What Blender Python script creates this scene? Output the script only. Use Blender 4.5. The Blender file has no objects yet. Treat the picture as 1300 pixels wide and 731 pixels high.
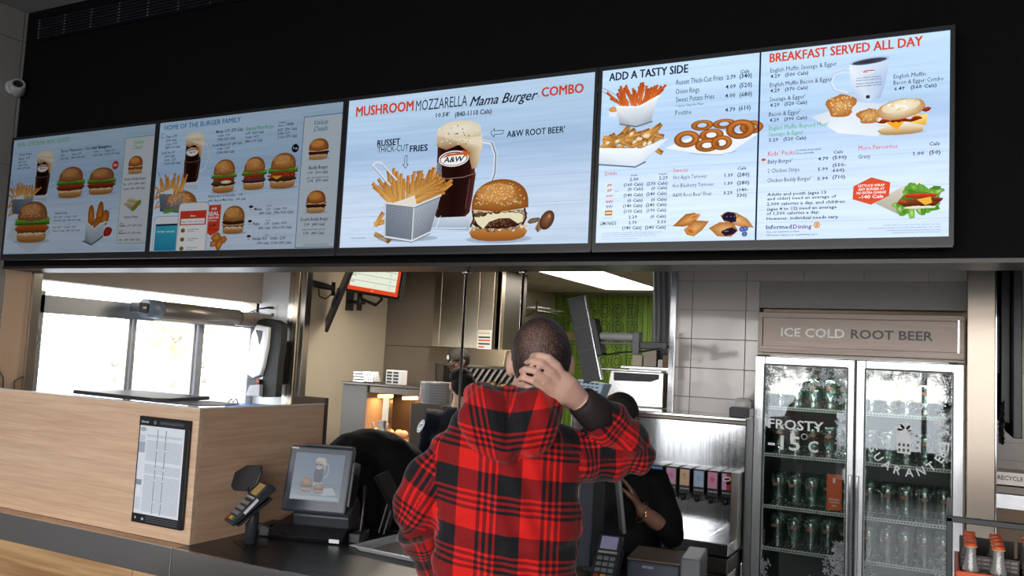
import bpy, bmesh, math, random
import numpy as np
from mathutils import Vector, Matrix, noise
random.seed(7)
PI = math.pi
SC = bpy.context.scene
COL = SC.collection
# ------------------------------------------------------------ camera
cam_data = bpy.data.cameras.new('camera'); cam = bpy.data.objects.new('camera', cam_data); COL.objects.link(cam)
cam_data.sensor_width = 36.0; cam_data.sensor_fit = 'HORIZONTAL'
cam_data.lens = 1075.8*36/1300
cam_data.clip_start = 0.05; cam_data.clip_end = 300
cr = Vector((0.88881745, 0.4555085, 0.05015521)); cu = Vector((-0.00665519, -0.0966047, 0.99530058)); cf = Vector((-0.4582131, 0.88497432, 0.08283245))
mw = Matrix.Identity(4)
for i in range(3):
    mw[i][0] = cr[i]; mw[i][1] = cu[i]; mw[i][2] = -cf[i]
mw[0][3], mw[1][3], mw[2][3] = 0, 0, 1.65
cam.matrix_world = mw
SC.camera = cam
# ------------------------------------------------------------ sky, daylight, exposure
world = bpy.data.worlds.new('daylight'); SC.world = world; world.use_nodes = True
wn = world.node_tree; wn.nodes.clear()
wo = wn.nodes.new('ShaderNodeOutputWorld'); wb = wn.nodes.new('ShaderNodeBackground')
wt = wn.nodes.new('ShaderNodeTexCoord'); ws = wn.nodes.new('ShaderNodeSeparateXYZ'); wr = wn.nodes.new('ShaderNodeValToRGB')
wr.color_ramp.elements[0].position = 0.0; wr.color_ramp.elements[0].color = (1.0, 0.97, 0.93, 1)
wr.color_ramp.elements[1].position = 0.6; wr.color_ramp.elements[1].color = (0.80, 0.88, 1.0, 1)
wn.links.new(wt.outputs['Generated'], ws.inputs[0]); wn.links.new(ws.outputs[2], wr.inputs[0])
wn.links.new(wr.outputs[0], wb.inputs[0]); wb.inputs[1].default_value = 8.0
wn.links.new(wb.outputs[0], wo.inputs[0])
SC.view_settings.view_transform = 'Standard'; SC.view_settings.look = 'None'
SC.view_settings.exposure = 0.0; SC.view_settings.gamma = 1.0; SC.view_settings.use_curve_mapping = False

def portal(loc, rot, sx, sy):
    l = bpy.data.lights.new('window_portal', 'AREA'); l.shape = 'RECTANGLE'; l.size = sx; l.size_y = sy
    l.cycles.is_portal = True
    o = bpy.data.objects.new('window_portal', l); o.location = loc; o.rotation_euler = rot; COL.objects.link(o)
portal((-0.3, -3.95, 1.9), (PI/2, 0, 0), 8.6, 2.6)        # storefront glass behind the customers
portal((-5.05, 4.35, 1.4), (0, -PI/2, 0), 1.2, 1.9)       # drive-through windows
sl = bpy.data.lights.new('sun', 'SUN'); sl.energy = 1.2; sl.angle = math.radians(1.5); sl.color = (1, .86, .68)
so = bpy.data.objects.new('sun', sl); so.rotation_euler = Vector((0.62, -0.74, 0.52)).to_track_quat('Z', 'Y').to_euler(); COL.objects.link(so)

# ------------------------------------------------------------ materials
MATS = {}
def nmat(name):
    m = bpy.data.materials.new(name); m.use_nodes = True; nt = m.node_tree; nt.nodes.clear()
    o = nt.nodes.new('ShaderNodeOutputMaterial'); b = nt.nodes.new('ShaderNodeBsdfPrincipled')
    nt.links.new(b.outputs[0], o.inputs[0]); MATS[name] = m
    return m, nt, b, o
def N(nt, t, **kw):
    n = nt.nodes.new(t)
    for k, v in kw.items():
        if k.startswith('i_'): n.inputs[k[2:].replace('_', ' ')].default_value = v
        else: setattr(n, k, v)
    return n
def pm(name, col, rough=.5, metal=0, var=.08, scale=30, bump=0, stretch=(1, 1, 1), spec=.5, aniso=0, coat=0):
    """principled material with procedural tone variation and optional relief"""
    m, nt, b, o = nmat(name)
    tc = N(nt, 'ShaderNodeTexCoord'); mp = N(nt, 'ShaderNodeMapping'); mp.inputs['Scale'].default_value = stretch
    nt.links.new(tc.outputs['Object'], mp.inputs[0])
    nz = N(nt, 'ShaderNodeTexNoise'); nz.inputs['Scale'].default_value = scale; nz.inputs['Detail'].default_value = 4
    nt.links.new(mp.outputs[0], nz.inputs['Vector'])
    mx = N(nt, 'ShaderNodeMix', data_type='RGBA')
    mx.inputs[6].default_value = tuple(max(0, c*(1-var)) for c in col) + (1,)
    mx.inputs[7].default_value = tuple(min(1, c*(1+var)) for c in col) + (1,)
    nt.links.new(nz.outputs[0], mx.inputs[0]); nt.links.new(mx.outputs[2], b.inputs['Base Color'])
    b.inputs['Roughness'].default_value = rough; b.inputs['Metallic'].default_value = metal
    b.inputs['Specular IOR Level'].default_value = spec
    if coat: b.inputs['Coat Weight'].default_value = coat; b.inputs['Coat Roughness'].default_value = .08
    if bump:
        bp = N(nt, 'ShaderNodeBump'); bp.inputs['Strength'].default_value = bump; bp.inputs['Distance'].default_value = .002
        nt.links.new(nz.outputs[0], bp.inputs['Height']); nt.links.new(bp.outputs[0], b.inputs['Normal'])
    return m
def em(name, col, s):
    m, nt, b, o = nmat(name); e = N(nt, 'ShaderNodeEmission'); e.inputs[0].default_value = tuple(col)+(1,); e.inputs[1].default_value = s
    nt.links.new(e.outputs[0], o.inputs[0]); nt.nodes.remove(b); return m
def wood(name, c1, c2, along='X', scale=1.0, rough=.45):
    m, nt, b, o = nmat(name)
    tc = N(nt, 'ShaderNodeTexCoord'); mp = N(nt, 'ShaderNodeMapping')
    st = {'X': (1.2, 14, 26), 'Y': (14, 1.2, 26), 'Z': (20, 20, 1.2)}[along]
    mp.inputs['Scale'].default_value = tuple(s*scale for s in st)
    nt.links.new(tc.outputs['Object'], mp.inputs[0])
    nz = N(nt, 'ShaderNodeTexNoise'); nz.inputs['Scale'].default_value = 2.2; nz.inputs['Detail'].default_value = 7; nz.inputs['Distortion'].default_value = .6
    nt.links.new(mp.outputs[0], nz.inputs['Vector'])
    n2 = N(nt, 'ShaderNodeTexNoise'); n2.inputs['Scale'].default_value = .5; n2.inputs['Detail'].default_value = 2
    nt.links.new(mp.outputs[0], n2.inputs['Vector'])
    ad = N(nt, 'ShaderNodeMath', operation='MULTIPLY_ADD'); ad.inputs[1].default_value = .55; nt.links.new(nz.outputs[0], ad.inputs[0])
    ml = N(nt, 'ShaderNodeMath', operation='MULTIPLY'); ml.inputs[1].default_value = .45; nt.links.new(n2.outputs[0], ml.inputs[0]); nt.links.new(ml.outputs[0], ad.inputs[2])
    rp = N(nt, 'ShaderNodeValToRGB'); rp.color_ramp.elements[0].position = .36; rp.color_ramp.elements[0].color = tuple(c1)+(1,)
    rp.color_ramp.elements[1].position = .62; rp.color_ramp.elements[1].color = tuple(c2)+(1,)
    nt.links.new(ad.outputs[0], rp.inputs[0]); nt.links.new(rp.outputs[0], b.inputs['Base Color'])
    b.inputs['Roughness'].default_value = rough
    bp = N(nt, 'ShaderNodeBump'); bp.inputs['Strength'].default_value = .12; bp.inputs['Distance'].default_value = .001
    nt.links.new(nz.outputs[0], bp.inputs['Height']); nt.links.new(bp.outputs[0], b.inputs['Normal'])
    return m
pm('polished', (.62, .64, .68), .25, .55, var=.05)
def steel(name, col=(.6, .6, .6), rough=.28, along='Z', strength=.25, metal=1.0):
    m, nt, b, o = nmat(name)
    tc = N(nt, 'ShaderNodeTexCoord'); mp = N(nt, 'ShaderNodeMapping')
    mp.inputs['Scale'].default_value = {'X': (2, 300, 300), 'Y': (300, 2, 300), 'Z': (300, 300, 2)}[along]
    nt.links.new(tc.outputs['Object'], mp.inputs[0])
    nz = N(nt, 'ShaderNodeTexNoise'); nz.inputs['Scale'].default_value = 1.0; nz.inputs['Detail'].default_value = 3
    nt.links.new(mp.outputs[0], nz.inputs['Vector'])
    big = N(nt, 'ShaderNodeTexNoise'); big.inputs['Scale'].default_value = 1.7; nt.links.new(tc.outputs['Object'], big.inputs['Vector'])
    mr = N(nt, 'ShaderNodeMapRange'); mr.inputs[3].default_value = max(0.03, rough-.1); mr.inputs[4].default_value = rough+.12
    nt.links.new(nz.outputs[0], mr.inputs[0]); nt.links.new(mr.outputs[0], b.inputs['Roughness'])
    mx = N(nt, 'ShaderNodeMix', data_type='RGBA'); mx.inputs[6].default_value = tuple(c*.88 for c in col)+(1,); mx.inputs[7].default_value = tuple(min(1, c*1.1) for c in col)+(1,)
    nt.links.new(big.outputs[0], mx.inputs[0]); nt.links.new(mx.outputs[2], b.inputs['Base Color'])
    b.inputs['Metallic'].default_value = metal
    bp = N(nt, 'ShaderNodeBump'); bp.inputs['Strength'].default_value = strength; bp.inputs['Distance'].default_value = .0004
    nt.links.new(nz.outputs[0], bp.inputs['Height'])
    b2 = N(nt, 'ShaderNodeBump'); b2.inputs['Strength'].default_value = .25; b2.inputs['Distance'].default_value = .01
    nt.links.new(big.outputs[0], b2.inputs['Height']); nt.links.new(bp.outputs[0], b2.inputs['Normal'])
    nt.links.new(b2.outputs[0], b.inputs['Normal'])
    return m
def glass(name, tint=(1, 1, 1), refl=.12, rough=.02):
    """thin pane: mostly transparent with a fresnel reflection"""
    m, nt, b, o = nmat(name); nt.nodes.remove(b)
    t = N(nt, 'ShaderNodeBsdfTransparent'); t.inputs[0].default_value = tuple(tint)+(1,)
    g = N(nt, 'ShaderNodeBsdfGlossy'); g.inputs['Roughness'].default_value = rough
    lw = N(nt, 'ShaderNodeLayerWeight'); lw.inputs[0].default_value = .5
    pw = N(nt, 'ShaderNodeMath', operation='POWER'); pw.inputs[1].default_value = 5; nt.links.new(lw.outputs['Facing'], pw.inputs[0])
    ad = N(nt, 'ShaderNodeMath', operation='ADD', use_clamp=True); ad.inputs[1].default_value = refl; nt.links.new(pw.outputs[0], ad.inputs[0])
    mx = N(nt, 'ShaderNodeMixShader'); nt.links.new(ad.outputs[0], mx.inputs[0]); nt.links.new(t.outputs[0], mx.inputs[1]); nt.links.new(g.outputs[0], mx.inputs[2])
    nt.links.new(mx.outputs[0], o.inputs[0]); return m
def ink(name, strength, lit=True):
    """flat print: colour per corner; lit = the glowing picture of a display"""
    m, nt, b, o = nmat(name); a = N(nt, 'ShaderNodeVertexColor'); a.layer_name = 'ink'
    if lit:
        e = N(nt, 'ShaderNodeEmission'); e.inputs[1].default_value = strength; nt.links.new(a.outputs[0], e.inputs[0]); nt.links.new(e.outputs[0], o.inputs[0]); nt.nodes.remove(b)
    else:
        nt.links.new(a.outputs[0], b.inputs['Base Color']); b.inputs['Roughness'].default_value = .4
    return m

M = MATS
pm('white_wall', (.30, .28, .26), .6, var=.04, scale=3)
pm('cream_wall', (.58, .51, .40), .6, var=.05, scale=3)
pm('white_paint', (.78, .80, .82), .35, var=.03, scale=5)
pm('ceiling_paint', (.28, .28, .275), .8, var=.04)
pm('black_panel', (.004, .003, .003), .75, var=.25, scale=4, bump=.1, spec=.12)
pm('floor_tile', (.10, .085, .075), .4, var=.15, scale=6)
pm('asphalt', (.42, .42, .41), .9, var=.12, scale=3)
pm('black_plastic', (.012, .012, .014), .38, var=.2)
pm('dark_plastic', (.03, .033, .04), .35, var=.15)
pm('grey_plastic', (.12, .125, .135), .4, var=.1)
pm('light_grey_plastic', (.42, .42, .42), .4, var=.05)
pm('white_plastic', (.75, .76, .77), .35, var=.04)
pm('blue_plastic', (.45, .62, .78), .4, var=.05)
pm('black_rubber', (.008, .008, .008), .6)
pm('countertop', (.028, .027, .028), .30, var=.25, scale=60, bump=.05)
steel('brushed_x', (.58, .60, .64), .17, 'X', .04)
steel('brushed_z', (.62, .58, .52), .22, 'Z')
steel('steel_panel', (.40, .37, .34), .34, 'Z')
steel('steel_bright', (.70, .70, .71), .2, 'X')
steel('steel_warm', (.58, .50, .38), .3, 'Z')
steel('steel_dark', (.16, .14, .12), .35, 'X')
steel('chrome', (.8, .8, .8), .08, 'Z', .05)
wood('oak', (.60, .39, .255), (.76, .54, .375), 'X', 1.8)
wood('oak_side', (.58, .35, .215), (.74, .50, .33), 'Y', 1.8)
wood('hickory', (.28, .13, .05), (.62, .40, .20), 'X', .55)
em('lamp_panel', (1, .97, .90), 7)
em('heat_glow', (1, .50, .18), 9)

# ------------------------------------------------------------ mesh building
class MB:
    def __init__(s): s.v = []; s.f = []; s.sm = []; s.mi = []; s.mats = []
    def _m(s, m):
        if m is None: return 0
        if m not in s.mats: s.mats.append(m)
        return s.mats.index(m)
    def add(s, vs, fs, smooth=False, mat=None):
        k = len(s.v); s.v += [tuple(p) for p in vs]; mi = s._m(mat)
        for f in fs: s.f.append(tuple(i+k for i in f)); s.sm.append(smooth); s.mi.append(mi)
        return s
    def box(s, a, b, mat=None, M4=None):
        x0, y0, z0 = a; x1, y1, z1 = b
        vs = [(x0,y0,z0),(x1,y0,z0),(x1,y1,z0),(x0,y1,z0),(x0,y0,z1),(x1,y0,z1),(x1,y1,z1),(x0,y1,z1)]
        if M4: vs = [tuple(M4 @ Vector(p)) for p in vs]
        return s.add(vs, [(0,3,2,1),(4,5,6,7),(0,1,5,4),(1,2,6,5),(2,3,7,6),(3,0,4,7)], False, mat)
    def cyl(s, p0, p1, r0, r1=None, n=16, mat=None, caps=True, smooth=True):
        return s.tube([p0, p1], [r0, r0 if r1 is None else r1], n, mat, caps, smooth)
    def tube(s, pts, rad, n=10, mat=None, caps=True, smooth=True, up=None, flat=1.0):
        pts = [Vector(p) for p in pts]
        if not hasattr(rad, '__len__'): rad = [rad]*len(pts)
        rings = []; prev = None
        for i, p in enumerate(pts):
            d = (pts[min(i+1, len(pts)-1)] - pts[max(i-1, 0)]).normalized()
            if prev is None:
                u = Vector(up) if up else (Vector((0,0,1)) if abs(d.z) < .9 else Vector((1,0,0)))
                prev = u
            a = d.cross(prev).normalized(); b = a.cross(d).normalized(); prev = b
            r = rad[i]; rx, ry = (r if isinstance(r, (tuple, list)) else (r, r*flat))
            rings.append([p + a*(rx*math.cos(2*PI*k/n)) + b*(ry*math.sin(2*PI*k/n)) for k in range(n)])
        vs = [q for r in rings for q in r]; fs = []
        for i in range(len(rings)-1):
            for k in range(n):
                k2 = (k+1) % n; fs.append((i*n+k, i*n+k2, (i+1)*n+k2, (i+1)*n+k))
        s.add(vs, fs, smooth, mat)
        if caps:
            s.add(rings[0], [tuple(range(n))[::-1]], False, mat); s.add(rings[-1], [tuple(range(n))], False, mat)
        return s
    def lathe(s, prof, c=(0,0,0), n=20, mat=None, ax='Z', caps=True):
        vs = []; fs = []
        for r, h in prof:
            for k in range(n):
                a = 2*PI*k/n; x, y = r*math.cos(a), r*math.sin(a)
                p = {'Z': (x, y, h), 'X': (h, x, y), 'Y': (y, h, x)}[ax]
                vs.append((c[0]+p[0], c[1]+p[1], c[2]+p[2]))
        for i in range(len(prof)-1):
            for k in range(n):
                k2 = (k+1) % n; fs.append((i*n+k, i*n+k2, (i+1)*n+k2, (i+1)*n+k))
        s.add(vs, fs, True, mat)
        if caps:
            if prof[0][0] > 1e-4: s.add(vs[:n], [tuple(range(n))[::-1]], False, mat)
            if prof[-1][0] > 1e-4: s.add(vs[-n:], [tuple(range(n))], False, mat)
        return s
    def prism(s, poly, a, b, ax='Y', mat=None):
        """poly (2D) extruded between a and b along ax"""
        n = len(poly)
        def P(p, h): return {'Y': (p[0], h, p[1]), 'X': (h, p[0], p[1]), 'Z': (p[0], p[1], h)}[ax]
        vs = [P(p, a) for p in poly] + [P(p, b) for p in poly]
        fs = [tuple(range(n)), tuple(range(2*n-1, n-1, -1))] + [(i, i+n, (i+1) % n+n, (i+1) % n) for i in range(n)]
        return s.add(vs, fs, False, mat)
    def ball(s, c, r, n=14, mat=None, M4=None):
        rx, ry, rz = r if hasattr(r, '__len__') else (r, r, r); vs = []; fs = []; h = n//2+1
        for i in range(h+1):
            t = PI*i/h
            for k in range(n):
                a = 2*PI*k/n; p = Vector((rx*math.sin(t)*math.cos(a), ry*math.sin(t)*math.sin(a), rz*math.cos(t)))
                if M4: p = M4 @ p
                vs.append((c[0]+p[0], c[1]+p[1], c[2]+p[2]))
        for i in range(h):
            for k in range(n):
                k2 = (k+1) % n; fs.append((i*n+k, (i+1)*n+k, (i+1)*n+k2, i*n+k2))
        return s.add(vs, fs, True, mat)
    def build(s, name, mat, parent=None, bevel=0, local=False, seg=2):
        me = bpy.data.meshes.new(name); v = s.v
        if parent is not None and not local:
            im = parent['_m']; im = Matrix([im[0:4], im[4:8], im[8:12], im[12:16]]).inverted()
            v = [tuple(im @ Vector(p)) for p in v]
        me.from_pydata(v, [], s.f)
        names = s.mats or [mat]
        for k in names: me.materials.append(M[k if k else mat])
        me.polygons.foreach_set('use_smooth', s.sm)
        if s.mats: me.polygons.foreach_set('material_index', s.mi)
        me.validate(); 
        bm = bmesh.new(); bm.from_mesh(me); bmesh.ops.remove_doubles(bm, verts=bm.verts, dist=1e-6); bmesh.ops.recalc_face_normals(bm, faces=bm.faces); bm.to_mesh(me); bm.free()
        o = bpy.data.objects.new(name, me); COL.objects.link(o)
        if parent is not None:
            o.parent = parent; o['_m'] = list(parent['_m'])
        else: o['_m'] = [x for r in Matrix.Identity(4) for x in r]
        if bevel:
            b = o.modifiers.new('b', 'BEVEL'); b.width = bevel; b.segments = seg; b.limit_method = 'ANGLE'; b.angle_limit = .7; b.harden_normals = False
        return o
def tag(o, label, cat, group=None, kind=None):
    o['label'] = label; o['category'] = cat
    if group: o['group'] = group
    if kind: o['kind'] = kind
    return o
def thing(name, label, cat, loc=(0,0,0), rotz=0, group=None, rot=None):
    o = bpy.data.objects.new(name, None); COL.objects.link(o); o.empty_display_size = .05
    o.location = loc; o.rotation_euler = rot if rot else (0, 0, rotz)
    m = Matrix.Translation(loc) @ o.rotation_euler.to_matrix().to_4x4()
    o['_m'] = [x for r in m for x in r]
    tag(o, label, cat, group); return o
def struct(name, mb, mat, parent=None, bevel=0):
    o = mb.build(name, mat, parent, bevel)
    if parent is None: o['kind'] = 'structure'
    return o
def kids(o): return [c for c in COL.objects if c.parent == o]
def dup(root, loc, rotz=None, label=None, group=None):
    r = root.copy(); COL.objects.link(r); r.location = loc
    if rotz is not None: r.rotation_euler = (0, 0, rotz)
    if label: r['label'] = label
    if group: r['group'] = group
    for ch in list(root.children):
        c = ch.copy(); COL.objects.link(c); c.parent = r
        for g in list(ch.children):
            d = g.copy(); COL.objects.link(d); d.parent = c
    return r
def box(a, b): return MB().box(a, b)

# ------------------------------------------------------------ flat print (text and pictures on displays, signs, labels)
_tc = bpy.data.curves.new('lettering', 'FONT'); _to = bpy.data.objects.new('lettering', _tc); COL.objects.link(_to)
_tc.fill_mode = 'BOTH'; _tc.resolution_u = 2; _tc.align_x = 'LEFT'
_cache = {}
def glyphs(body, bold=0, shear=0, outline=False, res=2):
    key = (body, bold, shear, outline, res)
    if key in _cache: return _cache[key]
    bold = min(bold, .016); _tc.body = body; _tc.offset = bold; _tc.shear = shear; _tc.size = 1.0; _tc.resolution_u = res
    bpy.context.view_layer.update()
    dg = bpy.context.evaluated_depsgraph_get(); ob = _to.evaluated_get(dg); me = ob.to_mesh()
    v = [(p.co.x, p.co.y) for p in me.vertices]; f = [tuple(p.vertices) for p in me.polygons]
    ob.to_mesh_clear()
    _cache[key] = (v, f); return v, f
CAPH = None
def srgb(h):
    if isinstance(h, str):
        h = h.lstrip('#'); c = [int(h[i:i+2], 16)/255 for i in (0, 2, 4)]
    else: c = h
    return tuple((x/12.92 if x <= .04045 else ((x+.055)/1.055)**2.4) for x in c)
class Print:
    """collects flat coloured polygons in (u, v, layer) and builds them as one mesh"""
    def __init__(s, step=.00012, lit=False):
        s.lit = lit; s.v = []; s.f = []; s.c = []; s.L = 1; s.step = step
    def poly(s, pts, col, layer=None, cols=None):
        L = s.L if layer is None else layer; k = len(s.v)
        s.v += [(p[0], p[1], L*s.step) for p in pts]; s.f.append(tuple(range(k, k+len(pts))))
        s.c += cols if cols else [srgb(col)]*len(pts)
    def rect(s, x0, y0, x1, y1, col, layer=None, cols=None):
        s.poly([(x0,y0),(x1,y0),(x1,y1),(x0,y1)], col, layer, cols)
    def ell(s, cx, cy, rx, ry, c0, c1=None, n=22, layer=None, rot=0, jit=0, a0=0, a1=2*PI, hot=(0, 0)):
        L = s.L if layer is None else layer; k = len(s.v); c1 = c1 or c0
        cr_, sr_ = math.cos(rot), math.sin(rot)
        s.v.append((cx+hot[0]*rx, cy+hot[1]*ry, L*s.step)); s.c.append(srgb(c0))
        full = abs(a1-a0-2*PI) < 1e-3; m = n if full else n+1
        for i in range(m):
            a = a0+(a1-a0)*i/n; j = 1+random.uniform(-jit, jit); x, y = rx*j*math.cos(a), ry*j*math.sin(a)
            s.v.append((cx+x*cr_-y*sr_, cy+x*sr_+y*cr_, L*s.step)); s.c.append(srgb(c1))
        for i in range(n): s.f.append((k, k+1+i, k+1+((i+1) % m if full else i+1)))
    def line(s, pts, w, col, layer=None, closed=False):
        P_ = [Vector(p) for p in pts]; m = len(P_)
        for i in range(m if closed else m-1):
            a, b = P_[i], P_[(i+1) % m]; d = b-a
            if d.length < 1e-9: continue
            d.normalize(); nx = Vector((-d.y, d.x))*w/2; a = a-d*w*.3; b = b+d*w*.3
            s.poly([tuple(a-nx), tuple(b-nx), tuple(b+nx), tuple(a+nx)], col, layer)
    def text(s, body, x0, y0, cap, col, x1=None, bold=.0, shear=0, slope=0, layer=None, align='L', res=2, fit=True):
        if s.lit and bold > 0 and cap > .02:
            e = cap*min(bold, .035)*1.1; L0 = s.L if layer is None else layer
            for q, (dx, dy) in enumerate(((-e, -e*.4), (e, e*.4), (-e, e*.6), (e, -e*.6))): s.text(body, x0+dx, y0+dy, cap, col, None if x1 is None else x1+dx, 0, shear, slope, L0+.1*q, align, res, fit)
            return
        v, f = glyphs(body, bold, shear, res=res)
        if not v: return
        xs = [p[0] for p in v]; mn, mx = min(xs), max(xs); H = .729
        sy = cap/H; sx = sy*.85
        if x1 is not None and mx-mn > 1e-6: sx = (x1-x0)/(mx-mn)
        wid = (mx-mn)*sx
        if x1 is None:
            if align == 'C': x0 -= wid/2
            if align == 'R': x0 -= wid
        L = (s.L if layer is None else layer)+.5; k = len(s.v); c = srgb(col)
        s.v += [(x0+(p[0]-mn)*sx, y0+p[1]*sy+(p[0]-mn)*sx*slope, L*s.step) for p in v]
        s.f += [tuple(i+k for i in q) for q in f]; s.c += [c]*len(v)
    def build(s, name, mat, parent, O, U, V, off=.0):
        """O origin, U/V unit axes of the printed face (local or world), facing U x V"""
        O, U, V = Vector(O), Vector(U), Vector(V); W = U.cross(V)
        im = parent['_m']; im = Matrix([im[0:4], im[4:8], im[8:12], im[12:16]]).inverted()
        v = [tuple(im @ (O+U*p[0]+V*p[1]+W*(p[2]+off))) for p in s.v]
        me = bpy.data.meshes.new(name); me.from_pydata(v, [], s.f)
        ca = me.color_attributes.new('ink', 'FLOAT_COLOR', 'POINT')
        ca.data.foreach_set('color', [x for c in s.c for x in (c[0], c[1], c[2], 1)])
        me.materials.append(M[mat]); o = bpy.data.objects.new(name, me); COL.objects.link(o); o.parent = parent; o['_m'] = list(parent['_m'])
        return o
ink('ink_paper', 1, False)
ink('ink_dim', .9)
# ============================================================ SETTING
XL = -5.08
struct('floor', box((-5.3, -4.2, -.06), (4.6, 9.5, 0)), 'floor_tile')
struct('ground_outside', box((-60, -60, -.12), (60, 60, -.07)), 'asphalt')
struct('ceiling', box((-5.3, -4.2, 3.63), (4.6, 3.6, 3.75)), 'ceiling_paint')
pm('beige_wall', (.60, .42, .29), .6, var=.04, scale=3)
# customer side left wall, of large painted panels with open joints
w = MB()
w.box((XL-.15, -4.1, 0), (XL-.012, 3.3, 3.63))
wl = struct('wall_left', w, 'white_wall')
zs = [0, .86, 1.76, 2.665, 3.438, 3.63]; ys = [-4.0, -1.6, .75, 3.1, 3.3]
for i in range(len(zs)-1):
    for j in range(len(ys)-1):
        MB().box((XL-.012, ys[j]+.0035, zs[i]+.0035), (XL, ys[j+1]-.0035, zs[i+1]-.0035)).build('panel', 'white_wall', wl)
struct('wall_left_end', box((XL-.012, 3.14, .0), (XL+.004, 3.30, 2.034)), 'beige_wall')
struct('trim_1', box((XL-.02, 3.3, 0), (XL+.03, 3.36, 2.035)), 'brushed_z', bevel=.003)
# window wall of the drive-through
def bar(y0, y1, z0, z1, x0=XL-.08, x1=XL-.0): return box((x0, y0, z0), (x1, y1, z1))
pm('header_paint', (.42, .36, .32), .6, var=.04, scale=3)
struct('wall_window', MB().box((XL-.15, 3.36, 2.0), (XL, 5.3, 2.6)).box((XL-.15, 3.36, 0), (XL, 5.3, .98)), 'header_paint')
pm('window_metal', (.45, .47, .50), .35, .6, var=.05)
glass('window_glass', (.97, .98, .98), .02)
wf = struct('window_1', MB().box((XL-.09, 3.36, .98), (XL-.02, 3.42, 1.93)).box((XL-.09, 5.22, .98), (XL-.02, 5.3, 1.93)).box((XL-.09, 3.36, .98), (XL-.02, 5.3, 1.03)).box((XL-.09, 3.36, 1.79), (XL-.02, 5.3, 1.905)), 'window_metal', bevel=.002)
for y0, y1 in ((4.06, 4.085), (4.1, 4.125), (4.64, 4.665), (4.685, 4.74)):
    MB().box((XL-.085, y0, 1.03), (XL-.025, y1, 1.79)).build('mullion', 'window_metal', wf, .002)
MB().box((XL-.02, 4.60, 1.05), (XL+.02, 4.635, 1.17)).build('latch', 'dark_plastic', wf, .003)
for y0, y1 in ((3.42, 4.06), (4.125, 4.64), (4.74, 5.22)):
    MB().box((XL-.058, y0, 1.03), (XL-.052, y1, 1.79)).build('pane', 'window_glass', wf)
MB().box((XL-.058, 3.42, 1.905), (XL-.052, 5.25, 2.0)).build('transom_pane', 'window_glass', wf)
pm('sill', (.6, .6, .6), .3)
struct('windowsill', box((XL-.02, 3.36, .95), (XL+.16, 5.3, .98)), 'sill', bevel=.003)
# return wall with steel corner guards
struct('wall_return', box((XL-.05, 5.3, 0), (-4.70, 5.45, 2.5)), 'white_paint')
struct('trim_2', MB().box((-4.775, 5.285, 0), (-4.735, 5.30, 2.44)).box((-4.735, 5.275, 0), (-4.71, 5.44, 2.44)), 'brushed_z')
struct('trim_3', box((-4.705, 5.27, 0), (-4.66, 5.34, 2.44)), 'steel_warm', bevel=.002)
struct('trim_4', box((-4.655, 5.29, 0), (-4.60, 5.36, 2.44)), 'steel_panel', bevel=.002)
struct('wall_kitchen_left', box((-5.1, 5.45, 0), (-4.7, 6.6, 2.47)), 'cream_wall')
struct('wall_far_left', box((-5.25, 5.3, 0), (-5.1, 9.4, 2.55)), 'cream_wall')
# kitchen far part
struct('wall_kitchen_side', box((-4.35, 7.2, 0), (-4.2, 9.32, 2.47)), 'cream_wall')
struct('wall_kitchen_back', box((-5.2, 9.32, 0), (4.6, 9.45, 2.47)), 'cream_wall')
struct('wall_hood_back', box((-5.2, 7.05, 0), (-4.2, 7.2, 2.47)), 'steel_dark')
ck = struct('ceiling_kitchen', box((-5.3, 3.33, 2.47), (4.6, 9.45, 2.55)), 'cream_wall')
struct('ceiling_service', box((-5.3, 3.33, 2.55), (4.6, 3.6, 3.64)), 'black_panel')
pm('ceiling_tile', (.55, .49, .40), .85, var=.06, scale=60, bump=.1)
for i in range(8):
    for j in range(5):
        x0, y0 = -5.05+i*.61, 6.5+j*.605-.6
        if -3.3 < x0+.3 < -2.5 and y0 > 5.0 and y0 < 8.3: pass
        MB().box((x0+.006, y0+.006, 2.44), (x0+.604, y0+.599, 2.468)).build('ceiling_tile', 'ceiling_tile', ck)
# bulkhead that carries the menu displays
struct('wall_bulkhead', box((XL, 3.12, 2.05), (4.5, 3.33, 3.63)), 'black_panel')
pm('soffit', (.022, .018, .017), .35, 0, var=.05)
struct('trim_5', box((XL, 3.115, 2.035), (4.5, 3.335, 2.05)), 'soffit')
struct('wall_right', box((4.5, -4.1, 0), (4.6, 9.45, 3.63)), 'white_wall')
# storefront behind the camera
sf = struct('wall_back', MB().box((-5.2, -4.15, .55), (-5.19, -4.0, .56)).box((-5.2, -4.15, 3.15), (4.6, -4.0, 3.63)).box((-5.2,-4.15,.55),(-4.7,-4,3.15)).box((4.1,-4.15,.55),(4.6,-4,3.15)), 'white_wall')
pm('dark_low_wall', (.10, .08, .07), .5)  # unseen low wall, coloured dark to keep bright reflections off the cooler glass
struct('wall_back_lower', box((-5.2, -4.15, 0), (4.6, -4.0, .55)), 'dark_low_wall')
pm('mullion_dark', (.10, .10, .10), .4, .5)
w2 = struct('window_2', MB().box((-4.7, -4.1, .55), (4.1, -4.02, .62)).box((-4.7, -4.1, 3.08), (4.1, -4.02, 3.15)), 'mullion_dark')
for i in range(7):
    x = -4.7+i*(8.8-.07)/6
    MB().box((x, -4.1, .62), (x+.07, -4.02, 3.08)).build('mullion', 'mullion_dark', w2)
MB().box((-4.7, -4.09, 2.3), (4.1, -4.03, 2.36)).build('transom', 'mullion_dark', w2)
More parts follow.
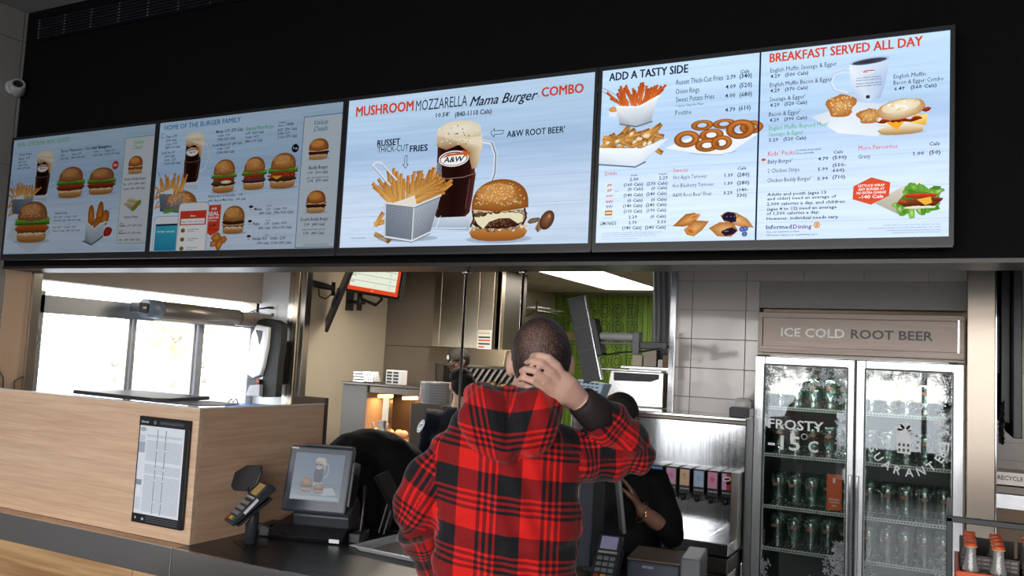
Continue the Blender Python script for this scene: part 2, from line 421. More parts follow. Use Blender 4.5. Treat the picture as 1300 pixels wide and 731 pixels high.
# ============================================================ MENU DISPLAYS: words and pictures in metres on each display
MENU_1 = [
 ('T', 'REAL CHICKEN. REAL GOOD.', 0.042, 0.6366, 0.5218, 0.0276, '#7fc98c', 0.02, 0),
 ('T', 'Cheesy Chicken', 0.0629, 0.5831, 0.183, 0.0137, '#1c2338', 0.012, 0),
 ('T', 'Burger   5.79', 0.0622, 0.5587, 0.1668, 0.0137, '#1c2338', 0.012, 0),
 ('T', '(480 Cals)', 0.0605, 0.5391, 0.1364, 0.0095, '#1c2338', 0.03, 0),
 ('T', 'Combo  10.79', 0.0618, 0.5208, 0.1443, 0.0116, '#1c2338', 0.03, 0),
 ('T', '(800-1070 Cals)', 0.0617, 0.5017, 0.1767, 0.0105, '#1c2338', 0.03, 0),
 ('T', 'Spicy Habanero Chicken Burger', 0.443, 0.5772, 0.8535, 0.0173, '#1c2338', 0.012, 0),
 ('T', '6.49', 0.4437, 0.5536, 0.4785, 0.0122, '#1c2338', 0.03, 0),
 ('T', 'Combo  11.79', 0.5399, 0.5549, 0.6215, 0.0121, '#1c2338', 0.03, 0),
 ('T', '(520 Cals)', 0.4473, 0.5348, 0.5166, 0.0112, '#1c2338', 0.03, 0),
 ('T', '(860-1130 Cals)', 0.5419, 0.5358, 0.6549, 0.0111, '#1c2338', 0.03, 0),
 ('mug', 0.2331, 0.2998, 0.1973, 0.2983, 0),
 ('fries_cup', 0.0294, 0.2266, 0.2201, 0.2215),
 ('burger', 0.4413, 0.3109, 0.2307, 0.1793, 'chicken'),
 ('T', 'BLT Chicken Burger', 0.7263, 0.5781, 0.8759, 0.0149, '#1c2338', 0.012, 0),
 ('T', '7.99', 0.7303, 0.5558, 0.7624, 0.0111, '#1c2338', 0.03, 0),
 ('T', 'Combo  13.29', 0.823, 0.5558, 0.9036, 0.011, '#1c2338', 0.03, 0),
 ('T', '(720 Cals)', 0.7274, 0.5364, 0.8068, 0.0111, '#1c2338', 0.03, 0),
 ('T', '(1060-1330 Cals)', 0.821, 0.5365, 0.9441, 0.011, '#1c2338', 0.03, 0),
 ('burger', 0.7037, 0.3192, 0.225, 0.1518, 'chicken'),
 ('badge', 0.8916, 0.451, 0.0513, 0.0496, '#d0392c', 'NEW', '#ffffff'),
 ('frame', 0.9813, 0.046, 0.2422, 0.5733, 0.004, '#7fc9a0', '#dfe9f2'),
 ('T', 'Value', 1.0518, 0.5809, 1.1264, 0.0253, '#79c98a', 0.01, 0.35),
 ('T', 'Deals', 1.0479, 0.5527, 1.1226, 0.0252, '#79c98a', 0.01, 0.35),
 ('burger', 1.0185, 0.4192, 0.12, 0.0982, 'buddy'),
 ('T', 'Chicken Buddy Burger', 0.9943, 0.3858, 1.1694, 0.0143, '#1c2338', 0.012, 0),
 ('T', 'Ea.  2.99  (390 Cals)', 0.9968, 0.3603, 1.1651, 0.0119, '#1c2338', 0.03, 0),
 ('T', 'Combo  8.99  (680 Cals)', 0.9961, 0.3344, 1.1651, 0.0119, '#1c2338', 0.03, 0),
 ('paper', 0.0218, 0.0043, 0.3988, 0.2355),
 ('burger', 0.0955, 0.0647, 0.3004, 0.2414, 'tall'),
 ('fry', -0.0007, 0.2701, 0.053, 0.0468),
 ('fry', 0.0101, 0.2205, 0.0659, 0.0439),
 ('T', 'Chicken Strips', 0.441, 0.2211, 0.5527, 0.0137, '#1c2338', 0.012, 0),
 ('T', '3 Pc  6.79     Combo  10.29', 0.4372, 0.1992, 0.6377, 0.0106, '#1c2338', 0.03, 0),
 ('T', '(300-410 Cals)  (640-1020 Cals)', 0.4408, 0.1802, 0.6725, 0.0105, '#1c2338', 0.03, 0),
 ('T', '5 Pc  8.29     Combo  12.29', 0.4362, 0.1416, 0.6388, 0.0105, '#1c2338', 0.03, 0),
 ('T', '(500-610 Cals)  (840-1220 Cals)', 0.436, 0.1218, 0.6714, 0.0105, '#1c2338', 0.03, 0),
 ('strips', 0.698, 0.0418, 0.2431, 0.2335),
 ('wraps', 1.0082, 0.2145, 0.1484, 0.0772),
 ('T', 'Chicken Wraps', 1.0209, 0.1811, 1.1315, 0.013, '#1c2338', 0.012, 0),
 ('T', 'Spicy', 0.9969, 0.1506, 1.0225, 0.009, '#1c2338', 0.03, 0),
 ('T', 'Buffalo  2.99  (270 Cals)', 0.9958, 0.1357, 1.1689, 0.011, '#1c2338', 0.03, 0),
 ('T', 'Honey', 0.9942, 0.111, 1.0278, 0.009, '#1c2338', 0.03, 0),
 ('T', 'Mustard  2.99  (270 Cals)', 0.9938, 0.0961, 1.1647, 0.0109, '#1c2338', 0.03, 0),
 ('T', '2 Pk   4.99  (540 Cals)', 0.9928, 0.059, 1.1636, 0.0119, '#1c2338', 0.03, 0),
 ('T', 'items are trademarks of their owners.', 1.0385, 0.013, 1.1744, 0.0034, '#1c2338', 0.012, 0),
]
MENU_2 = [
 ('T', 'HOME OF THE BURGER FAMILY', 0.0351, 0.6386, 0.5732, 0.0274, '#3f86b4', 0.02, 0),
 ('ring', 0.0145, 0.5968, 0.027, 0.0261),
 ('T', 'Teen  6.79', 0.0534, 0.5951, 0.1325, 0.0154, '#1c2338', 0.03, 0),
 ('T', '(500 Cals)', 0.0548, 0.5769, 0.1329, 0.0118, '#1c2338', 0.03, 0),
 ('T', 'Combo  10.99', 0.0524, 0.5567, 0.1386, 0.0118, '#1c2338', 0.03, 0),
 ('T', '(840-1110 Cals)', 0.0531, 0.538, 0.163, 0.0129, '#1c2338', 0.03, 0),
 ('T', 'Double Teen  8.79', 0.0309, 0.5116, 0.13, 0.0118, '#1c2338', 0.03, 0),
 ('T', '(690 Cals)', 0.0543, 0.4915, 0.129, 0.0129, '#1c2338', 0.03, 0),
 ('T', 'Combo  12.99', 0.0517, 0.4732, 0.1383, 0.0129, '#1c2338', 0.03, 0),
 ('T', '(1020-1290 Cals)', 0.0533, 0.4534, 0.1763, 0.0128, '#1c2338', 0.03, 0),
 ('T', 'Mozza  6.79  (570 Cals)', 0.4124, 0.5928, 0.5936, 0.0171, '#1c2338', 0.03, 0),
 ('T', 'Combo  10.99', 0.4263, 0.5738, 0.5105, 0.0125, '#1c2338', 0.03, 0),
 ('T', '(900-1230 Cals)', 0.427, 0.5535, 0.5456, 0.0147, '#1c2338', 0.03, 0),
 ('T', 'Double Mozza  8.29  (800 Cals)', 0.3958, 0.5265, 0.5932, 0.0125, '#1c2338', 0.03, 0),
 ('T', 'Combo  12.99', 0.4263, 0.5066, 0.511, 0.0124, '#1c2338', 0.03, 0),
 ('T', '(1140-1420 Cals)', 0.4277, 0.4864, 0.5475, 0.0135, '#1c2338', 0.03, 0),
 ('mug', 0.1987, 0.3141, 0.1886, 0.2978, 1),
 ('fries_cup', 0.0333, 0.1961, 0.2019, 0.2342),
 ('burger', 0.4066, 0.2857, 0.1656, 0.1715, 'mozza'),
 ('T', 'Beyond Meat Burger', 0.6162, 0.5914, 0.7967, 0.0201, '#58b878', 0.01, 0),
 ('T', '6.99  (500 Cals)', 0.6139, 0.5706, 0.7329, 0.0133, '#1c2338', 0.03, 0),
 ('T', 'Combo  10.79', 0.6145, 0.5508, 0.7002, 0.0122, '#1c2338', 0.03, 0),
 ('T', '(840-1110 Cals)', 0.6151, 0.5299, 0.7276, 0.0133, '#1c2338', 0.03, 0),
 ('T', 'Cheddar', 0.8236, 0.609, 0.8669, 0.0098, '#1c2338', 0.012, 0),
 ('T', 'Bacon', 0.8234, 0.5939, 0.8564, 0.0098, '#1c2338', 0.012, 0),
 ('T', 'Uncle', 0.8729, 0.5949, 0.9191, 0.0184, '#1c2338', 0.03, 0),
 ('T', '8.29  (790 Cals)', 0.8215, 0.5704, 0.9406, 0.0141, '#1c2338', 0.03, 0),
 ('T', 'Combo  12.19', 0.8215, 0.5542, 0.9021, 0.0119, '#1c2338', 0.03, 0),
 ('T', '(1120-1370 Cals)', 0.8226, 0.5343, 0.9448, 0.0141, '#1c2338', 0.03, 0),
 ('frame', 0.981, 0.0046, 0.2321, 0.6226, 0.004, '#4f93b8', '#d3e2f0'),
 ('T', 'Value', 1.0448, 0.5829, 1.1267, 0.0255, '#4f93b8', 0.01, 0.35),
 ('T', 'Deals', 1.0436, 0.5525, 1.128, 0.0254, '#4f93b8', 0.01, 0.35),
 ('burger', 0.6126, 0.2923, 0.155, 0.1652, 'beyond'),
 ('burger', 0.7834, 0.2896, 0.178, 0.1752, 'bacon'),
 ('badge', 0.9166, 0.4598, 0.0435, 0.0415, '#141a2a', '7 oz', '#ffffff'),
 ('burger', 1.0181, 0.4167, 0.1282, 0.102, 'buddy2'),
 ('T', 'Buddy Burger', 1.0314, 0.3718, 1.1441, 0.0177, '#1c2338', 0.012, 0),
 ('T', '1.99   (310 Cals)', 1.0273, 0.3503, 1.1464, 0.0125, '#1c2338', 0.03, 0),
 ('T', 'with real cheddar cheese', 1.02, 0.329, 1.1538, 0.0073, '#1c2338', 0.012, 0),
 ('T', '2.74   (370 Cals)', 1.0285, 0.3115, 1.1505, 0.0125, '#1c2338', 0.03, 0),
 ('fry', -0.0022, 0.2691, 0.051, 0.0415),
 ('fry', 0.0067, 0.2201, 0.0508, 0.0335),
 ('T', 'Replace any 3 oz beef patty     1.40', 0.3957, 0.2674, 0.6255, 0.013, '#1c2338', 0.012, 0),
 ('T', 'with a Beyond Meat Patty   (+40 Cals)', 0.3936, 0.2452, 0.6475, 0.0129, '#1c2338', 0.012, 0),
 ('sesame_top', 0.08, 0.1816, 0.2384, 0.132),
 ('phone', 0.0186, -0.0218, 0.1845, 0.2043, 'blue'),
 ('phone', 0.1906, -0.0234, 0.2152, 0.2704, 'list'),
 ('pennant', 0.3848, 0.0722, 0.1023, 0.1556),
 ('burger', 0.4984, 0.0792, 0.1579, 0.1411, 'papa'),
 ('nuggets', 0.4311, 0.0111, 0.1145, 0.0749),
 ('face', 0.6682, 0.1841, 0.0347, 0.0336),
 ('T', 'single', 0.7855, 0.2079, 0.8175, 0.0067, '#1c2338', 0.012, 0),
 ('T', 'Mama', 0.7086, 0.1896, 0.7573, 0.0153, '#1c2338', 0.02, 0),
 ('T', '5.29    Combo  9.09', 0.785, 0.1881, 0.9126, 0.0123, '#1c2338', 0.03, 0),
 ('T', '(400 Cals)  (740-1010 Cals)', 0.7411, 0.1696, 0.9548, 0.0124, '#1c2338', 0.03, 0),
 ('face', 0.6681, 0.1151, 0.0346, 0.031),
 ('T', 'double', 0.7854, 0.1362, 0.8179, 0.0066, '#1c2338', 0.012, 0),
 ('T', 'Papa', 0.7074, 0.1184, 0.7479, 0.0152, '#1c2338', 0.02, 0),
 ('T', '6.79    Combo  10.59', 0.7834, 0.1184, 0.9179, 0.0123, '#1c2338', 0.03, 0),
 ('T', '(580 Cals)  (920-1190 Cals)', 0.7431, 0.0973, 0.9514, 0.0123, '#1c2338', 0.03, 0),
 ('face', 0.6686, 0.0418, 0.0345, 0.0308),
 ('T', 'triple', 0.7865, 0.0659, 0.8146, 0.0066, '#1c2338', 0.012, 0),
 ('T', 'Grandpa  8.29    Combo  12.09', 0.7089, 0.0457, 0.9178, 0.0151, '#1c2338', 0.03, 0),
 ('T', '(790 Cals)  (1130-1370 Cals)', 0.7427, 0.0245, 0.9557, 0.0122, '#1c2338', 0.03, 0),
 ('burger', 1.0261, 0.1644, 0.1239, 0.108, 'double'),
 ('T', 'Double Buddy Burger', 1.0034, 0.1295, 1.1682, 0.0157, '#1c2338', 0.012, 0),
 ('T', '2.99   (400 Cals)', 1.0259, 0.1061, 1.1481, 0.0128, '#1c2338', 0.03, 0),
 ('T', 'with real cheddar cheese', 1.0172, 0.0853, 1.1503, 0.0073, '#1c2338', 0.012, 0),
 ('T', '3.74   (460 Cals)', 1.0248, 0.0651, 1.1485, 0.0128, '#1c2338', 0.03, 0),
 ('T', 'trade marks used under license by the owners', 1.0348, 0.0181, 1.1799, 0.0036, '#1c2338', 0.012, 0),
 ('T', 'prices and calories may vary by location', 1.0239, 0.0124, 1.1805, 0.0036, '#1c2338', 0.012, 0),
]
MENU_3 = [
 ('T', 'MUSHROOM', 0.0454, 0.6027, 0.3569, 0.0468, '#cf4a33', 0.035, 0),
 ('T', 'MOZZARELLA', 0.3707, 0.5991, 0.6307, 0.0495, '#1c2338', 0.0, 0),
 ('T', 'Mama Burger', 0.6441, 0.5941, 0.9624, 0.0435, '#20263a', 0.015, 0.4),
 ('T', "'", 0.9602, 0.6003, 0.967, 0.0083, '#1c2338', 0.012, 0),
 ('T', 'COMBO', 0.9803, 0.6025, 1.1627, 0.0396, '#cf4a33', 0.035, 0),
 ('T', "10.58'", 0.4769, 0.561, 0.5468, 0.0199, '#1c2338', 0.02, 0),
 ('T', '(840-1110 Cals)', 0.5742, 0.5549, 0.7514, 0.0219, '#1c2338', 0.02, 0),
 ('T', 'RUSSET', 0.1755, 0.4548, 0.2975, 0.0297, '#1c2338', 0.035, 0),
 ('T', 'THICK-CUT', 0.178, 0.4251, 0.3438, 0.0297, '#1c2338', 0.0, 0),
 ('T', 'FRIES', 0.3527, 0.418, 0.4438, 0.029, '#1c2338', 0.04, 0),
 ('T', "A&W ROOT BEER'", 0.8305, 0.4468, 1.0898, 0.0274, '#1c2338', 0.02, 0),
 ('arrow_left', 0.7513, 0.4524, 0.0615, 0.036),
 ('arrow_down', 0.3127, 0.3459, 0.0397, 0.058),
 ('mug', 0.4839, 0.063, 0.3057, 0.4737, 2),
 ('fries_basket', 0.1559, 0.0241, 0.3806, 0.3584),
 ('burger_big', 0.6747, 0.016, 0.2759, 0.2591),
 ('mushroom', 0.9424, 0.0448, 0.1216, 0.0927),
 ('fry', 0.1838, 0.0864, 0.0757, 0.0759),
 ('fry_flat', 0.1881, 0.0153, 0.0915, 0.0599),
 ('T', 'limited time offer. prices may vary.', 0.0645, 0.0407, 0.1436, 0.0057, '#1c2338', 0.012, 0),
]
MENU_4 = [
 ('split', 0.6044, 0.6048),
 ('T', 'ADD A TASTY SIDE', 0.0285, 0.6364, 0.3405, 0.0328, '#1c2338', 0.03, 0),
 ('T', 'Cals', 0.5335, 0.61, 0.5664, 0.0142, '#1c2338', 0.012, 0),
 ('T', 'Russet Thick-Cut Fries', 0.2974, 0.5927, 0.4722, 0.021, '#1c2338', 0.0, 0),
 ('T', '2.79', 0.4853, 0.5935, 0.5186, 0.0153, '#1c2338', 0.03, 0),
 ('T', '(340)', 0.5312, 0.5921, 0.5766, 0.0172, '#1c2338', 0.03, 0),
 ('T', 'Onion Rings', 0.2967, 0.5573, 0.3852, 0.0209, '#1c2338', 0.0, 0),
 ('T', '4.09', 0.4825, 0.5583, 0.5198, 0.0153, '#1c2338', 0.03, 0),
 ('T', '(520)', 0.5323, 0.5578, 0.5776, 0.0172, '#1c2338', 0.03, 0),
 ('T', 'Sweet Potato Fries', 0.298, 0.526, 0.4426, 0.0209, '#1c2338', 0.0, 0),
 ('T', '4.00', 0.4816, 0.5251, 0.5189, 0.0152, '#1c2338', 0.03, 0),
 ('T', '(680)', 0.5333, 0.5235, 0.5786, 0.0171, '#1c2338', 0.03, 0),
 ('T', '+ Spicy Chipotle Mayo', 0.2988, 0.5073, 0.4052, 0.0094, '#1c2338', 0.0, 0),
 ('T', 'Poutine', 0.298, 0.4763, 0.3587, 0.0197, '#1c2338', 0.0, 0),
 ('T', '4.79', 0.4834, 0.4724, 0.5205, 0.0152, '#1c2338', 0.03, 0),
 ('T', '(610)', 0.532, 0.4736, 0.5752, 0.0171, '#1c2338', 0.03, 0),
 ('fries_box', 0.007, 0.4456, 0.2408, 0.1871, 'sweet'),
 ('dip', 0.0315, 0.4904, 0.0403, 0.0432),
 ('fries_tray', -0.0067, 0.2896, 0.2824, 0.1666),
 ('rings', 0.2534, 0.3099, 0.3503, 0.1445),
 ('T', 'Drinks', 0.0279, 0.2622, 0.0767, 0.0169, '#d8402f', 0.0, 0),
 ('T', 'Small', 0.1321, 0.2544, 0.1568, 0.0065, '#1c2338', 0.012, 0),
 ('T', 'Regular', 0.2436, 0.2533, 0.2744, 0.0063, '#1c2338', 0.012, 0),
 ('T', '2.00', 0.1282, 0.2358, 0.1634, 0.0129, '#1c2338', 0.03, 0),
 ('T', '2.29', 0.2444, 0.2352, 0.2774, 0.0127, '#1c2338', 0.03, 0),
 ('T', '(160 Cals)', 0.1053, 0.2159, 0.1832, 0.0129, '#1c2338', 0.03, 0),
 ('T', '(270 Cals)', 0.1961, 0.2149, 0.2775, 0.0128, '#1c2338', 0.03, 0),
 ('T', '(0 Cals)', 0.1224, 0.1985, 0.183, 0.012, '#1c2338', 0.03, 0),
 ('T', '(0 Cals)', 0.2155, 0.198, 0.2763, 0.0118, '#1c2338', 0.03, 0),
 ('T', '(140 Cals)', 0.1064, 0.1754, 0.1832, 0.0129, '#1c2338', 0.03, 0),
 ('T', '(240 Cals)', 0.1956, 0.1764, 0.2763, 0.0127, '#1c2338', 0.03, 0),
 ('T', '(0 Cals)', 0.1226, 0.1545, 0.1831, 0.0119, '#1c2338', 0.03, 0),
 ('T', '(0 Cals)', 0.2165, 0.1546, 0.2767, 0.0118, '#1c2338', 0.03, 0),
 ('T', '(140 Cals)', 0.106, 0.1342, 0.1832, 0.0128, '#1c2338', 0.03, 0),
 ('T', '(240 Cals)', 0.1956, 0.1348, 0.2762, 0.0127, '#1c2338', 0.03, 0),
 ('T', '(110 Cals)', 0.1094, 0.1131, 0.1832, 0.0128, '#1c2338', 0.03, 0),
 ('T', '(190 Cals)', 0.1989, 0.1139, 0.2762, 0.0127, '#1c2338', 0.03, 0),
 ('T', '2.29', 0.1295, 0.0913, 0.1635, 0.0118, '#1c2338', 0.03, 0),
 ('T', '(0 Cals)', 0.2161, 0.0907, 0.2762, 0.0117, '#1c2338', 0.03, 0),
 ('T', '2.79', 0.1306, 0.0695, 0.1627, 0.0118, '#1c2338', 0.03, 0),
 ('T', '3.50', 0.2433, 0.0691, 0.2771, 0.0116, '#1c2338', 0.03, 0),
 ('T', '(140 Cals)', 0.1059, 0.0494, 0.1833, 0.0128, '#1c2338', 0.03, 0),
 ('T', '(240 Cals)', 0.1958, 0.0492, 0.2771, 0.0126, '#1c2338', 0.03, 0),
 ('T', 'LEMONADE', 0.0151, 0.0679, 0.0811, 0.0148, '#1c2338', 0.01, 0),
 ('logo_small', 0.0314, 0.2146, 0.0293, 0.014, '#1c2338'),
 ('logo_small', 0.0315, 0.1946, 0.0293, 0.0139, '#1c2338'),
 ('T', 'diet', 0.0702, 0.1966, 0.0871, 0.0046, '#d8402f', 0.012, 0),
 ('scribble', 0.0345, 0.176, 0.0283, 0.0116, '#cc3344'),
 ('scribble', 0.0337, 0.1524, 0.0302, 0.0139, '#cc3344'),
 ('scribble', 0.0357, 0.1321, 0.0273, 0.0162, '#7aa0c8'),
 ('block', 0.0331, 0.1054, 0.0292, 0.0199, '#c07a3c'),
 ('scribble', 0.0282, 0.0926, 0.036, 0.0074, '#6aa0d8'),
 ('T', 'menu items and drinks are trademarks of their respective owners used here', 0.0251, 0.0363, 0.2633, 0.0032, '#1c2338', 0.0, 0),
 ('T', 'menu items and drinks are trademarks of their respective owners used here', 0.0254, 0.0299, 0.2338, 0.0032, '#1c2338', 0.0, 0),
 ('T', 'menu items and drinks are trademarks of their respective owners used here', 0.0258, 0.0225, 0.2433, 0.0032, '#1c2338', 0.0, 0),
 ('T', 'menu items and drinks are trademarks of their respective owners used here', 0.0248, 0.0134, 0.1696, 0.0032, '#1c2338', 0.0, 0),
 ('T', 'Sweets', 0.2977, 0.2598, 0.3536, 0.0153, '#d8402f', 0.0, 0),
 ('T', 'Cals', 0.5336, 0.2551, 0.5656, 0.0122, '#1c2338', 0.012, 0),
 ('T', 'Hot Apple Turnover', 0.2988, 0.2328, 0.4248, 0.0153, '#1c2338', 0.0, 0),
 ('T', '1.39', 0.4885, 0.2319, 0.5192, 0.0122, '#1c2338', 0.03, 0),
 ('T', '(280)', 0.5336, 0.2308, 0.5772, 0.0139, '#1c2338', 0.03, 0),
 ('T', 'Hot Blueberry Turnover', 0.2978, 0.2016, 0.4511, 0.0152, '#1c2338', 0.0, 0),
 ('T', '1.39', 0.4886, 0.2023, 0.5185, 0.0122, '#1c2338', 0.03, 0),
 ('T', '(280)', 0.5336, 0.2015, 0.5773, 0.0138, '#1c2338', 0.03, 0),
 ('T', "A&W Root Beer' Float", 0.2983, 0.1667, 0.4428, 0.0152, '#1c2338', 0.0, 0),
 ('T', '3.29', 0.4864, 0.1677, 0.5187, 0.0122, '#1c2338', 0.03, 0),
 ('T', '(140-', 0.5336, 0.1765, 0.5747, 0.0121, '#1c2338', 0.03, 0),
 ('T', '330)', 0.5342, 0.1566, 0.5694, 0.0121, '#1c2338', 0.03, 0),
 ('turnover', 0.3021, 0.0174, 0.1347, 0.0877, 0),
 ('turnover', 0.4368, 0.0111, 0.1604, 0.0943, 1),
 ('T', 'BREAKFAST SERVED ALL DAY', 0.6375, 0.6393, 1.1285, 0.0336, '#cf4a33', 0.03, 0),
 ('T', 'English Muffin Sausage & Egger', 0.6399, 0.6015, 0.8628, 0.0167, '#1c2338', 0.0, 0),
 ('T', '4.29   (500 Cals)', 0.6412, 0.5808, 0.7701, 0.0131, '#1c2338', 0.03, 0),
 ('T', 'English Muffin Bacon & Egger', 0.64, 0.5483, 0.8483, 0.0166, '#1c2338', 0.0, 0),
 ('T', '4.29   (370 Cals)', 0.6418, 0.5285, 0.7696, 0.0131, '#1c2338', 0.03, 0),
 ('T', "Sausage & Egger'", 0.6398, 0.4962, 0.762, 0.0165, '#1c2338', 0.0, 0),
 ('T', '4.29   (520 Cals)', 0.6424, 0.476, 0.7687, 0.013, '#1c2338', 0.03, 0),
 ('T', "Bacon & Egger'", 0.6392, 0.4417, 0.746, 0.0165, '#1c2338', 0.0, 0),
 ('paper_low', 0.7829, 0.3362, 0.3469, 0.1395),
 ('hash', 0.8308, 0.4169, 0.0947, 0.0843),
 ('hash', 0.9305, 0.3886, 0.0777, 0.0533),
 ('coffee', 0.8432, 0.4651, 0.1878, 0.155),
 ('T', 'English Muffin', 1.0429, 0.5351, 1.1391, 0.0155, '#1c2338', 0.0, 0),
 ('T', 'Bacon & Egger Combo', 1.0427, 0.5139, 1.1917, 0.0155, '#1c2338', 0.0, 0),
 ('T', '6.49   (560 Cals)', 1.045, 0.4944, 1.1722, 0.0125, '#1c2338', 0.03, 0),
 ('muffin', 0.9908, 0.3439, 0.1658, 0.1261),
 ('T', '4.29   (390 Cals)', 0.6417, 0.4219, 0.7693, 0.0127, '#1c2338', 0.03, 0),
 ('T', "English Muffin Beyond Meat'", 0.6406, 0.3913, 0.8404, 0.0173, '#3fae5a', 0.0, 0),
 ('T', 'Sausage & Egger', 0.6399, 0.3695, 0.7582, 0.016, '#3fae5a', 0.0, 0),
 ('T', '5.29   (520 Cals)', 0.6417, 0.3501, 0.7684, 0.0126, '#1c2338', 0.03, 0),
 ('T', "Kids' Packs", 0.6399, 0.2986, 0.7322, 0.0179, '#d8402f', 0.0, 0),
 ('T', 'Includes kid-sized', 0.7349, 0.3098, 0.8161, 0.0065, '#1c2338', 0.012, 0),
 ('T', 'fries and milk.', 0.7351, 0.2987, 0.7959, 0.0065, '#1c2338', 0.012, 0),
 ('T', 'Cals', 0.8567, 0.2928, 0.8884, 0.0115, '#1c2338', 0.012, 0),
 ('face', 0.6144, 0.2706, 0.0203, 0.0212),
 ('T', "Baby Burger'", 0.64, 0.2709, 0.7236, 0.0159, '#1c2338', 0.0, 0),
 ('T', '4.79', 0.8078, 0.2721, 0.8418, 0.0116, '#1c2338', 0.03, 0),
 ('T', '(590)', 0.8547, 0.2726, 0.9004, 0.0128, '#1c2338', 0.03, 0),
 ('T', '2 Chicken Strips', 0.6397, 0.238, 0.7471, 0.0158, '#1c2338', 0.0, 0),
 ('T', '5.99', 0.8079, 0.2362, 0.8412, 0.0115, '#1c2338', 0.03, 0),
 ('T', '(550-', 0.8552, 0.2471, 0.8985, 0.0115, '#1c2338', 0.03, 0),
 ('T', '660)', 0.8555, 0.2292, 0.8941, 0.0115, '#1c2338', 0.03, 0),
 ('T', "Chicken Buddy Burger'", 0.6393, 0.2039, 0.7872, 0.0158, '#1c2338', 0.0, 0),
 ('T', '5.99', 0.8074, 0.2029, 0.8419, 0.0115, '#1c2338', 0.03, 0),
 ('T', '(710)', 0.8559, 0.2051, 0.8969, 0.0127, '#1c2338', 0.03, 0),
 ('T', 'Adults and youth (ages 13', 0.6406, 0.1554, 0.837, 0.0111, '#1c2338', 0.03, 0),
 ('T', 'and older) need an average of', 0.6411, 0.1397, 0.869, 0.0111, '#1c2338', 0.03, 0),
 ('T', '2,000 calories a day, and children', 0.6403, 0.1214, 0.8972, 0.0111, '#1c2338', 0.03, 0),
 ('T', '(ages 4 to 12) need an average', 0.6408, 0.1032, 0.872, 0.0111, '#1c2338', 0.03, 0),
 ('T', 'of 1,500 calories a day.', 0.6399, 0.0876, 0.8164, 0.0111, '#1c2338', 0.03, 0),
 ('T', 'However, individual needs vary.', 0.6404, 0.0694, 0.8795, 0.0111, '#1c2338', 0.03, 0),
 ('T', 'Informed', 0.6394, 0.037, 0.7254, 0.0156, '#1c2f78', 0.02, 0),
 ('T', 'Dining', 0.7302, 0.0366, 0.7917, 0.0153, '#7a2a8a', 0.02, 0),
 ('roundel', 0.7974, 0.0366, 0.0214, 0.0227),
 ('T', 'See our nutrition poster', 0.6416, 0.0253, 0.7518, 0.0052, '#1c2338', 0.012, 0),
 ('T', 'All items subject to availability here', 0.642, 0.0136, 0.8119, 0.0052, '#1c2338', 0.012, 0),
 ('T', 'More Favourites', 0.9371, 0.2988, 1.0575, 0.0162, '#d8402f', 0.0, 0),
 ('T', 'Cals', 1.151, 0.2994, 1.1824, 0.0129, '#1c2338', 0.012, 0),
 ('T', 'Gravy', 0.9365, 0.27, 0.9743, 0.015, '#1c2338', 0.0, 0),
 ('T', '1.00', 1.105, 0.2707, 1.137, 0.0119, '#1c2338', 0.03, 0),
 ('T', '(50)', 1.1516, 0.2704, 1.1849, 0.0134, '#1c2338', 0.03, 0),
 ('hexagon', 0.921, 0.1113, 0.116, 0.093),
 ('lettuce_wrap', 0.9905, 0.0617, 0.2034, 0.1284),
 ('T', 'used under license from the owners of the marks. trademark of the owners', 1.0162, 0.0394, 1.1873, 0.0038, '#1c2338', 0.0, 0),
 ('T', 'used under license from the owners of the marks. trademark of the owners', 0.9695, 0.0302, 1.1874, 0.0038, '#1c2338', 0.0, 0),
 ('T', 'used under license from the owners of the marks. trademark of the owners', 1.0286, 0.0213, 1.1874, 0.0038, '#1c2338', 0.0, 0),
 ('T', 'used under license from the owners of the marks. trademark of the owners', 1.0457, 0.0138, 1.1874, 0.0037, '#1c2338', 0.0, 0),
]
# ------------------------------------------------------------ pictures printed on the displays
def wob(cx, cy, rx, ry, n, j, rnd):
    return [(cx+rx*(1+rnd.uniform(-j, j))*math.cos(2*PI*i/n), cy+ry*(1+rnd.uniform(-j, j))*math.sin(2*PI*i/n)) for i in range(n)]
def band(P, x, y, w, h, c0, c1, L, rnd, j=.25, n=16, bulge=.3):
    """rounded slab with an uneven edge, lighter above"""
    q = lambda i: math.sqrt(max(0, 1-abs(2*i/n-1)**3.2))*.5
    top = [(x+w*i/n, y+h*(.5+q(i)*.9)+h*rnd.uniform(-j, j)*.5) for i in range(n+1)]
    bot = [(x+w*i/n, y+h*(.5-q(i))-h*rnd.uniform(-j, j)*.3) for i in range(n+1)]
    for i in range(n):
        P.poly([bot[i], bot[i+1], top[i+1], top[i]], c0, L, cols=[srgb(c1), srgb(c1), srgb(c0), srgb(c0)])
def bun_top(P, x, y, w, h, L, rnd, seeds=True, c=('#d99a55', '#8f5524')):
    n = 18
    top = [(x+w*(.5-.5*math.cos(PI*i/n)), y+h*math.sin(PI*i/n)**.72*.98+.0) for i in range(n+1)]
    k = (x+w*.42, y+h*.55)
    for i in range(n): P.poly([k, top[i+1], top[i]], c[0], L, cols=[srgb(c[0]), srgb(c[1]), srgb(c[1])])
    P.poly([k, (x, y), (x+w*.5, y-h*.12), (x+w, y)], c[0], L, cols=[srgb(c[0]), srgb(c[1]), srgb(c[1]), srgb(c[1])])
    P.ell(x+w*.42, y+h*.55, w*.34, h*.3, c[0], c[0], 14, L)
    if seeds:
        for i in range(60):
            a = rnd.uniform(0, PI); r = math.sqrt(rnd.random())*.9
            P.ell(x+w*.5+w*.46*r*math.cos(a), y+h*.12+h*.8*r*math.sin(a), w*.011, w*.008, '#f0d9ac', None, 5, L+1, rnd.random()*3)
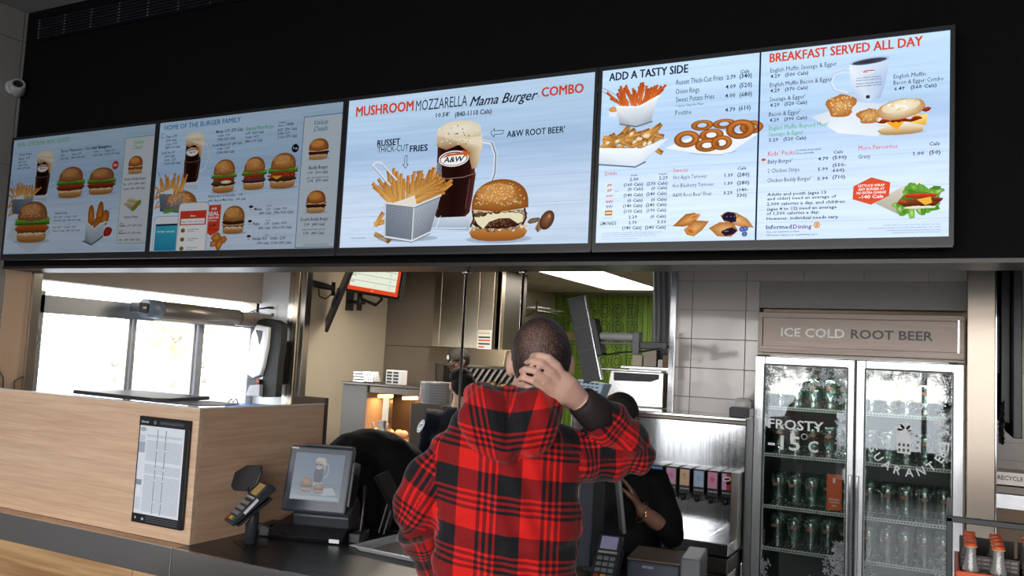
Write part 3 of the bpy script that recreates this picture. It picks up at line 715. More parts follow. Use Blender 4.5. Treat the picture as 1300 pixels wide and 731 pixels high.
def burger(P, u, v, w, h, kind, L=4):
    rnd = random.Random(int(u*1e4)+7); x = u
    def lettuce(y, hh):
        for q, (c0, c1) in enumerate((('#4f8a2c', '#2e5c1b'), ('#86bf4f', '#4c8a2c'))):
            n = 14; pts = [(x-w*.02+w*1.04*i/n, y+hh*(.35+q*.25)+hh*.4*rnd.uniform(-1, 1)) for i in range(n+1)]
            for i in range(n):
                a, b = pts[i], pts[i+1]; P.poly([(a[0], y+hh*(.0+q*.3)), (b[0], y+hh*(.0+q*.3)), (b[0], b[1]+hh*.3), (a[0], a[1]+hh*.3)], c0, L+3+q, cols=[srgb(c1), srgb(c1), srgb(c0), srgb(c0)])
    P.ell(u+w*.52, v+h*.03, w*.56, h*.06, '#8d9db4', '#bccbdd', 20, L-1)
    P.rect(x+w*.07, v+h*.12, x+w*.93, v+h*.6, '#7a4a26', L-.5, [srgb('#6a3c1e'), srgb('#4a2814'), srgb('#7a5030'), srgb('#8a6038')])
    if kind in ('buddy', 'buddy2', 'double'):
        band(P, x+w*.03, v, w*.92, h*.27, '#e4bd86', '#a8713c', L, rnd, .05)
        band(P, x, v+h*.24, w, h*(.2 if kind != 'double' else .16), '#5a2c18' if kind != 'buddy' else '#b5702c', '#2b130b' if kind != 'buddy' else '#7a3c16', L+2, rnd, .3)
        if kind == 'double': band(P, x, v+h*.36, w, h*.14, '#4a2415', '#23100a', L+2, rnd, .3)
        band(P, x+w*.05, v+h*.38, w*.9, h*.1, '#f1ead8', '#d0bfa0', L+3, rnd, .4)
        bun_top(P, x+w*.03, v+h*.46, w*.92, h*.54, L+4, rnd, False, ('#e39a4c', '#8f4518')); return
    band(P, x+w*.05, v, w*.9, h*.24, '#dca465', '#96602c', L, rnd, .05)
    band(P, x+w*.06, v+h*.17, w*.88, h*.08, '#f2e6cf', '#d2b48c', L+1, rnd, .6)
    if kind in ('chicken', 'tall'):
        c = ('#c8702a', '#7d3812') if kind == 'tall' else ('#a8481f', '#5c1e0e')
        band(P, x-w*.03, v+h*.23, w*1.06, h*.24, c[0], c[1], L+2, rnd, .2); lettuce(v+h*.42, h*.17)
        bun_top(P, x+w*.04, v+h*.56, w*.9, h*.44, L+6, rnd, kind == 'tall', ('#c98f58', '#875030'))
    elif kind == 'papa':
        band(P, x, v+h*.26, w, h*.13, '#cdb59a', '#8f6a44', L+2, rnd, .3); band(P, x+w*.01, v+h*.33, w*.97, h*.17, '#4d2d1c', '#26150d', L+3, rnd, .2)
        band(P, x+w*.1, v+h*.46, w*.8, h*.06, '#f5eedd', '#ddd0b0', L+4, rnd, .5); bun_top(P, x+w*.04, v+h*.48, w*.92, h*.52, L+5, rnd)
    else:
        band(P, x-w*.02, v+h*.2, w*1.02, h*.17, '#6e4327', '#2c170e', L+2, rnd, .3)
        if kind == 'mozza': P.ell(x+w*.6, v+h*.32, w*.22, h*.05, '#f3ecd6', '#d8cfae', 14, L+3)
        if kind == 'bacon': band(P, x-w*.05, v+h*.33, w*1.05, h*.07, '#c8562f', '#7c2413', L+3, rnd, .9); P.poly([(x+w*.1, v+h*.36), (x+w*.3, v+h*.26), (x+w*.5, v+h*.36)], '#f0a83c', L+4)
        band(P, x+w*.08, v+h*.38, w*.84, h*.09, '#cf3a20', '#8a1d10', L+3, rnd, .2)
        if kind == 'beyond': band(P, x-w*.02, v+h*.26, w*1.0, h*.05, '#7a3a6a', '#5a234a', L+3, rnd, .8)
        lettuce(v+h*.44, h*.16); bun_top(P, x+w*.06, v+h*.56, w*.88, h*.44, L+6, rnd)
def burger_big(P, u, v, w, h, L=6):
    rnd = random.Random(5)
    P.ell(u+w*.5, v+h*.03, w*.56, h*.07, '#7d90ab', '#b8c9dd', 24, L-1)
    P.rect(u+w*.05, v+h*.12, u+w*.93, v+h*.56, '#7a4a26', L-.5, [srgb('#6a3c1e'), srgb('#4a2814'), srgb('#c9b090'), srgb('#d8c4a0')])
    band(P, u, v+h*.0, w*.98, h*.28, '#d48f4a', '#9a5b22', L, rnd, .03, 22)
    band(P, u-w*.0, v+h*.19, w*.98, h*.1, '#e9dfc8', '#8c6b49', L+1, rnd, .9, 22)
    for i in range(26): P.ell(u+w*rnd.uniform(.03, .95), v+h*rnd.uniform(.17, .27), w*.035, h*.028, rnd.choice(['#5a3a26', '#d9c6a6', '#8a6040', '#f1e7d0']), None, 8, L+2, rnd.random()*3, .2)
    band(P, u+w*.05, v+h*.2, w*.82, h*.2, '#5d3a28', '#2e1910', L+3, rnd, .2, 22)
    for i in range(60): P.ell(u+w*rnd.uniform(.3, .78), v+h*rnd.uniform(.24, .35), w*.014, h*.01, rnd.choice(['#7d5440', '#3a2118', '#946a52']), None, 6, L+4)
    n = 14
    P.poly([(u+w*.08, v+h*.38), (u+w*.14, v+h*.28), (u+w*.24, v+h*.2), (u+w*.34, v+h*.31), (u+w*.5, v+h*.36), (u+w*.68, v+h*.36), (u+w*.82, v+h*.27), (u+w*.9, v+h*.3), (u+w*.9, v+h*.5), (u+w*.1, v+h*.48)], '#f3ecc9', L+5)
    for i in range(22):
        P.ell(u+w*(.04+.92*rnd.random()), v+h*rnd.uniform(.42, .52), w*.06, h*.03, rnd.choice(['#6b4428', '#a8784e', '#e9dfca', '#4a2c1a', '#c9a47c']), '#5a3820', 10, L+6, rnd.uniform(-.6, .6), .1)
    band(P, u+w*.07, v+h*.47, w*.84, h*.07, '#f6efe0', '#cdbfa4', L+7, rnd, .7, 20)
    for sx in (.02, .9): P.line([(u+w*sx, v+h*.25), (u+w*(sx+.05), v+h*.36), (u+w*(sx+.02), v+h*.5)], w*.03, '#4a2c1a', L+7)
    bun_top(P, u+w*.02, v+h*.52, w*.96, h*.48, L+9, rnd, False, ('#dc9a50', '#8f4f1c'))
    for i in range(150):
        a = rnd.uniform(0.02, PI-.02); r = math.sqrt(rnd.random())*.93
        P.ell(u+w*.5+w*.46*r*math.cos(a), v+h*.56+h*.41*r*math.sin(a), w*.011, w*.007, rnd.choice(['#f6e3b8', '#e8cf98']), None, 6, L+11, rnd.random()*3)
def mug(P, u, v, w, h, big, L=4):
    rnd = random.Random(11); g = w*.66 if big != 1 else w*.62
    x0 = u+w*.02
    c = '#2c1413'; m_ = '#4a2520'
    # glass foot, body, highlights
    P.poly([(x0-g*.06, v+h*.02), (x0+g*.9, v), (x0+g*.96, v+h*.16), (x0-g*.02, v+h*.17)], '#c9d8ea', L, cols=[srgb('#aabdd2'), srgb('#9fb3ca'), srgb('#e6eff8'), srgb('#d2e0ef')])
    P.line([(x0, v+h*.03), (x0+g*.85, v+h*.02)], h*.008, '#f5faff', L+1); P.line([(x0+g*.1, v+h*.03), (x0+g*.2, v+h*.14)], h*.008, '#f0f6fc', L+1)
    prof = [(.125, .10, .80), (.16, .03, .90), (.30, .02, .95), (.50, .0, 1.0), (.53, .03, .97), (.70, .03, .98), (.84, .02, 1.0)]
    for (a_, l0, r0), (b__, l1, r1) in zip(prof, prof[1:]):
        for t0, t1, c0, c1 in ((0, .12, m_, c), (.12, .5, c, '#1e0c0b'), (.5, .86, '#1e0c0b', c), (.86, 1, c, '#5c322a')):
            e = lambda l_, r_, t_: x0+g*(l_+(r_-l_)*t_)
            P.poly([(e(l0, r0, t0), v+h*a_), (e(l0, r0, t1), v+h*a_), (e(l1, r1, t1), v+h*b__), (e(l1, r1, t0), v+h*b__)], c, L+1, cols=[srgb(c0), srgb(c1), srgb(c1), srgb(c0)])
    P.line([(x0+g*.02, v+h*.5), (x0+g*.3, v+h*.475), (x0+g*.7, v+h*.48), (x0+g, v+h*.51)], h*.008, '#8b6a66', L+2)
    P.line([(x0+g*.12, v+h*.2), (x0+g*.1, v+h*.46)], w*.02, '#6b4440', L+2); P.line([(x0+g*.8, v+h*.2), (x0+g*.86, v+h*.46)], w*.02, '#5e3a36', L+2)
    # foam
    f1, f2 = '#efe3c8', '#b58f62'
    P.poly([(x0+g*.0, v+h*.78), (x0+g*.25, v+h*.74), (x0+g*.55, v+h*.78), (x0+g*.78, v+h*.71), (x0+g*.9, v+h*.55), (x0+g*1.02, v+h*.56), (x0+g*1.12, v+h*.75), (x0+g*1.1, v+h*.86), (x0+g*.0, v+h*.9)], f1, L+3,
           cols=[srgb(f2), srgb('#8f683f'), srgb(f2), srgb('#a87f52'), srgb(f2), srgb('#cdb48c'), srgb(f1), srgb(f1), srgb(f1)])
    P.ell(x0+g*.53, v+h*.915, g*.54, h*.085, '#f7f0e2', '#e8dbc0', 24, L+4, 0, .03)
    P.poly([(x0-g*.01, v+h*.84), (x0+g*1.07, v+h*.84), (x0+g*1.07, v+h*.92), (x0-g*.01, v+h*.92)], '#f1e7d0', L+4, cols=[srgb('#cdb088'), srgb('#dcc6a0'), srgb('#f3ead8'), srgb('#efe4cc')])
    for i in range(40): P.ell(x0+g*rnd.uniform(.05, 1), v+h*rnd.uniform(.78, .96), g*.018, h*.007, rnd.choice(['#c8ab7c', '#8e6b44', '#fffaf0']), None, 6, L+5)
    # handle
    hx = x0+g*1.04
    pts = [(hx, v+h*.8), (hx+w*.2, v+h*.77), (hx+w*.27, v+h*.66), (hx+w*.27, v+h*.5), (hx+w*.2, v+h*.36), (hx-w*.0, v+h*.3)]
    P.line(pts, w*.055, '#d9e5f2', L+1); P.line(pts, w*.02, '#7f95ad', L+2); P.line([(a[0]-w*.02, a[1]) for a in pts], w*.012, '#f8fcff', L+3)
    # oval mark
    cy = v+h*.655; P.ell(x0+g*.44, cy, g*.37, h*.073, '#ffffff', None, 26, L+6); P.ell(x0+g*.44, cy, g*.345, h*.064, '#7a5240', None, 26, L+7); P.ell(x0+g*.44, cy-h*.003, g*.32, h*.055, '#ffffff', None, 26, L+8)
    P.poly([(x0+g*.12, cy+h*.01), (x0+g*.3, cy+h*.045), (x0+g*.66, cy+h*.052), (x0+g*.64, cy+h*.075), (x0+g*.86, cy+h*.04), (x0+g*.7, cy+h*.01), (x0+g*.68, cy+h*.03), (x0+g*.4, cy+h*.028)], '#d0632c', L+9)
    P.text('A&W', x0+g*.2, cy-h*.03, h*.05, '#1b1b22', x1=x0+g*.7, bold=.05, shear=.2, layer=L+10)
def fry(P, x, y, ln, wd, a, L, rnd, pal=('#e9b667', '#b5722b')):
    d = Vector((math.cos(a), math.sin(a))); nx = Vector((-d.y, d.x)); p = Vector((x, y))
    A, B = p-nx*wd/2, p+nx*wd/2; C_, D_ = B+d*ln, A+d*ln
    k = rnd.uniform(.8, 1.1); c0 = tuple(q*k for q in srgb(pal[0])); c1 = tuple(q*k for q in srgb(pal[1]))
    P.poly([tuple(A), tuple(A+nx*wd*.45), tuple(D_+nx*wd*.45), tuple(D_)], pal[0], L, cols=[c1, c0, c0, c1])
    P.poly([tuple(A+nx*wd*.45), tuple(B), tuple(C_), tuple(D_+nx*wd*.45)], pal[0], L, cols=[c0, c0, c1, c1])
    P.poly([tuple(D_), tuple(C_), tuple(C_+d*wd*.15), tuple(D_+d*wd*.15)], '#8a5520', L)
def fries(P, x0, x1, y, hh, n, L, rnd, pal=('#e9b667', '#b5722b')):
    for i in range(n):
        t = rnd.random(); x = x0+(x1-x0)*t; a = PI/2-(t-.5)*1.3+rnd.uniform(-.45, .45)
        fry(P, x, y-hh*.2*rnd.random(), hh*rnd.uniform(.6, 1.1), hh*.13, a, L+i*3//n, rnd, pal)
def fries_cup(P, u, v, w, h, L=4):
    rnd = random.Random(int(u*999)); P.poly([(u+w*.1, v+h*.05), (u+w*.8, v), (u+w*.95, v+h*.5), (u+w*.0, v+h*.52)], '#6f7c8c', L, cols=[srgb('#4b5666'), srgb('#5a6676'), srgb('#8997a8'), srgb('#6b7889')])
    P.line([(u-w*.1, v+h*.95), (u+w*.2, v+h*.6)], w*.02, '#8090a4', L); fries(P, u+w*.08, u+w*.86, v+h*.5, h*.4, 34, L+1, rnd)
    P.poly([(u+w*.0, v+h*.46), (u+w*.55, v+h*.42), (u+w*.5, v+h*.56), (u+w*.2, v+h*.5)], '#d8dfe6', L+5)
def fries_basket(P, u, v, w, h, L=6):
    rnd = random.Random(3); W_ = w
    P.ell(u+w*.55, v+h*.03, w*.42, h*.04, '#8193ad', '#b7c8db', 20, L-2)
    a, b, c_, d = (u+w*.24, v+h*.06), (u+w*.62, v+h*.0), (u+w*.86, v+h*.1), (u+w*.97, v+h*.54)
    e, f = (u+w*.62, v+h*.42), (u+w*.22, v+h*.48)
    # paper liner
    P.poly([(u+w*.14, v+h*.42), (u+w*.35, v+h*.5), (u+w*.95, v+h*.98), (u+w*.99, v+h*.54), (u+w*.6, v+h*.4)], '#d4dde8', L-1, cols=[srgb('#c6d2e0'), srgb('#dfe7ef'), srgb('#c9d6e4'), srgb('#b9c7d8'), srgb('#e8eef4')])
    fries(P, u+w*.28, u+w*.9, v+h*.52, h*.36, 70, L, rnd)
    for i in range(10): fry(P, u+w*.55+rnd.uniform(-.05, .1)*w, v+h*.44+i*h*.014, w*.42, w*.045, rnd.uniform(.1, .7), L+3, rnd)
    P.poly([a, b, e, f], '#8b95a2', L+4, cols=[srgb('#76808e'), srgb('#868f9c'), srgb('#aeb7c2'), srgb('#98a2ae')])
    P.poly([b, c_, d, e], '#9aa4b0', L+4, cols=[srgb('#9aa3ae'), srgb('#848e9b'), srgb('#b3bcc6'), srgb('#c3cbd4')])
    for i in range(1, 22):
        t = i/22; P.line([(f[0]+(e[0]-f[0])*t, f[1]+(e[1]-f[1])*t), (a[0]+(b[0]-a[0])*t, a[1]+(b[1]-a[1])*t)], w*.004, '#5c6674', L+5)
        P.line([(f[0]+(a[0]-f[0])*t, f[1]+(a[1]-f[1])*t), (e[0]+(b[0]-e[0])*t, e[1]+(b[1]-e[1])*t)], w*.004, '#5c6674', L+5)
        P.line([(e[0]+(d[0]-e[0])*t, e[1]+(d[1]-e[1])*t), (b[0]+(c_[0]-b[0])*t, b[1]+(c_[1]-b[1])*t)], w*.004, '#66707e', L+5)
    for q in ((f, e, d), (a, b, c_)): P.line(q, w*.022, '#e2e8ef', L+6); P.line([(k[0], k[1]-w*.016) for k in q], w*.008, '#4f5967', L+6)
    P.line([f, a], w*.018, '#d0d8e0', L+6); P.line([e, b], w*.016, '#dde4ea', L+6)
    P.poly([(u+w*.3, v+h*.47), (u+w*.42, v+h*.44), (u+w*.66, v+h*.42), (u+w*.62, v+h*.56), (u+w*.5, v+h*.52)], '#f0e9df', L+7)
    P.line([(u+w*.27, v+h*.7), (u+w*.0, v+h*.97), (u+w*.05, v+h*1.0), (u+w*.12, v+h*.99), (u+w*.36, v+h*.76)], w*.018, '#e9eff5', L+8); P.line([(u+w*.26, v+h*.69), (u+w*.0, v+h*.955)], w*.007, '#66717f', L+8)
    P.line([(u+w*.36, v+h*.74), (u+w*.13, v+h*.97)], w*.007, '#66717f', L+8)
def picture(P, it):
    k, u, v, w, h = it[:5]; rnd = random.Random(int((u+v)*7919)); a = it[5:]
    if k == 'burger': burger(P, u, v, w, h, a[0])
    elif k == 'burger_big': burger_big(P, u, v, w, h)
    elif k == 'mug': mug(P, u, v, w, h, a[0])
    elif k == 'fries_cup': fries_cup(P, u, v, w, h)
    elif k == 'fries_basket': fries_basket(P, u, v, w, h)
    elif k == 'fry':
        fry(P, u, v+h*.2, w*1.1, h*.3, .2, 4, rnd); fry(P, u+w*.1, v+h*.1, w*.9, h*.3, 1.0, 5, rnd)
    elif k == 'fry_flat': fry(P, u+w*.02, v+h*.75, w*.95, h*.36, -.42, 4, rnd, ('#c9a765', '#8a6228')); P.ell(u+w*.9, v+h*.25, w*.13, h*.2, '#a8743a', '#5e3a18', 10, 5)
    elif k == 'paper': P.poly([(u, v+h*.4), (u+w*.55, v), (u+w*.75, v+h*.1), (u+w, v+h*.5), (u+w*.8, v+h*.95), (u+w*.2, v+h)], '#ccd8e6', 2)
    elif k == 'paper_low': P.poly([(u, v+h*.65), (u+w*.25, v+h*.2), (u+w*.6, v+h*.05), (u+w, v+h*.35), (u+w*.9, v+h*.75), (u+w*.4, v+h*.95)], '#dde5ee', 2, cols=[srgb('#cfdae7'), srgb('#e9eff6'), srgb('#dfe7f0'), srgb('#cdd9e8'), srgb('#c3d0e0'), srgb('#d5e0ec')])
    elif k == 'badge': P.ell(u+w/2, v+h/2, w/2, h/2, a[0], None, 24, 4); P.text(a[1], u+w*.2, v+h*.38, h*.26, a[2], x1=u+w*.8, bold=.04, layer=5)
    elif k == 'frame':
        if a[2]: P.rect(u, v, u+w, v+h, a[2], 1)
        P.line([(u, v), (u+w, v), (u+w, v+h), (u, v+h)], a[0], a[1], 2, True)
    elif k == 'ring': P.line([(u+w/2+w*.45*math.cos(i*PI/12), v+h/2+h*.45*math.sin(i*PI/12)) for i in range(4, 22)], w*.09, '#23293c', 3)
    elif k == 'roundel': P.ell(u+w/2, v+h/2, w*.5, h*.5, '#d98a3c', None, 20, 3); P.ell(u+w/2, v+h/2, w*.36, h*.36, '#f0d4a8', None, 20, 4); P.line([(u+w*.4, v+h*.25), (u+w*.4, v+h*.75)], w*.1, '#a8382c', 5); P.line([(u+w*.62, v+h*.25), (u+w*.62, v+h*.75)], w*.1, '#a8382c', 5)
    elif k == 'face':
        P.ell(u+w*.5, v+h*.45, w*.42, h*.4, '#f2f4f6', '#d8dde4', 18, 3); P.ell(u+w*.5, v+h*.75, w*.4, h*.22, '#2a2f42' if u > .8 or w > .03 else '#c05040', None, 16, 4); P.line([(u+w*.3, v+h*.35), (u+w*.5, v+h*.28), (u+w*.7, v+h*.35)], w*.07, '#23293c', 5)
    elif k == 'strips':
        P.line([(u+w*.85, v+h*.85), (u+w*.7, v+h*.55)], w*.02, '#93a3b6', 4)
        for cx, cy, rx, ry, r in ((.24, .68, .11, .28, .1), (.53, .72, .12, .3, -.08), (.7, .62, .14, .2, -.4), (.47, .5, .14, .16, -.5)):
            P.ell(u+w*cx, v+h*cy, w*rx, h*ry, '#d98a3a', '#9a5218', 20, 5, r, .06)
        P.poly([(u+w*.1, v+h*.1), (u+w*.38, v+h*.0), (u+w*.7, v+h*.16), (u+w*.74, v+h*.56), (u+w*.36, v+h*.38), (u+w*.08, v+h*.55)], '#a9b9cb', 8, cols=[srgb(q) for q in ('#7e91a8', '#9aabbe', '#b9c8d8', '#d5dfe9', '#c8d4e0', '#dbe4ed')])
        P.line([(u+w*.1, v+h*.55), (u+w*.38, v+h*.37), (u+w*.58, v+h*.5), (u+w*.8, v+h*.53)], w*.03, '#e6ecf3', 9); P.line([(u+w*.04, v+h*.1), (u+w*.34, v+h*.0), (u+w*.7, v+h*.2)], w*.03, '#4b5f5c', 9)
        P.ell(u+w*.84, v+h*.3, w*.15, h*.11, '#c8382c', '#8d1e18', 16, 7, .3, .1)
    elif k == 'wraps':
        for dx, dy in ((.15, .25), (0, 0)):
            P.poly([(u+w*(.02+dx), v+h*(.55+dy)), (u+w*(.2+dx), v+h*(.75+dy)), (u+w*(.85+dx*.9), v+h*(.45+dy*.7)), (u+w*(.5+dx), v+h*(.05+dy))], '#d9cdb0', 4 if dx else 6, cols=[srgb(q) for q in ('#b8a888', '#e2d9c2', '#cdbf9e', '#9a8c68')])
            P.ell(u+w*(.62+dx*.9), v+h*(.3+dy*.9), w*.2, h*.2, '#c9602a', '#6a9a3a', 16, 5 if dx else 7, .6, .15)
    elif k == 'sesame_top': bun_top(P, u, v+h*.25, w, h*.75, 4, rnd, True); lw = [(u+w*i/8, v+h*(.1+.12*rnd.random())) for i in range(9)]; P.poly([(u, v+h*.28)]+lw+[(u+w, v+h*.28)], '#5f9a38', 4)
    elif k == 'phone':
        r = w*.12
        def rr(x0, y0, x1, y1, r, col, L):
            pts = []
            for cx, cy, q in ((x1-r, y1-r, 0), (x0+r, y1-r, 1), (x0+r, y0, 2), (x1-r, y0, 3)):
                if q < 2: pts += [(cx+r*math.cos(PI/2*q+i*PI/12), cy+r*math.sin(PI/2*q+i*PI/12)) for i in range(7)]
            pts += [(x0, y0), (x1, y0)]; P.poly(pts, col, L)
        v0 = 0.002; L = 8 if a[0] == 'blue' else 12; top = v+h
        rr(u, v0, u+w, top, r, '#8e9cb0', L); rr(u+w*.015, v0, u+w*.985, top-w*.015, r, '#e3e9f0', L+1)
        if a[0] == 'blue':
            P.rect(u+w*.07, v0, u+w*.93, top-h*.24, '#2f9fbf', L+2, [srgb('#2b86b4'), srgb('#2b8fb8'), srgb('#3fb4c6'), srgb('#3aa9c2')]); P.rect(u+w*.07, top-h*.25, u+w*.93, top-h*.2, '#1d3348', L+3)
            P.text('Order ahead.', u+w*.14, top-h*.42, h*.06, '#e8f4fa', x1=u+w*.85, bold=.01, layer=L+3)
        else:
            P.rect(u+w*.07, v0, u+w*.93, top-h*.16, '#f3f5f8', L+2); P.rect(u+w*.07, top-h*.43, u+w*.93, top-h*.16, '#d2402c', L+3)
            P.rect(u+w*.11, top-h*.41, u+w*.89, top-h*.31, '#f4f5f7', L+4); P.text('Menu', u+w*.42, top-h*.27, h*.03, '#ffffff', x1=u+w*.58, bold=.02, layer=L+4)
            P.text('Burgers  Chicken  Sides  Drinks', u+w*.13, top-h*.375, h*.022, '#33384a', x1=u+w*.86, bold=.02, layer=L+5)
            for i, (s1, s2) in enumerate((('Beyond Meat Burger', '500 Calories'), ('Teen Burger', '500 Calories'), ('Double Teen Burger', '690 Calories'))):
                y = top-h*(.53+.17*i); P.ell(u+w*.2, y, w*.07, h*.042, '#c98a4a', '#7a4a20', 14, L+4); P.ell(u+w*.2, y-h*.008, w*.06, h*.013, '#3f6a28', None, 10, L+5)
                P.text(s1, u+w*.36, y+h*.008, h*.02, '#22283a', x1=u+w*.72, bold=.03, layer=L+4); P.text(s2, u+w*.36, y-h*.026, h*.018, '#22283a', x1=u+w*.58, bold=.02, layer=L+4)
    elif k == 'pennant':
        P.poly([(u, v+h*.16), (u+w*.45, v), (u+w, v+h*.16), (u+w, v+h), (u, v+h)], '#d2452c', 9)
        P.text('All', u+w*.35, v+h*.84, h*.08, '#ffffff', x1=u+w*.7, bold=.03, layer=10); P.text('REAL', u+w*.12, v+h*.66, h*.13, '#ffffff', x1=u+w*.9, bold=.05, layer=10); P.text('CHEDDAR', u+w*.1, v+h*.55, h*.08, '#ffffff', x1=u+w*.9, bold=.02, layer=10); P.text('Cheese', u+w*.2, v+h*.47, h*.06, '#ffffff', x1=u+w*.75, bold=.0, shear=.3, layer=10)
        P.text('2.49', u+w*.3, v+h*.3, h*.09, '#5a1a10', x1=u+w*.75, bold=.04, layer=10); P.text('(350 Cals)', u+w*.15, v+h*.18, h*.06, '#8a2a1a', x1=u+w*.85, bold=.02, layer=10)
    elif k == 'nuggets':
        for cx, cy, r in ((.35, .7, .3), (.75, .55, .25), (.2, .3, .22), (.55, .25, .28)): P.ell(u+w*cx, v+h*cy, w*r, h*r*1.0, '#df9a4a', '#a85a1c', 16, 11, rnd.random(), .18)
    elif k == 'mushroom':
        P.ell(u+w*.25, v+h*.55, w*.24, h*.12, '#8c7860', '#6a5644', 14, 4, .2, .1); P.poly([(u+w*.3, v+h*.2), (u+w*.4, v+h*.02), (u+w*.55, v+h*.15), (u+w*.62, v+h*.45), (u+w*.45, v+h*.6)], '#c2a488', 5, cols=[srgb(q) for q in ('#8a6a50', '#7a5a44', '#d8c0a4', '#c8aa8c', '#9a7a5c')])
        P.ell(u+w*.72, v+h*.55, w*.24, h*.45, '#9a6a4a', '#4a2a1a', 22, 6, -.5, 0, hot=(.2, .3)); P.ell(u+w*.8, v+h*.72, w*.05, h*.1, '#d8b48e', '#9a6a4a', 12, 7)
    elif k in ('arrow_left', 'arrow_down'):
        pts = [(0, .5), (.3, 1), (.3, .72), (1, .72), (.95, .3), (.3, .3), (.3, 0)]
        if k == 'arrow_down': pts = [(1-p[1]*.85-.1 if False else .15+p[1]*.75, p[0]) for p in pts]
        P.line([(u+w*p[0], v+h*p[1]) for p in pts], .0025, '#23293c', 4, True)
    elif k == 'fries_box':
        P.line([(u-w*.1, v+h*.95), (u+w*.3, v+h*.65)], w*.012, '#8a99ad', 4); P.line([(u-w*.1, v+h*.87), (u+w*.25, v+h*.6)], w*.012, '#8a99ad', 4)
        P.ell(u+w*.55, v+h*.03, w*.3, h*.05, '#8fa3be', '#b9cbe0', 18, 3); fries(P, u+w*.3, u+w*.85, v+h*.5, h*.42, 44, 5, rnd, ('#e07a3a', '#a83c14'))
        P.poly([(u+w*.3, v+h*.08), (u+w*.58, v+h*.0), (u+w*.82, v+h*.08), (u+w*.93, v+h*.62), (u+w*.6, v+h*.42), (u+w*.22, v+h*.46)], '#dfe5ec', 9, cols=[srgb(q) for q in ('#8f9cab', '#a7b2bf', '#97a3b2', '#eef2f6', '#dde4eb', '#e9edf2')])
        P.line([(u+w*.3, v+h*.08), (u+w*.58, v+h*.0), (u+w*.84, v+h*.08)], w*.02, '#5e6a7a', 10); P.line([(u+w*.22, v+h*.46), (u+w*.6, v+h*.41), (u+w*.95, v+h*.6)], w*.02, '#f6f8fa', 10)
    elif k == 'dip': P.poly([(u+w*.1, v+h*.1), (u+w*.8, v), (u+w, v+h*.7), (u, v+h*.7)], '#dfe4ea', 4); P.ell(u+w*.5, v+h*.72, w*.5, h*.25, '#e0a468', '#c98448', 16, 5)
    elif k == 'fries_tray':
        for i in range(46): fry(P, u+w*rnd.uniform(.02, .75), v+h*rnd.uniform(.45, .75), w*.2, h*.11, rnd.uniform(-.7, 1.0), 5+i % 3, rnd, ('#dca55a', '#8e551f'))
        for i in range(12): P.ell(u+w*rnd.uniform(.1, .75), v+h*rnd.uniform(.5, .8), w*.035, h*.04, '#f3e8cf', '#d8c294', 10, 9, rnd.random(), .2)
        P.poly([(u, v+h*.12), (u+w*.55, v), (u+w*.68, v+h*.1), (u+w, v+h*.62), (u+w*.62, v+h*.42), (u, v+h*.5)], '#e3ebf4', 10, cols=[srgb(q) for q in ('#c6d3e3', '#d2deea', '#b4c3d6', '#dfe8f1', '#eef3f8', '#f0f4f9')])
        P.line([(u, v+h*.11), (u+w*.55, v-.001), (u+w*.69, v+h*.1)], h*.03, '#4c5f7c', 11)
    elif k == 'rings':
        P.poly([(u+w*.02, v+h*.3), (u+w*.5, v+h*.05), (u+w*.68, v+h*.02), (u+w, v+h*.5), (u+w*.5, v+h*.7)], '#e8edf3', 3)
        P.line([(u+w*.3, v+h*.12), (u+w*.62, v+h*.03), (u+w*.78, v+h*.1)], h*.02, '#9fb0c6', 4)
        for cx, cy, rx, ry, L in ((.93, .68, .12, .17, 4), (.65, .82, .12, .13, 5), (.26, .5, .14, .22, 6), (.82, .65, .15, .25, 7), (.52, .56, .13, .16, 8), (.42, .83, .12, .14, 10), (.48, .3, .13, .17, 12), (.63, .34, .11, .19, 14)):
            X, Y = u+w*cx, v+h*cy
            n = 24
            for i in range(n):
                a0, a1 = 2*PI*i/n, 2*PI*(i+1)/n; q = .45+.55*math.sin(a0+.6); c0 = tuple(s*(1-.35*(1-q)) for s in srgb('#d0803a')); c1 = tuple(s*(.75) for s in srgb('#8a4316'))
                ri = .42
                pt = lambda a_, r_: (X+w*rx*r_*math.cos(a_), Y+h*ry*r_*math.sin(a_))
                P.poly([pt(a0, ri), pt(a1, ri), pt(a1, .74), pt(a0, .74)], '#fff', L, cols=[c1, c1, c0, c0]); P.poly([pt(a0, .74), pt(a1, .74), pt(a1, 1), pt(a0, 1)], '#fff', L, cols=[c0, c0, c1, c1])
    elif k == 'turnover':
        def tri(pts, L, c0, c1):
            cx = sum(p[0] for p in pts)/len(pts); cy = sum(p[1] for p in pts)/len(pts); n = len(pts)
            for i in range(n):
                p, q = pts[i], pts[(i+1) % n]; P.poly([(u+w*cx, v+h*cy), (u+w*p[0], v+h*p[1]), (u+w*q[0], v+h*q[1])], c0, L, cols=[srgb(c0), srgb(c1), srgb(c1)])
        if a[0] == 0:
            tri([(0, .45), (.35, .95), (.6, 1), (.75, .85), (.55, .5), (.3, .42)], 4, '#d89a58', '#9c5a22'); P.ell(u+w*.6, v+h*.82, w*.17, h*.11, '#b05a1c', '#e0a458', 14, 6, .4, .1)
            tri([(.32, .3), (.62, .68), (1, .62), (.82, .25), (.6, 0), (.4, .08)], 7, '#e0a868', '#a8662c'); P.ell(u+w*.5, v+h*.22, w*.17, h*.13, '#a4501a', '#d89448', 14, 9, -.5, .1)
        else:
            tri([(.25, .85), (.4, 1), (.6, .95), (.85, .7), (1, .35), (.7, .4), (.35, .6)], 4, '#e6b67c', '#b57838'); P.ell(u+w*.46, v+h*.78, w*.17, h*.2, '#141428', '#2a1c34', 18, 6, -.4, .15)
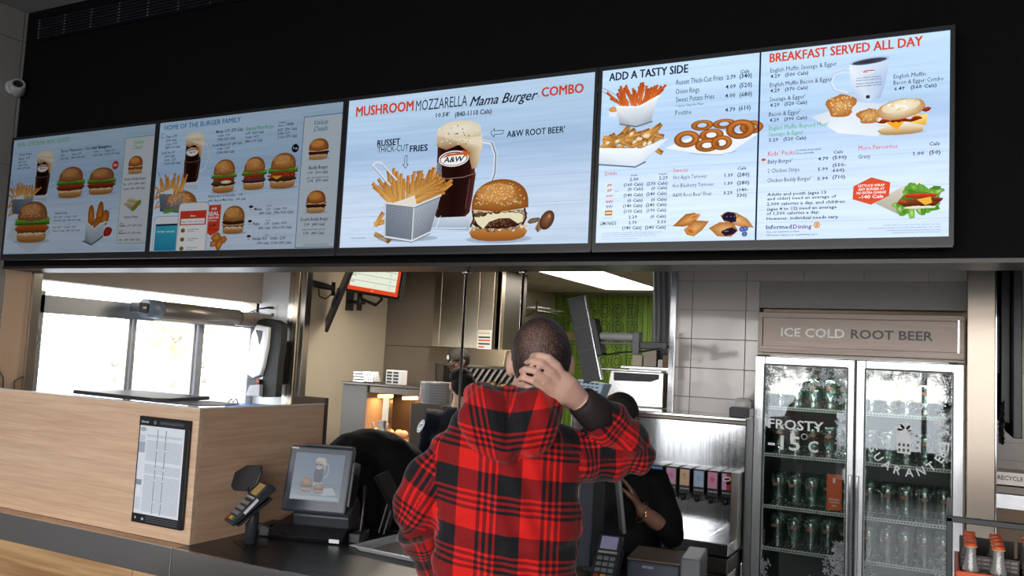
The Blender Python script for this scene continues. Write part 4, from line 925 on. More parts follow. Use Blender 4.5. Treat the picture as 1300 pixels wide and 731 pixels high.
            tri([(0, .38), (.25, .6), (.55, .55), (.66, .25), (.5, .02), (.2, .05)], 7, '#e2ac70', '#a86a30'); P.ell(u+w*.46, v+h*.22, w*.17, h*.14, '#15142a', '#331c2c', 18, 9, .2, .15)
            for q in range(8): P.ell(u+w*(.36+.03*q*(q % 2+.4)), v+h*(.8 if q % 2 else .24), w*.02, h*.03, '#8a94b8', '#1a1a34', 8, 11)
            for cx, cy in ((.74, .3), (.82, .32), (.8, .12)): P.ell(u+w*cx, v+h*cy, w*.06, h*.1, '#7c92cc', '#2c3f7c', 14, 12)
    elif k == 'logo_small': P.ell(u+w/2, v+h/2, w/2, h/2, '#ffffff', None, 16, 3); P.poly([(u, v+h*.5), (u+w*.4, v+h*.95), (u+w*.8, v+h*.9), (u+w, v+h*.55), (u+w*.5, v+h*.72)], '#c84a2c', 4); P.text('A&W', u+w*.15, v+h*.15, h*.5, '#1c1c24', x1=u+w*.85, bold=.05, layer=5)
    elif k == 'scribble': P.line([(u+w*i/9, v+h*(.5+.4*math.sin(i*2.3))) for i in range(10)], h*.16, a[0], 3)
    elif k == 'block': P.rect(u, v, u+w, v+h, a[0], 3); P.rect(u+w*.1, v+h*.35, u+w*.9, v+h*.65, '#f1e2c8', 4)
    elif k == 'hash':
        n = 26; pts = wob(u+w*.5, v+h*.5, w*.5, h*.48, n, .06, rnd); pts = [(p[0]+(.08*w*math.sin(4*i*2*PI/n)), p[1]) for i, p in enumerate(pts)]
        for i in range(n): P.poly([(u+w*.5, v+h*.5), pts[i], pts[(i+1) % n]], '#d8a05c', 5, cols=[srgb('#e0b070'), srgb('#a8642a'), srgb('#a8642a')])
        for i in range(60): P.ell(u+w*rnd.uniform(.12, .88), v+h*rnd.uniform(.15, .85), w*.035, h*.025, rnd.choice(['#f0d49c', '#a8622a', '#c88440', '#e8c080']), None, 7, 6, rnd.random()*3, .3)
    elif k == 'coffee':
        x0 = u+w*.32; g = w*.68
        P.line([(x0+g*.06, v+h*.7), (u+w*.22, v+h*.74), (u+w*.06, v+h*.68), (u+w*.0, v+h*.5), (u+w*.08, v+h*.32), (u+w*.3, v+h*.22), (x0+g*.14, v+h*.2)], w*.045, '#b9cbe6', 4)
        P.line([(x0+g*.06, v+h*.69), (u+w*.22, v+h*.725), (u+w*.07, v+h*.67), (u+w*.02, v+h*.5), (u+w*.09, v+h*.34), (u+w*.3, v+h*.24)], w*.014, '#e9f1fb', 5)
        P.poly([(x0+g*.2, v+h*.06), (x0+g*.5, v), (x0+g*.78, v+h*.06), (x0+g*.9, v+h*.4), (x0+g*1.0, v+h*.93), (x0, v+h*.86), (x0+g*.04, v+h*.4)], '#dbe7f6', 6, cols=[srgb(q) for q in ('#b2c4e0', '#c9d8ec', '#9fb4d6', '#aabfe0', '#c8d8f0', '#e6effa', '#c6d6ee')])
        P.ell(x0+g*.5, v+h*.91, g*.5, h*.085, '#cfdff4', '#a9bfe0', 26, 7, .06); P.ell(x0+g*.5, v+h*.9, g*.43, h*.06, '#2b2a33', '#4a4a58', 26, 8, .06)
        P.ell(x0+g*.46, v+h*.66, g*.16, h*.035, '#ffffff', None, 18, 8); P.poly([(x0+g*.3, v+h*.66), (x0+g*.4, v+h*.7), (x0+g*.6, v+h*.7), (x0+g*.64, v+h*.67), (x0+g*.5, v+h*.68)], '#c84a2c', 9); P.text('A&W', x0+g*.34, v+h*.64, h*.03, '#20202a', x1=x0+g*.58, bold=.05, layer=9)
        for i, s_ in enumerate(('OUR COFFEE IS ORGANIC,', 'FAIRTRADE & DELICIOUS', 'FRESHLY ROASTED BEANS', 'BREWED IN SMALL BATCHES')): P.text(s_, x0+g*.18, v+h*(.53-.055*i-(.02 if i > 1 else 0)), h*.024, '#3a4258', x1=x0+g*.8, bold=.02, layer=8)
        P.rect(x0+g*.43, v+h*.07, x0+g*.52, v+h*.14, '#262c3c', 8)
    elif k == 'muffin':
        P.ell(u+w*.5, v+h*.03, w*.45, h*.06, '#8fa0b8', '#b9cadf', 20, 3)
        band(P, u+w*.03, v, w*.86, h*.26, '#ead9b4', '#a87c3c', 4, rnd, .08); band(P, u+w*.02, v+h*.22, w*.9, h*.16, '#f6f2ea', '#d8d4c8', 5, rnd, .2)
        P.poly([(u+w*.16, v+h*.38), (u+w*.38, v+h*.12), (u+w*.55, v+h*.38)], '#f0a828', 6); P.poly([(u+w*.6, v+h*.3), (u+w*.9, v+h*.2), (u+w*.95, v+h*.5), (u+w*.7, v+h*.5)], '#f3c450', 6, cols=[srgb(q) for q in ('#f6d060', '#e8a020', '#f8dc80', '#f0b030')])
        band(P, u+w*.0, v+h*.34, w*.84, h*.1, '#a8381f', '#5c150c', 7, rnd, .9); band(P, u+w*.8, v+h*.56, w*.2, h*.14, '#b8452a', '#6c1c10', 6, rnd, .7, 6)
        P.ell(u+w*.45, v+h*.68, w*.45, h*.27, '#efe6d2', '#b8894c', 26, 8, .12, .03); P.ell(u+w*.45, v+h*.76, w*.36, h*.17, '#f4eddd', '#e2d0aa', 24, 9, .12, .02)
        for i in range(14): P.ell(u+w*rnd.uniform(.15, .75), v+h*rnd.uniform(.66, .88), w*.03, h*.02, rnd.choice(['#fbf8f0', '#d8bd8c']), None, 8, 10, .2, .2)
    elif k == 'hexagon':
        P.poly([(u+w*(.5+.0), v+h), (u+w, v+h*.78), (u+w*.97, v+h*.3), (u+w*.5, v), (u, v+h*.22), (u+w*.02, v+h*.7)], '#dc5230', 9)
        for i, (s_, c_) in enumerate((('LETTUCE WRAP', .1), ('ANY BURGER AT', .1), ('NO EXTRA CHARGE', .06))): P.text(s_, u+w*(c_+.05), v+h*(.66-.13*i), h*.09, '#ffffff', x1=u+w*(.95-c_), bold=.05, layer=10)
        P.text('-140 Cals', u+w*.17, v+h*.24, h*.12, '#ffffff', x1=u+w*.82, bold=.05, layer=10)
    elif k == 'lettuce_wrap':
        P.poly([(u, v+h*.42), (u+w*.35, v+h*.78), (u+w*.7, v+h*1.0), (u+w*.6, v+h*.3), (u+w*.42, v+h*.05)], '#d8d4c8', 4, cols=[srgb(q) for q in ('#b8b4a6', '#cfcabc', '#ebe8de', '#d0ccc0', '#aaa698')])
        for q in range(46):
            a_ = rnd.uniform(0, 2*PI); r_ = rnd.uniform(.55, 1.0); P.ell(u+w*(.64+.33*r_*math.cos(a_)), v+h*(.46+.42*r_*math.sin(a_)), w*.085, h*.075, rnd.choice(['#8ec452', '#5e9a30', '#b4dc7c', '#457f24']), rnd.choice(['#4b8428', '#6aa63a']), 10, 5+q % 3, rnd.random()*3, .25)
        P.ell(u+w*.64, v+h*.46, w*.27, h*.22, '#3f6a22', '#4f8428', 20, 8); band(P, u+w*.36, v+h*.3, w*.6, h*.24, '#8a4a28', '#4a2010', 9, rnd, .25); band(P, u+w*.42, v+h*.52, w*.5, h*.12, '#d8482c', '#98240f', 10, rnd, .2); band(P, u+w*.42, v+h*.24, w*.48, h*.07, '#f3efe4', '#cfc8b4', 10, rnd, .3)
        P.poly([(u+w*.62, v+h*.48), (u+w*.82, v+h*.54), (u+w*.84, v+h*.38), (u+w*.74, v+h*.33)], '#f2b040', 11); band(P, u+w*.33, v+h*.36, w*.15, h*.12, '#b85a30', '#6c2410', 11, rnd, .5, 6); band(P, u+w*.84, v+h*.42, w*.16, h*.1, '#8a3a20', '#5c1c10', 11, rnd, .6, 6)

def backdrop(name, s, tint):
    """glowing backdrop of whitewashed boards behind the menu pictures"""
    m, nt, b, o = nmat(name); nt.nodes.remove(b)
    tc = N(nt, 'ShaderNodeTexCoord'); mp = N(nt, 'ShaderNodeMapping'); mp.inputs['Scale'].default_value = (1.3, 1, 26)
    nt.links.new(tc.outputs['Object'], mp.inputs[0]); nz = N(nt, 'ShaderNodeTexNoise'); nz.inputs['Scale'].default_value = 2.4; nz.inputs['Detail'].default_value = 6
    nt.links.new(mp.outputs[0], nz.inputs['Vector'])
    se = N(nt, 'ShaderNodeSeparateXYZ'); nt.links.new(tc.outputs['Generated'], se.inputs[0])
    rp = N(nt, 'ShaderNodeValToRGB'); e = rp.color_ramp.elements; e[0].position = 0; e[0].color = (.60, .74, .93, 1); e[1].position = 1; e[1].color = (.52, .70, .90, 1)
    for p_, c_ in ((.45, (.53, .68, .90, 1)), (.62, (.40, .56, .80, 1)), (.70, (.44, .62, .84, 1)), (.2, (.66, .79, .96, 1))): q = e.new(p_); q.color = c_
    nt.links.new(se.outputs[2], rp.inputs[0])
    mr = N(nt, 'ShaderNodeMapRange'); mr.inputs[1].default_value = .35; mr.inputs[2].default_value = .65; mr.inputs[3].default_value = .95; mr.inputs[4].default_value = 1.06; nt.links.new(nz.outputs[0], mr.inputs[0])
    mx = N(nt, 'ShaderNodeMix', data_type='RGBA', blend_type='MULTIPLY'); mx.inputs[0].default_value = 1; nt.links.new(rp.outputs[0], mx.inputs[6]); nt.links.new(mr.outputs[0], mx.inputs[7])
    m2 = N(nt, 'ShaderNodeMix', data_type='RGBA', blend_type='MULTIPLY'); m2.inputs[0].default_value = 1; nt.links.new(mx.outputs[2], m2.inputs[6]); m2.inputs[7].default_value = tuple(tint)+(1,)
    em_ = N(nt, 'ShaderNodeEmission'); em_.inputs[1].default_value = s; nt.links.new(m2.outputs[2], em_.inputs[0]); nt.links.new(em_.outputs[0], o.inputs[0])
SX0, SW, SH, SG, SZ, SY = -4.937, 1.21, .68, .0318, 2.1095, 3.022
DISP = [(MENU_1, .30, 'chicken', 'leftmost menu display, chicken burgers and strips under a green headline'),
        (MENU_2, .42, 'family', 'menu display with a blue headline, three burgers in a row and two phones'),
        (MENU_3, .90, 'combo', 'menu display showing one large root beer mug, fries basket and mushroom burger'),
        (MENU_4, 1.15, 'sides', 'rightmost menu display, split into tasty sides and all day breakfast')]
for i, (items, s, nm, lab) in enumerate(DISP):
    x = SX0+i*(SW+SG); root = thing('menu_display', lab, 'screen', (x+SW/2, 3.118, SZ), 0, 'menu displays under the black bulkhead')
    fr = MB().box((x-.0145, SY+.004, SZ-.03), (x+SW+.0145, 3.085, SZ+SH+.016)).box((x-.0145, SY-.004, SZ-.03), (x+SW+.0145, SY+.004, SZ-.0005)).box((x-.0145, SY-.004, SZ+SH+.0005), (x+SW+.0145, SY+.004, SZ+SH+.016))
    fr.box((x-.0145, SY-.004, SZ-.0005), (x-.0005, SY+.004, SZ+SH+.0005)).box((x+SW+.0005, SY-.004, SZ-.0005), (x+SW+.0145, SY+.004, SZ+SH+.0005))
    fr.build('bezel', 'black_plastic', root)
    MB().box((x-.012, SY-.0055, SZ-.036), (x+SW+.012, SY+.012, SZ-.0285)).build('lower_edge', 'dark_plastic', root)
    MB().box((x+.4, 3.085, SZ+.15), (x+.8, 3.118, SZ+.5)).build('wall_bracket', 'black_plastic', root)
    backdrop('menu_backdrop_'+nm, s, (1, 1, 1)); ink('menu_ink_'+nm, s*.95)
    MB().box((x, SY, SZ), (x+SW, SY+.003, SZ+SH)).build('backlit_panel', 'menu_backdrop_'+nm, root)
    P = Print(.00006, True)
    for it in items:
        if it[0] == 'T': P.text(it[1], it[2], it[3], it[5], it[6], x1=it[4], bold=it[7], shear=it[8], layer=16, res=2 if it[5] > .02 else 1)
        elif it[0] == 'split': P.rect(it[1]-.003, 0, it[1]+.003, SH, '#0f2036', 15)
        elif it[0] == 'line': P.line([(it[1], it[2]), (it[3], it[4])], it[5], it[6], 3)
        else: picture(P, it)
    if i == 2: P.line([(0, .135), (SW, .16)], .0012, '#8ea6c4', 1)
    for q in range(3): P.line([(0, .06+.11*q), (SW, .06+.11*q)], .0009, '#9db4d0', 1)
    P.build('menu_print', 'menu_ink_'+nm, root, (x, SY, SZ), (1, 0, 0), (0, 0, 1), .0004)
# ============================================================ SERVICE COUNTER
ct = thing('service_counter', 'long service counter with a dark top, stainless front edge and wooden front', 'counter', (-1.2, 2.6, 0))
MB().box((XL+.01, 2.262, .885), (-.55, 2.95, .92)).box((-2.44, 2.203, .885), (-.55, 2.2625, .92)).build('countertop', 'countertop', ct, .002)
MB().box((XL+.01, 2.203, .885), (-2.441, 2.262, .9195)).build('wooden_ledge', 'oak', ct)
for i, (x0, x1) in enumerate(((XL+.01, -4.2), (-4.198, -2.434), (-2.431, -.55))):
    MB().box((x0, 2.19, .818), (x1, 2.203, .923)).build('steel_edge', 'brushed_x', ct, .0015)
for i, (x0, x1) in enumerate(((XL+.01, -4.0), (-3.996, -2.68), (-2.676, -1.6), (-1.596, -.55))):
    MB().box((x0, 2.235, .1), (x1, 2.255, .817)).build('front_panel', 'hickory', ct, .0015)
MB().box((XL+.01, 2.256, 0), (-.55, 2.93, .884)).build('carcass', 'dark_plastic', ct)
# the boxed-in wooden screen on the counter
bx = thing('counter_screen_box', 'pale oak boxed partition standing on the left end of the counter', 'partition', (-3.7, 2.6, .92))
MB().box((XL+.01, 2.265, .9205), (-2.43, 2.285, 1.408)).build('front_panel', 'oak', bx, .001)
MB().box((-2.45, 2.286, .9205), (-2.43, 2.964, 1.408)).build('side_panel', 'oak_side', bx, .001)
pm('laminate_cap', (.72, .70, .68), .3)
MB().box((XL+.01, 2.262, 1.408), (-2.428, 2.289, 1.412)).box((-2.454, 2.289, 1.408), (-2.428, 2.966, 1.412)).build('cap', 'laminate_cap', bx)
MB().box((XL+.01, 2.289, 1.14), (-2.454, 2.942, 1.16)).build('inner_shelf', 'white_plastic', bx)
# nutrition poster
ps = thing('nutrition_poster', 'black framed nutrition chart on the front of the oak partition', 'poster', (-2.592, 2.2645, .97))
A, B = (-2.7265, .970), (-2.4605, 1.3635)
MB().box((A[0], 2.252, A[1]), (B[0], 2.264, B[1])).build('frame', 'black_plastic', ps, .002)
P = Print(.0001); w_, h_ = B[0]-A[0], B[1]-A[1]
P.rect(.008, .034, w_-.022, h_-.034, '#e4eaf4', 1)
P.rect(.0, .0, w_, .034, '#17181c', 1); P.rect(0, h_-.034, w_, h_, '#17181c', 1)
P.text('informed', .012, h_-.024, .009, '#e8e8ea', x1=.05, bold=.03, layer=2); P.ell(.085, h_-.02, .006, .006, '#b9bcc2', None, 14, 2); P.ell(.085, h_-.02, .004, .004, '#17181c', None, 14, 3)
P.rect(.11, h_-.026, w_-.03, h_-.012, '#3b3d44', 2)
P.text('nutrition facts for all menu items are available on request at the counter', .115, h_-.021, .004, '#8d9098', x1=w_-.035, layer=3)
P.ell(.02, .018, .003, .005, '#d8d8dc', None, 10, 2); P.ell(.058, .016, .007, .005, '#b8b8bc', None, 10, 2)
for i in range(3): P.rect(.075, .008+.008*i, w_-.025, .0115+.008*i, '#55575e', 2)
P.ell(.026, h_-.048, .014, .007, '#20242e', None, 18, 2); P.ell(.026, h_-.048, .012, .0052, '#dfe5ee', None, 18, 3); P.text('A&W', .017, h_-.051, .0065, '#20242e', x1=.036, bold=.03, layer=4)
rnd = random.Random(2)
for c0, c1 in ((.008, .042),): P.rect(c0, h_-.135, c1, h_-.095, '#a9b2c4', 2); P.rect(c0, h_-.255, c1-.004, h_-.235, '#8c95a8', 2)
P.rect(.018, h_-.283, .032, h_-.265, '#eef1f6', 2)
for q in range(9): P.rect(.010, .05+.005*q, .038, .0525+.005*q, '#c2cad8', 2)
for q in range(6): P.rect(.010, h_-.092+.004*q, .038, h_-.090+.004*q, '#b8c1d0', 2)
y = h_-.068; grp = 0
while y > .042:
    if rnd.random() < .09: y -= .006; continue
    for (a, b) in ((.048, .102), (.108, .146), (.152, w_-.03)):
        P.rect(a, y, b, y+.0013, '#8b93a6', 2)
    y -= .0048
for xx in (.103, .147): 
    for (q0, q1) in ((.04, .08), (.085, .16), (.166, .2), (.206, .27), (.276, h_-.045)): P.rect(xx, q0, xx+.0035, q1, '#666e80', 3)
P.build('chart', 'ink_paper', ps, (A[0], 2.252, A[1]), (1, 0, 0), (0, 0, 1), .0006)

bb = thing('wall_board', 'brown board standing behind the far corner of the oak partition', 'board', (-2.88, 3.42, 0))
pm('brown_board', (.12, .085, .06), .6)
MB().box((-3.0, 3.40, .0), (-2.787, 3.43, 1.405)).build('board', 'brown_board', bb, .002)

# ------------------------------------------------------------ card terminal on a post (left)
def card_terminal(label, loc, rotz, post, shield, nm):
    t = thing('card_terminal', label, 'card reader', loc, rotz)
    b = lambda m, n, mt, par=t, bv=0: m.build(n, mt, par, bv, local=True)
    R = Matrix.Translation((0, 0, post)) @ Matrix.Rotation(math.radians(38), 4, 'X')
    if post > .02:
        b(MB().box((-.06, -.04, 0), (.06, .04, .004)), 'base_plate', 'black_plastic', bv=.002)
        b(MB().lathe([(.021, .004), (.021, post-.012), (.016, post-.002)], n=20), 'post', 'dark_plastic')
    tr = lambda m: (setattr(m, 'v', [tuple(R @ Vector(p)) for p in m.v]), m)[1]
    b(tr(MB().box((-.042, -.075, -.004), (.042, .06, .004))), 'cradle', 'black_plastic', bv=.003)
    body = MB().prism([(-.085, .006), (-.088, .022), (.0, .034), (.075, .046), (.088, .03), (.088, .012)], -.038, .038, 'X')
    bd = b(tr(body), 'body', 'dark_plastic', bv=.004)
    face = lambda yy: .0225+(yy+.088)*.137
    P = Print(.0001)
    P.rect(-.026, .03, .026, .066, '#b98a3c' if nm == 'left' else '#a9a6d8', 2); P.rect(-.03, .02, .03, .026, '#aab0ba', 2)
    d = Vector((0, .088, .012)).normalized()
    P.build('screen', 'ink_paper', bd, R @ Vector((0, .0, .0355)), (R.to_3x3() @ Vector((1, 0, 0))), (R.to_3x3() @ d), .0005) if False else None
    # screen, keys: small raised pieces on the sloping face
    ang = math.atan2(.012, .088)
    R2 = R @ Matrix.Translation((0, -.088, .022)) @ Matrix.Rotation(ang, 4, 'X')
    tr2 = lambda m: (setattr(m, 'v', [tuple(R2 @ Vector(p)) for p in m.v]), m)[1]
    b(tr2(MB().box((-.027, .115, .0), (.027, .160, .0025))), 'screen', 'amber_screen' if nm == 'left' else 'violet_screen', bd)
    b(tr2(MB().box((-.030, .100, .0), (.030, .107, .002))), 'function_strip', 'light_grey_plastic', bd)
    for r_ in range(4):
        for c_ in range(3):
            mt = 'grey_key'
            if r_ == 0: mt = ('red_key', 'yellow_key', 'green_key')[c_]
            b(tr2(MB().box((-.029+c_*.0205, .012+r_*.021, 0), (-.029+c_*.0205+.0165, .012+r_*.021+.013, .003))), 'key', mt, bd, .001)
    if nm == 'left':
        b(tr2(MB().box((.0381, .05, -.014), (.0386, .11, -.004))), 'paper_sticker', 'white_plastic', bd)
        b(tr2(MB().box((.0381, .035, -.034), (.0386, .06, -.026))), 'paper_sticker', 'white_plastic', bd)
    return t
pm('amber_screen', (.50, .34, .12), .2); pm('violet_screen', (.42, .40, .62), .2); pm('grey_key', (.20, .21, .23), .4)
pm('red_key', (.45, .03, .02), .4); pm('yellow_key', (.75, .36, .03), .4); pm('green_key', (.02, .25, .10), .4)
t1 = card_terminal('card reader on a short black post beside the oak partition', (-2.285, 2.42, .92), math.radians(20), .115, True, 'left')
t1.rotation_euler = (0, 0, math.radians(-27)); t1.scale = (1.12,)*3; _m = Matrix.Translation((-2.285, 2.42, .92)) @ Matrix.Rotation(math.radians(-27), 4, 'Z') @ Matrix.Scale(1.12, 4); t1['_m'] = [x for r in _m for x in r]
sh = MB().prism([(-.055, -.035), (-.052, .012), (-.01, .04), (.05, .045), (.058, .02), (.05, -.02), (.02, -.045), (-.04, -.048)], -.004, .004, 'Y')
sh.v = [tuple(Matrix.Translation((-.085, .0, .205)) @ Matrix.Rotation(.55, 4, 'Z') @ Matrix.Rotation(-.25, 4, 'X') @ Vector(p)) for p in sh.v]
sh.tube([(-.065, .0, .175), (-.03, .01, .12)], .006, 8)
sh.build('privacy_shield', 'black_plastic', t1, .003, local=True)
cb = tag(MB().tube([(-2.27, 2.43, 1.0), (-2.22, 2.50, .96), (-2.235, 2.56, .935), (-2.26, 2.60, .924)], .003, 8).build('cable', 'black_rubber'), 'thin black cable from the left card reader to the register', 'cable')

# ------------------------------------------------------------ register facing the customer
rg = thing('register', 'black touch screen register with a lit picture of burgers, on the counter', 'register', (-2.195, 2.68, .92), math.radians(17))
b = lambda m, n, mt, par=rg, bv=0: m.build(n, mt, par, bv, local=True)
b(MB().prism([(-.10, .0), (-.115, .018), (-.06, .05), (.12, .06), (.15, .0)], -.15, .15, 'X'), 'base', 'black_plastic', bv=.004)
nk = b(MB().prism([(-.045, .04), (-.055, .09), (.03, .16), (.07, .13), (.07, .05)], -.08, .15, 'X'), 'neck', 'dark_plastic', bv=.006)
R = Matrix.Translation((0, -.055, .10)) @ Matrix.Rotation(math.radians(-13), 4, 'X')
tr = lambda m: (setattr(m, 'v', [tuple(R @ Vector(p)) for p in m.v]), m)[1]
pm('register_blue', (.045, .055, .075), .3)
hd = b(tr(MB().box((-.132, 0, 0), (.132, .035, .252))), 'display_housing', 'register_blue', bv=.008)
P = Print(.0001); sw, sh_ = .205, .180
P.rect(0, 0, sw, sh_, '#8fa3b8', 1, [srgb(q) for q in ('#a8b4c2', '#9aa8b8', '#5f7285', '#788a9c')]); P.rect(0, 0, sw, sh_*.36, '#8a97a6', 2, [srgb(q) for q in ('#c3ccd6', '#aeb8c4', '#75828f', '#8b98a6')]); P.rect(.004, .004, sw-.01, .016, '#d4dbe2', 3)
mug(P, .085, .055, .06, .11, 0, 4); burger(P, .035, .030, .055, .055, 'papa', 16); burger(P, .092, .028, .045, .038, 'papa', 24)
P.poly([(.115, .045), (.13, .02), (.19, .026), (.17, .052)], '#dfe3e8', 22)
P.c = [tuple(.45*q_+.55*g_ for q_, g_ in zip(c_, (.42, .47, .53))) for c_ in P.c]  # colours pulled towards grey, painting in the pale wash of a slanted view
ink('register_ink', .62)
O_ = R @ Vector((-.1025, 0, .045)); mw_ = Matrix([rg['_m'][0:4], rg['_m'][4:8], rg['_m'][8:12], rg['_m'][12:16]])
P.build('lit_screen', 'register_ink', hd, mw_ @ O_, mw_.to_3x3() @ (R.to_3x3() @ Vector((1, 0, 0))), mw_.to_3x3() @ (R.to_3x3() @ Vector((0, 0, 1))), .0006)
b(tr(MB().box((-.125, -.001, .238), (-.095, .001, .245))), 'maker_badge', 'light_grey_plastic', hd)
b(tr(MB().box((-.07, .002, .252), (.125, .04, .262))), 'top_strip', 'black_plastic', hd, .002)
b(tr(MB().box((.133, .0, .03), (.146, .07, .2))), 'side_reader', 'black_plastic', hd, .003)
b(MB().box((.10, -.118, .006), (.14, -.113, .02)), 'paper_sticker', 'white_plastic')
b(MB().box((.155, -.06, .0), (.20, .05, .035)).tube([(.18, .0, .03), (.18, .02, .12), (.17, .05, .2)], .007, 8), 'printer_arm', 'black_plastic', bv=.003)
b(MB().box((-.20, -.09, .0), (-.155, .02, .045)), 'power_box', 'black_plastic', bv=.006)
# second display leaning behind the register
d2 = thing('tilted_tablet', 'thin black display leaning at an angle behind the lit register', 'display', (-1.87, 2.885, .92), math.radians(20))
R = Matrix.Rotation(math.radians(-32), 4, 'Y'); m_ = MB().box((-.006, -.09, .03), (.008, .09, .29)); m_.v = [tuple(R @ Vector(p)) for p in m_.v]; m_.build('panel', 'black_panel', d2, .003, local=True)
MB().box((-.07, -.05, 0), (.05, .05, .02)).tube([(0, 0, .015), (-.02, 0, .09), (-.06, 0, .13)], .009, 8).build('foot', 'black_plastic', d2, .002, local=True)
R = Matrix.Translation((-.14, 0, 0)) @ Matrix.Rotation(math.radians(14), 4, 'Y'); m_ = MB().box((0, -.07, .03), (.008, .0, .16)).box((.02, -.07, .03), (.028, .0, .165)); m_.v = [tuple(R @ Vector(p)) for p in m_.v]; m_.build('slot_bars', 'black_plastic', d2, .002, local=True)
# sheet tray
st = thing('sheet_tray', 'empty aluminium sheet tray on the counter beside the man', 'tray', (-1.74, 2.68, .9205), math.radians(-4))
pm('aluminium', (.62, .64, .67), .4, .35, var=.05)
m_ = MB(); x0, x1, y0, y1 = -.185, .20, -.125, .13; f = .02
vs = [(x0+f, y0+f, .002), (x1-f, y0+f, .002), (x1-f, y1-f, .002), (x0+f, y1-f, .002), (x0, y0, .022), (x1, y0, .022), (x1, y1, .022), (x0, y1, .022), (x0-.008, y0-.008, .020), (x1+.008, y0-.008, .020), (x1+.008, y1+.008, .020), (x0-.008, y1+.008, .020)]
m_.add(vs, [(0, 1, 2, 3)]+[(i, (i+1) % 4, (i+1) % 4+4, i+4) for i in range(4)]+[(i+4, (i+1) % 4+4, (i+1) % 4+8, i+8) for i in range(4)])
o = m_.build('pan', 'aluminium', st, local=True); sd = o.modifiers.new('s', 'SOLIDIFY'); sd.thickness = .0015; sd.offset = 0
pm('tray_paper', (.36, .30, .27), .8); MB().box((x0+.03, y0+.03, .0025), (x1-.03, y1-.03, .0035)).build('liner', 'tray_paper', st, local=True)
# second card reader, by the worker
t2 = card_terminal('card reader with a violet screen, standing on the counter right of the man', (-.955, 2.60, .92), math.radians(8), .098, False, 'right')
pr_ = thing('receipt_printer', 'dark receipt printer on the counter in front of the worker', 'printer', (-.82, 2.78, .92), math.radians(8))
b = lambda m, n, mt, par=pr_, bv=0: m.build(n, mt, par, bv, local=True)
b(MB().box((-.11, -.1, .0), (.06, .1, .105)), 'body', 'register_blue', bv=.008); b(MB().box((-.11, -.101, .106), (.06, .1, .112)), 'cover', 'brown_board', bv=.002); b(MB().box((.062, -.12, 0), (.125, .08, .135)), 'side_unit', 'grey_plastic', bv=.006)
P = Print(.0001); P.text('OPTION', 0, 0, .008, '#b8bcc4', bold=.02); mw_ = Matrix([pr_['_m'][0:4], pr_['_m'][4:8], pr_['_m'][8:12], pr_['_m'][12:16]])
P.build('lettering', 'ink_paper', pr_, mw_ @ Vector((-.06, -.1005, .085)), mw_.to_3x3() @ Vector((1, 0, 0)), (0, 0, 1), .0005)
# upright steel / screen edge right behind the man
rd = thing('order_screen', 'tall dark order screen seen edge on, right of the man', 'display', (-1.10, 2.82, .92), math.radians(102))
b = lambda m, n, mt, par=rd, bv=0: m.build(n, mt, par, bv, local=True)
b(MB().box((-.09, -.06, 0), (.09, .06, .015)), 'foot', 'black_plastic', bv=.004); b(MB().box((-.02, -.02, .015), (.02, .02, .2)), 'stem', 'black_plastic')
b(MB().box((-.13, -.022, .05), (.13, .022, .40)), 'housing', 'register_blue', bv=.006); b(MB().box((-.132, .0225, .048), (.132, .030, .402)), 'steel_edge', 'chrome', bv=.002)

# ============================================================ KITCHEN
# green slatted wall with outlined lettering
def slat_green():
    m, nt, b, o = nmat('green_slats'); tc = N(nt, 'ShaderNodeTexCoord'); nz = N(nt, 'ShaderNodeTexNoise'); nz.inputs['Scale'].default_value = 6
    mp = N(nt, 'ShaderNodeMapping'); mp.inputs['Scale'].default_value = (4, 1, .4); nt.links.new(tc.outputs['Object'], mp.inputs[0]); nt.links.new(mp.outputs[0], nz.inputs['Vector'])
    rp = N(nt, 'ShaderNodeValToRGB'); rp.color_ramp.elements[0].position = .35; rp.color_ramp.elements[0].color = (.15, .27, .03, 1); rp.color_ramp.elements[1].position = .65; rp.color_ramp.elements[1].color = (.26, .42, .05, 1)
    nt.links.new(nz.outputs[0], rp.inputs[0]); nt.links.new(rp.outputs[0], b.inputs['Base Color']); b.inputs['Roughness'].default_value = .5
slat_green()
gw = struct('wall_green', box((-4.2, 9.27, 0), (-2.6, 9.31, 2.44)), 'green_slats')
for i in range(26):
    x = -4.2+i*.0612
    MB().box((x+.004, 9.255, .9), (x+.057, 9.27, 2.438)).build('slat', 'green_slats', gw, .003)
P = Print(.0005)
def outline(P, body, x0, z0, cap, wd, col='#10160a'):
    """lettering drawn as inner and outer outline"""
    cur = x0
    for ch in body:
        st = cap*.145; o_ = cap*.03; W_ = cap*.86
        def stroke(pts, closed=False): P.line(pts, .007, col, 2, closed)
        cx, cz = cur+W_/2, z0+cap/2
        if ch in 'OG':
            for r in (1, .55):
                pts = [(cx+W_*.5*r*math.cos(i*PI/14), cz+cap*.5*r*math.sin(i*PI/14)) for i in range(28)]
                if ch == 'G': pts = [p for i, p in enumerate(pts) if not 0 <= i <= 3]; pts = pts+([(cx+W_*.5*r, cz), (cx+.05*cap, cz)] if r == 1 else [(cx+W_*.2, cz-.1*cap)])
                stroke(pts, ch == 'O')
        elif ch == 'D':
            for r in (0, .2):
                q = cap*r; pts = [(cur+q+.02, z0+q)]+[(cur+W_*.5+(W_*.5-q)*math.cos(a), cz+(cap*.5-q)*math.sin(a)) for a in [-PI/2+i*PI/12 for i in range(13)]]+[(cur+q+.02, z0+cap-q)]
                stroke(pts, True)
        elif ch == 'F':
            k = cap*.2; stroke([(cur, z0), (cur+k, z0), (cur+k, cz-k/2), (cur+W_*.7, cz-k/2), (cur+W_*.7, cz+k/2), (cur+k, cz+k/2), (cur+k, z0+cap-k), (cur+W_*.85, z0+cap-k), (cur+W_*.85, z0+cap), (cur, z0+cap)], True)
        cur += wd
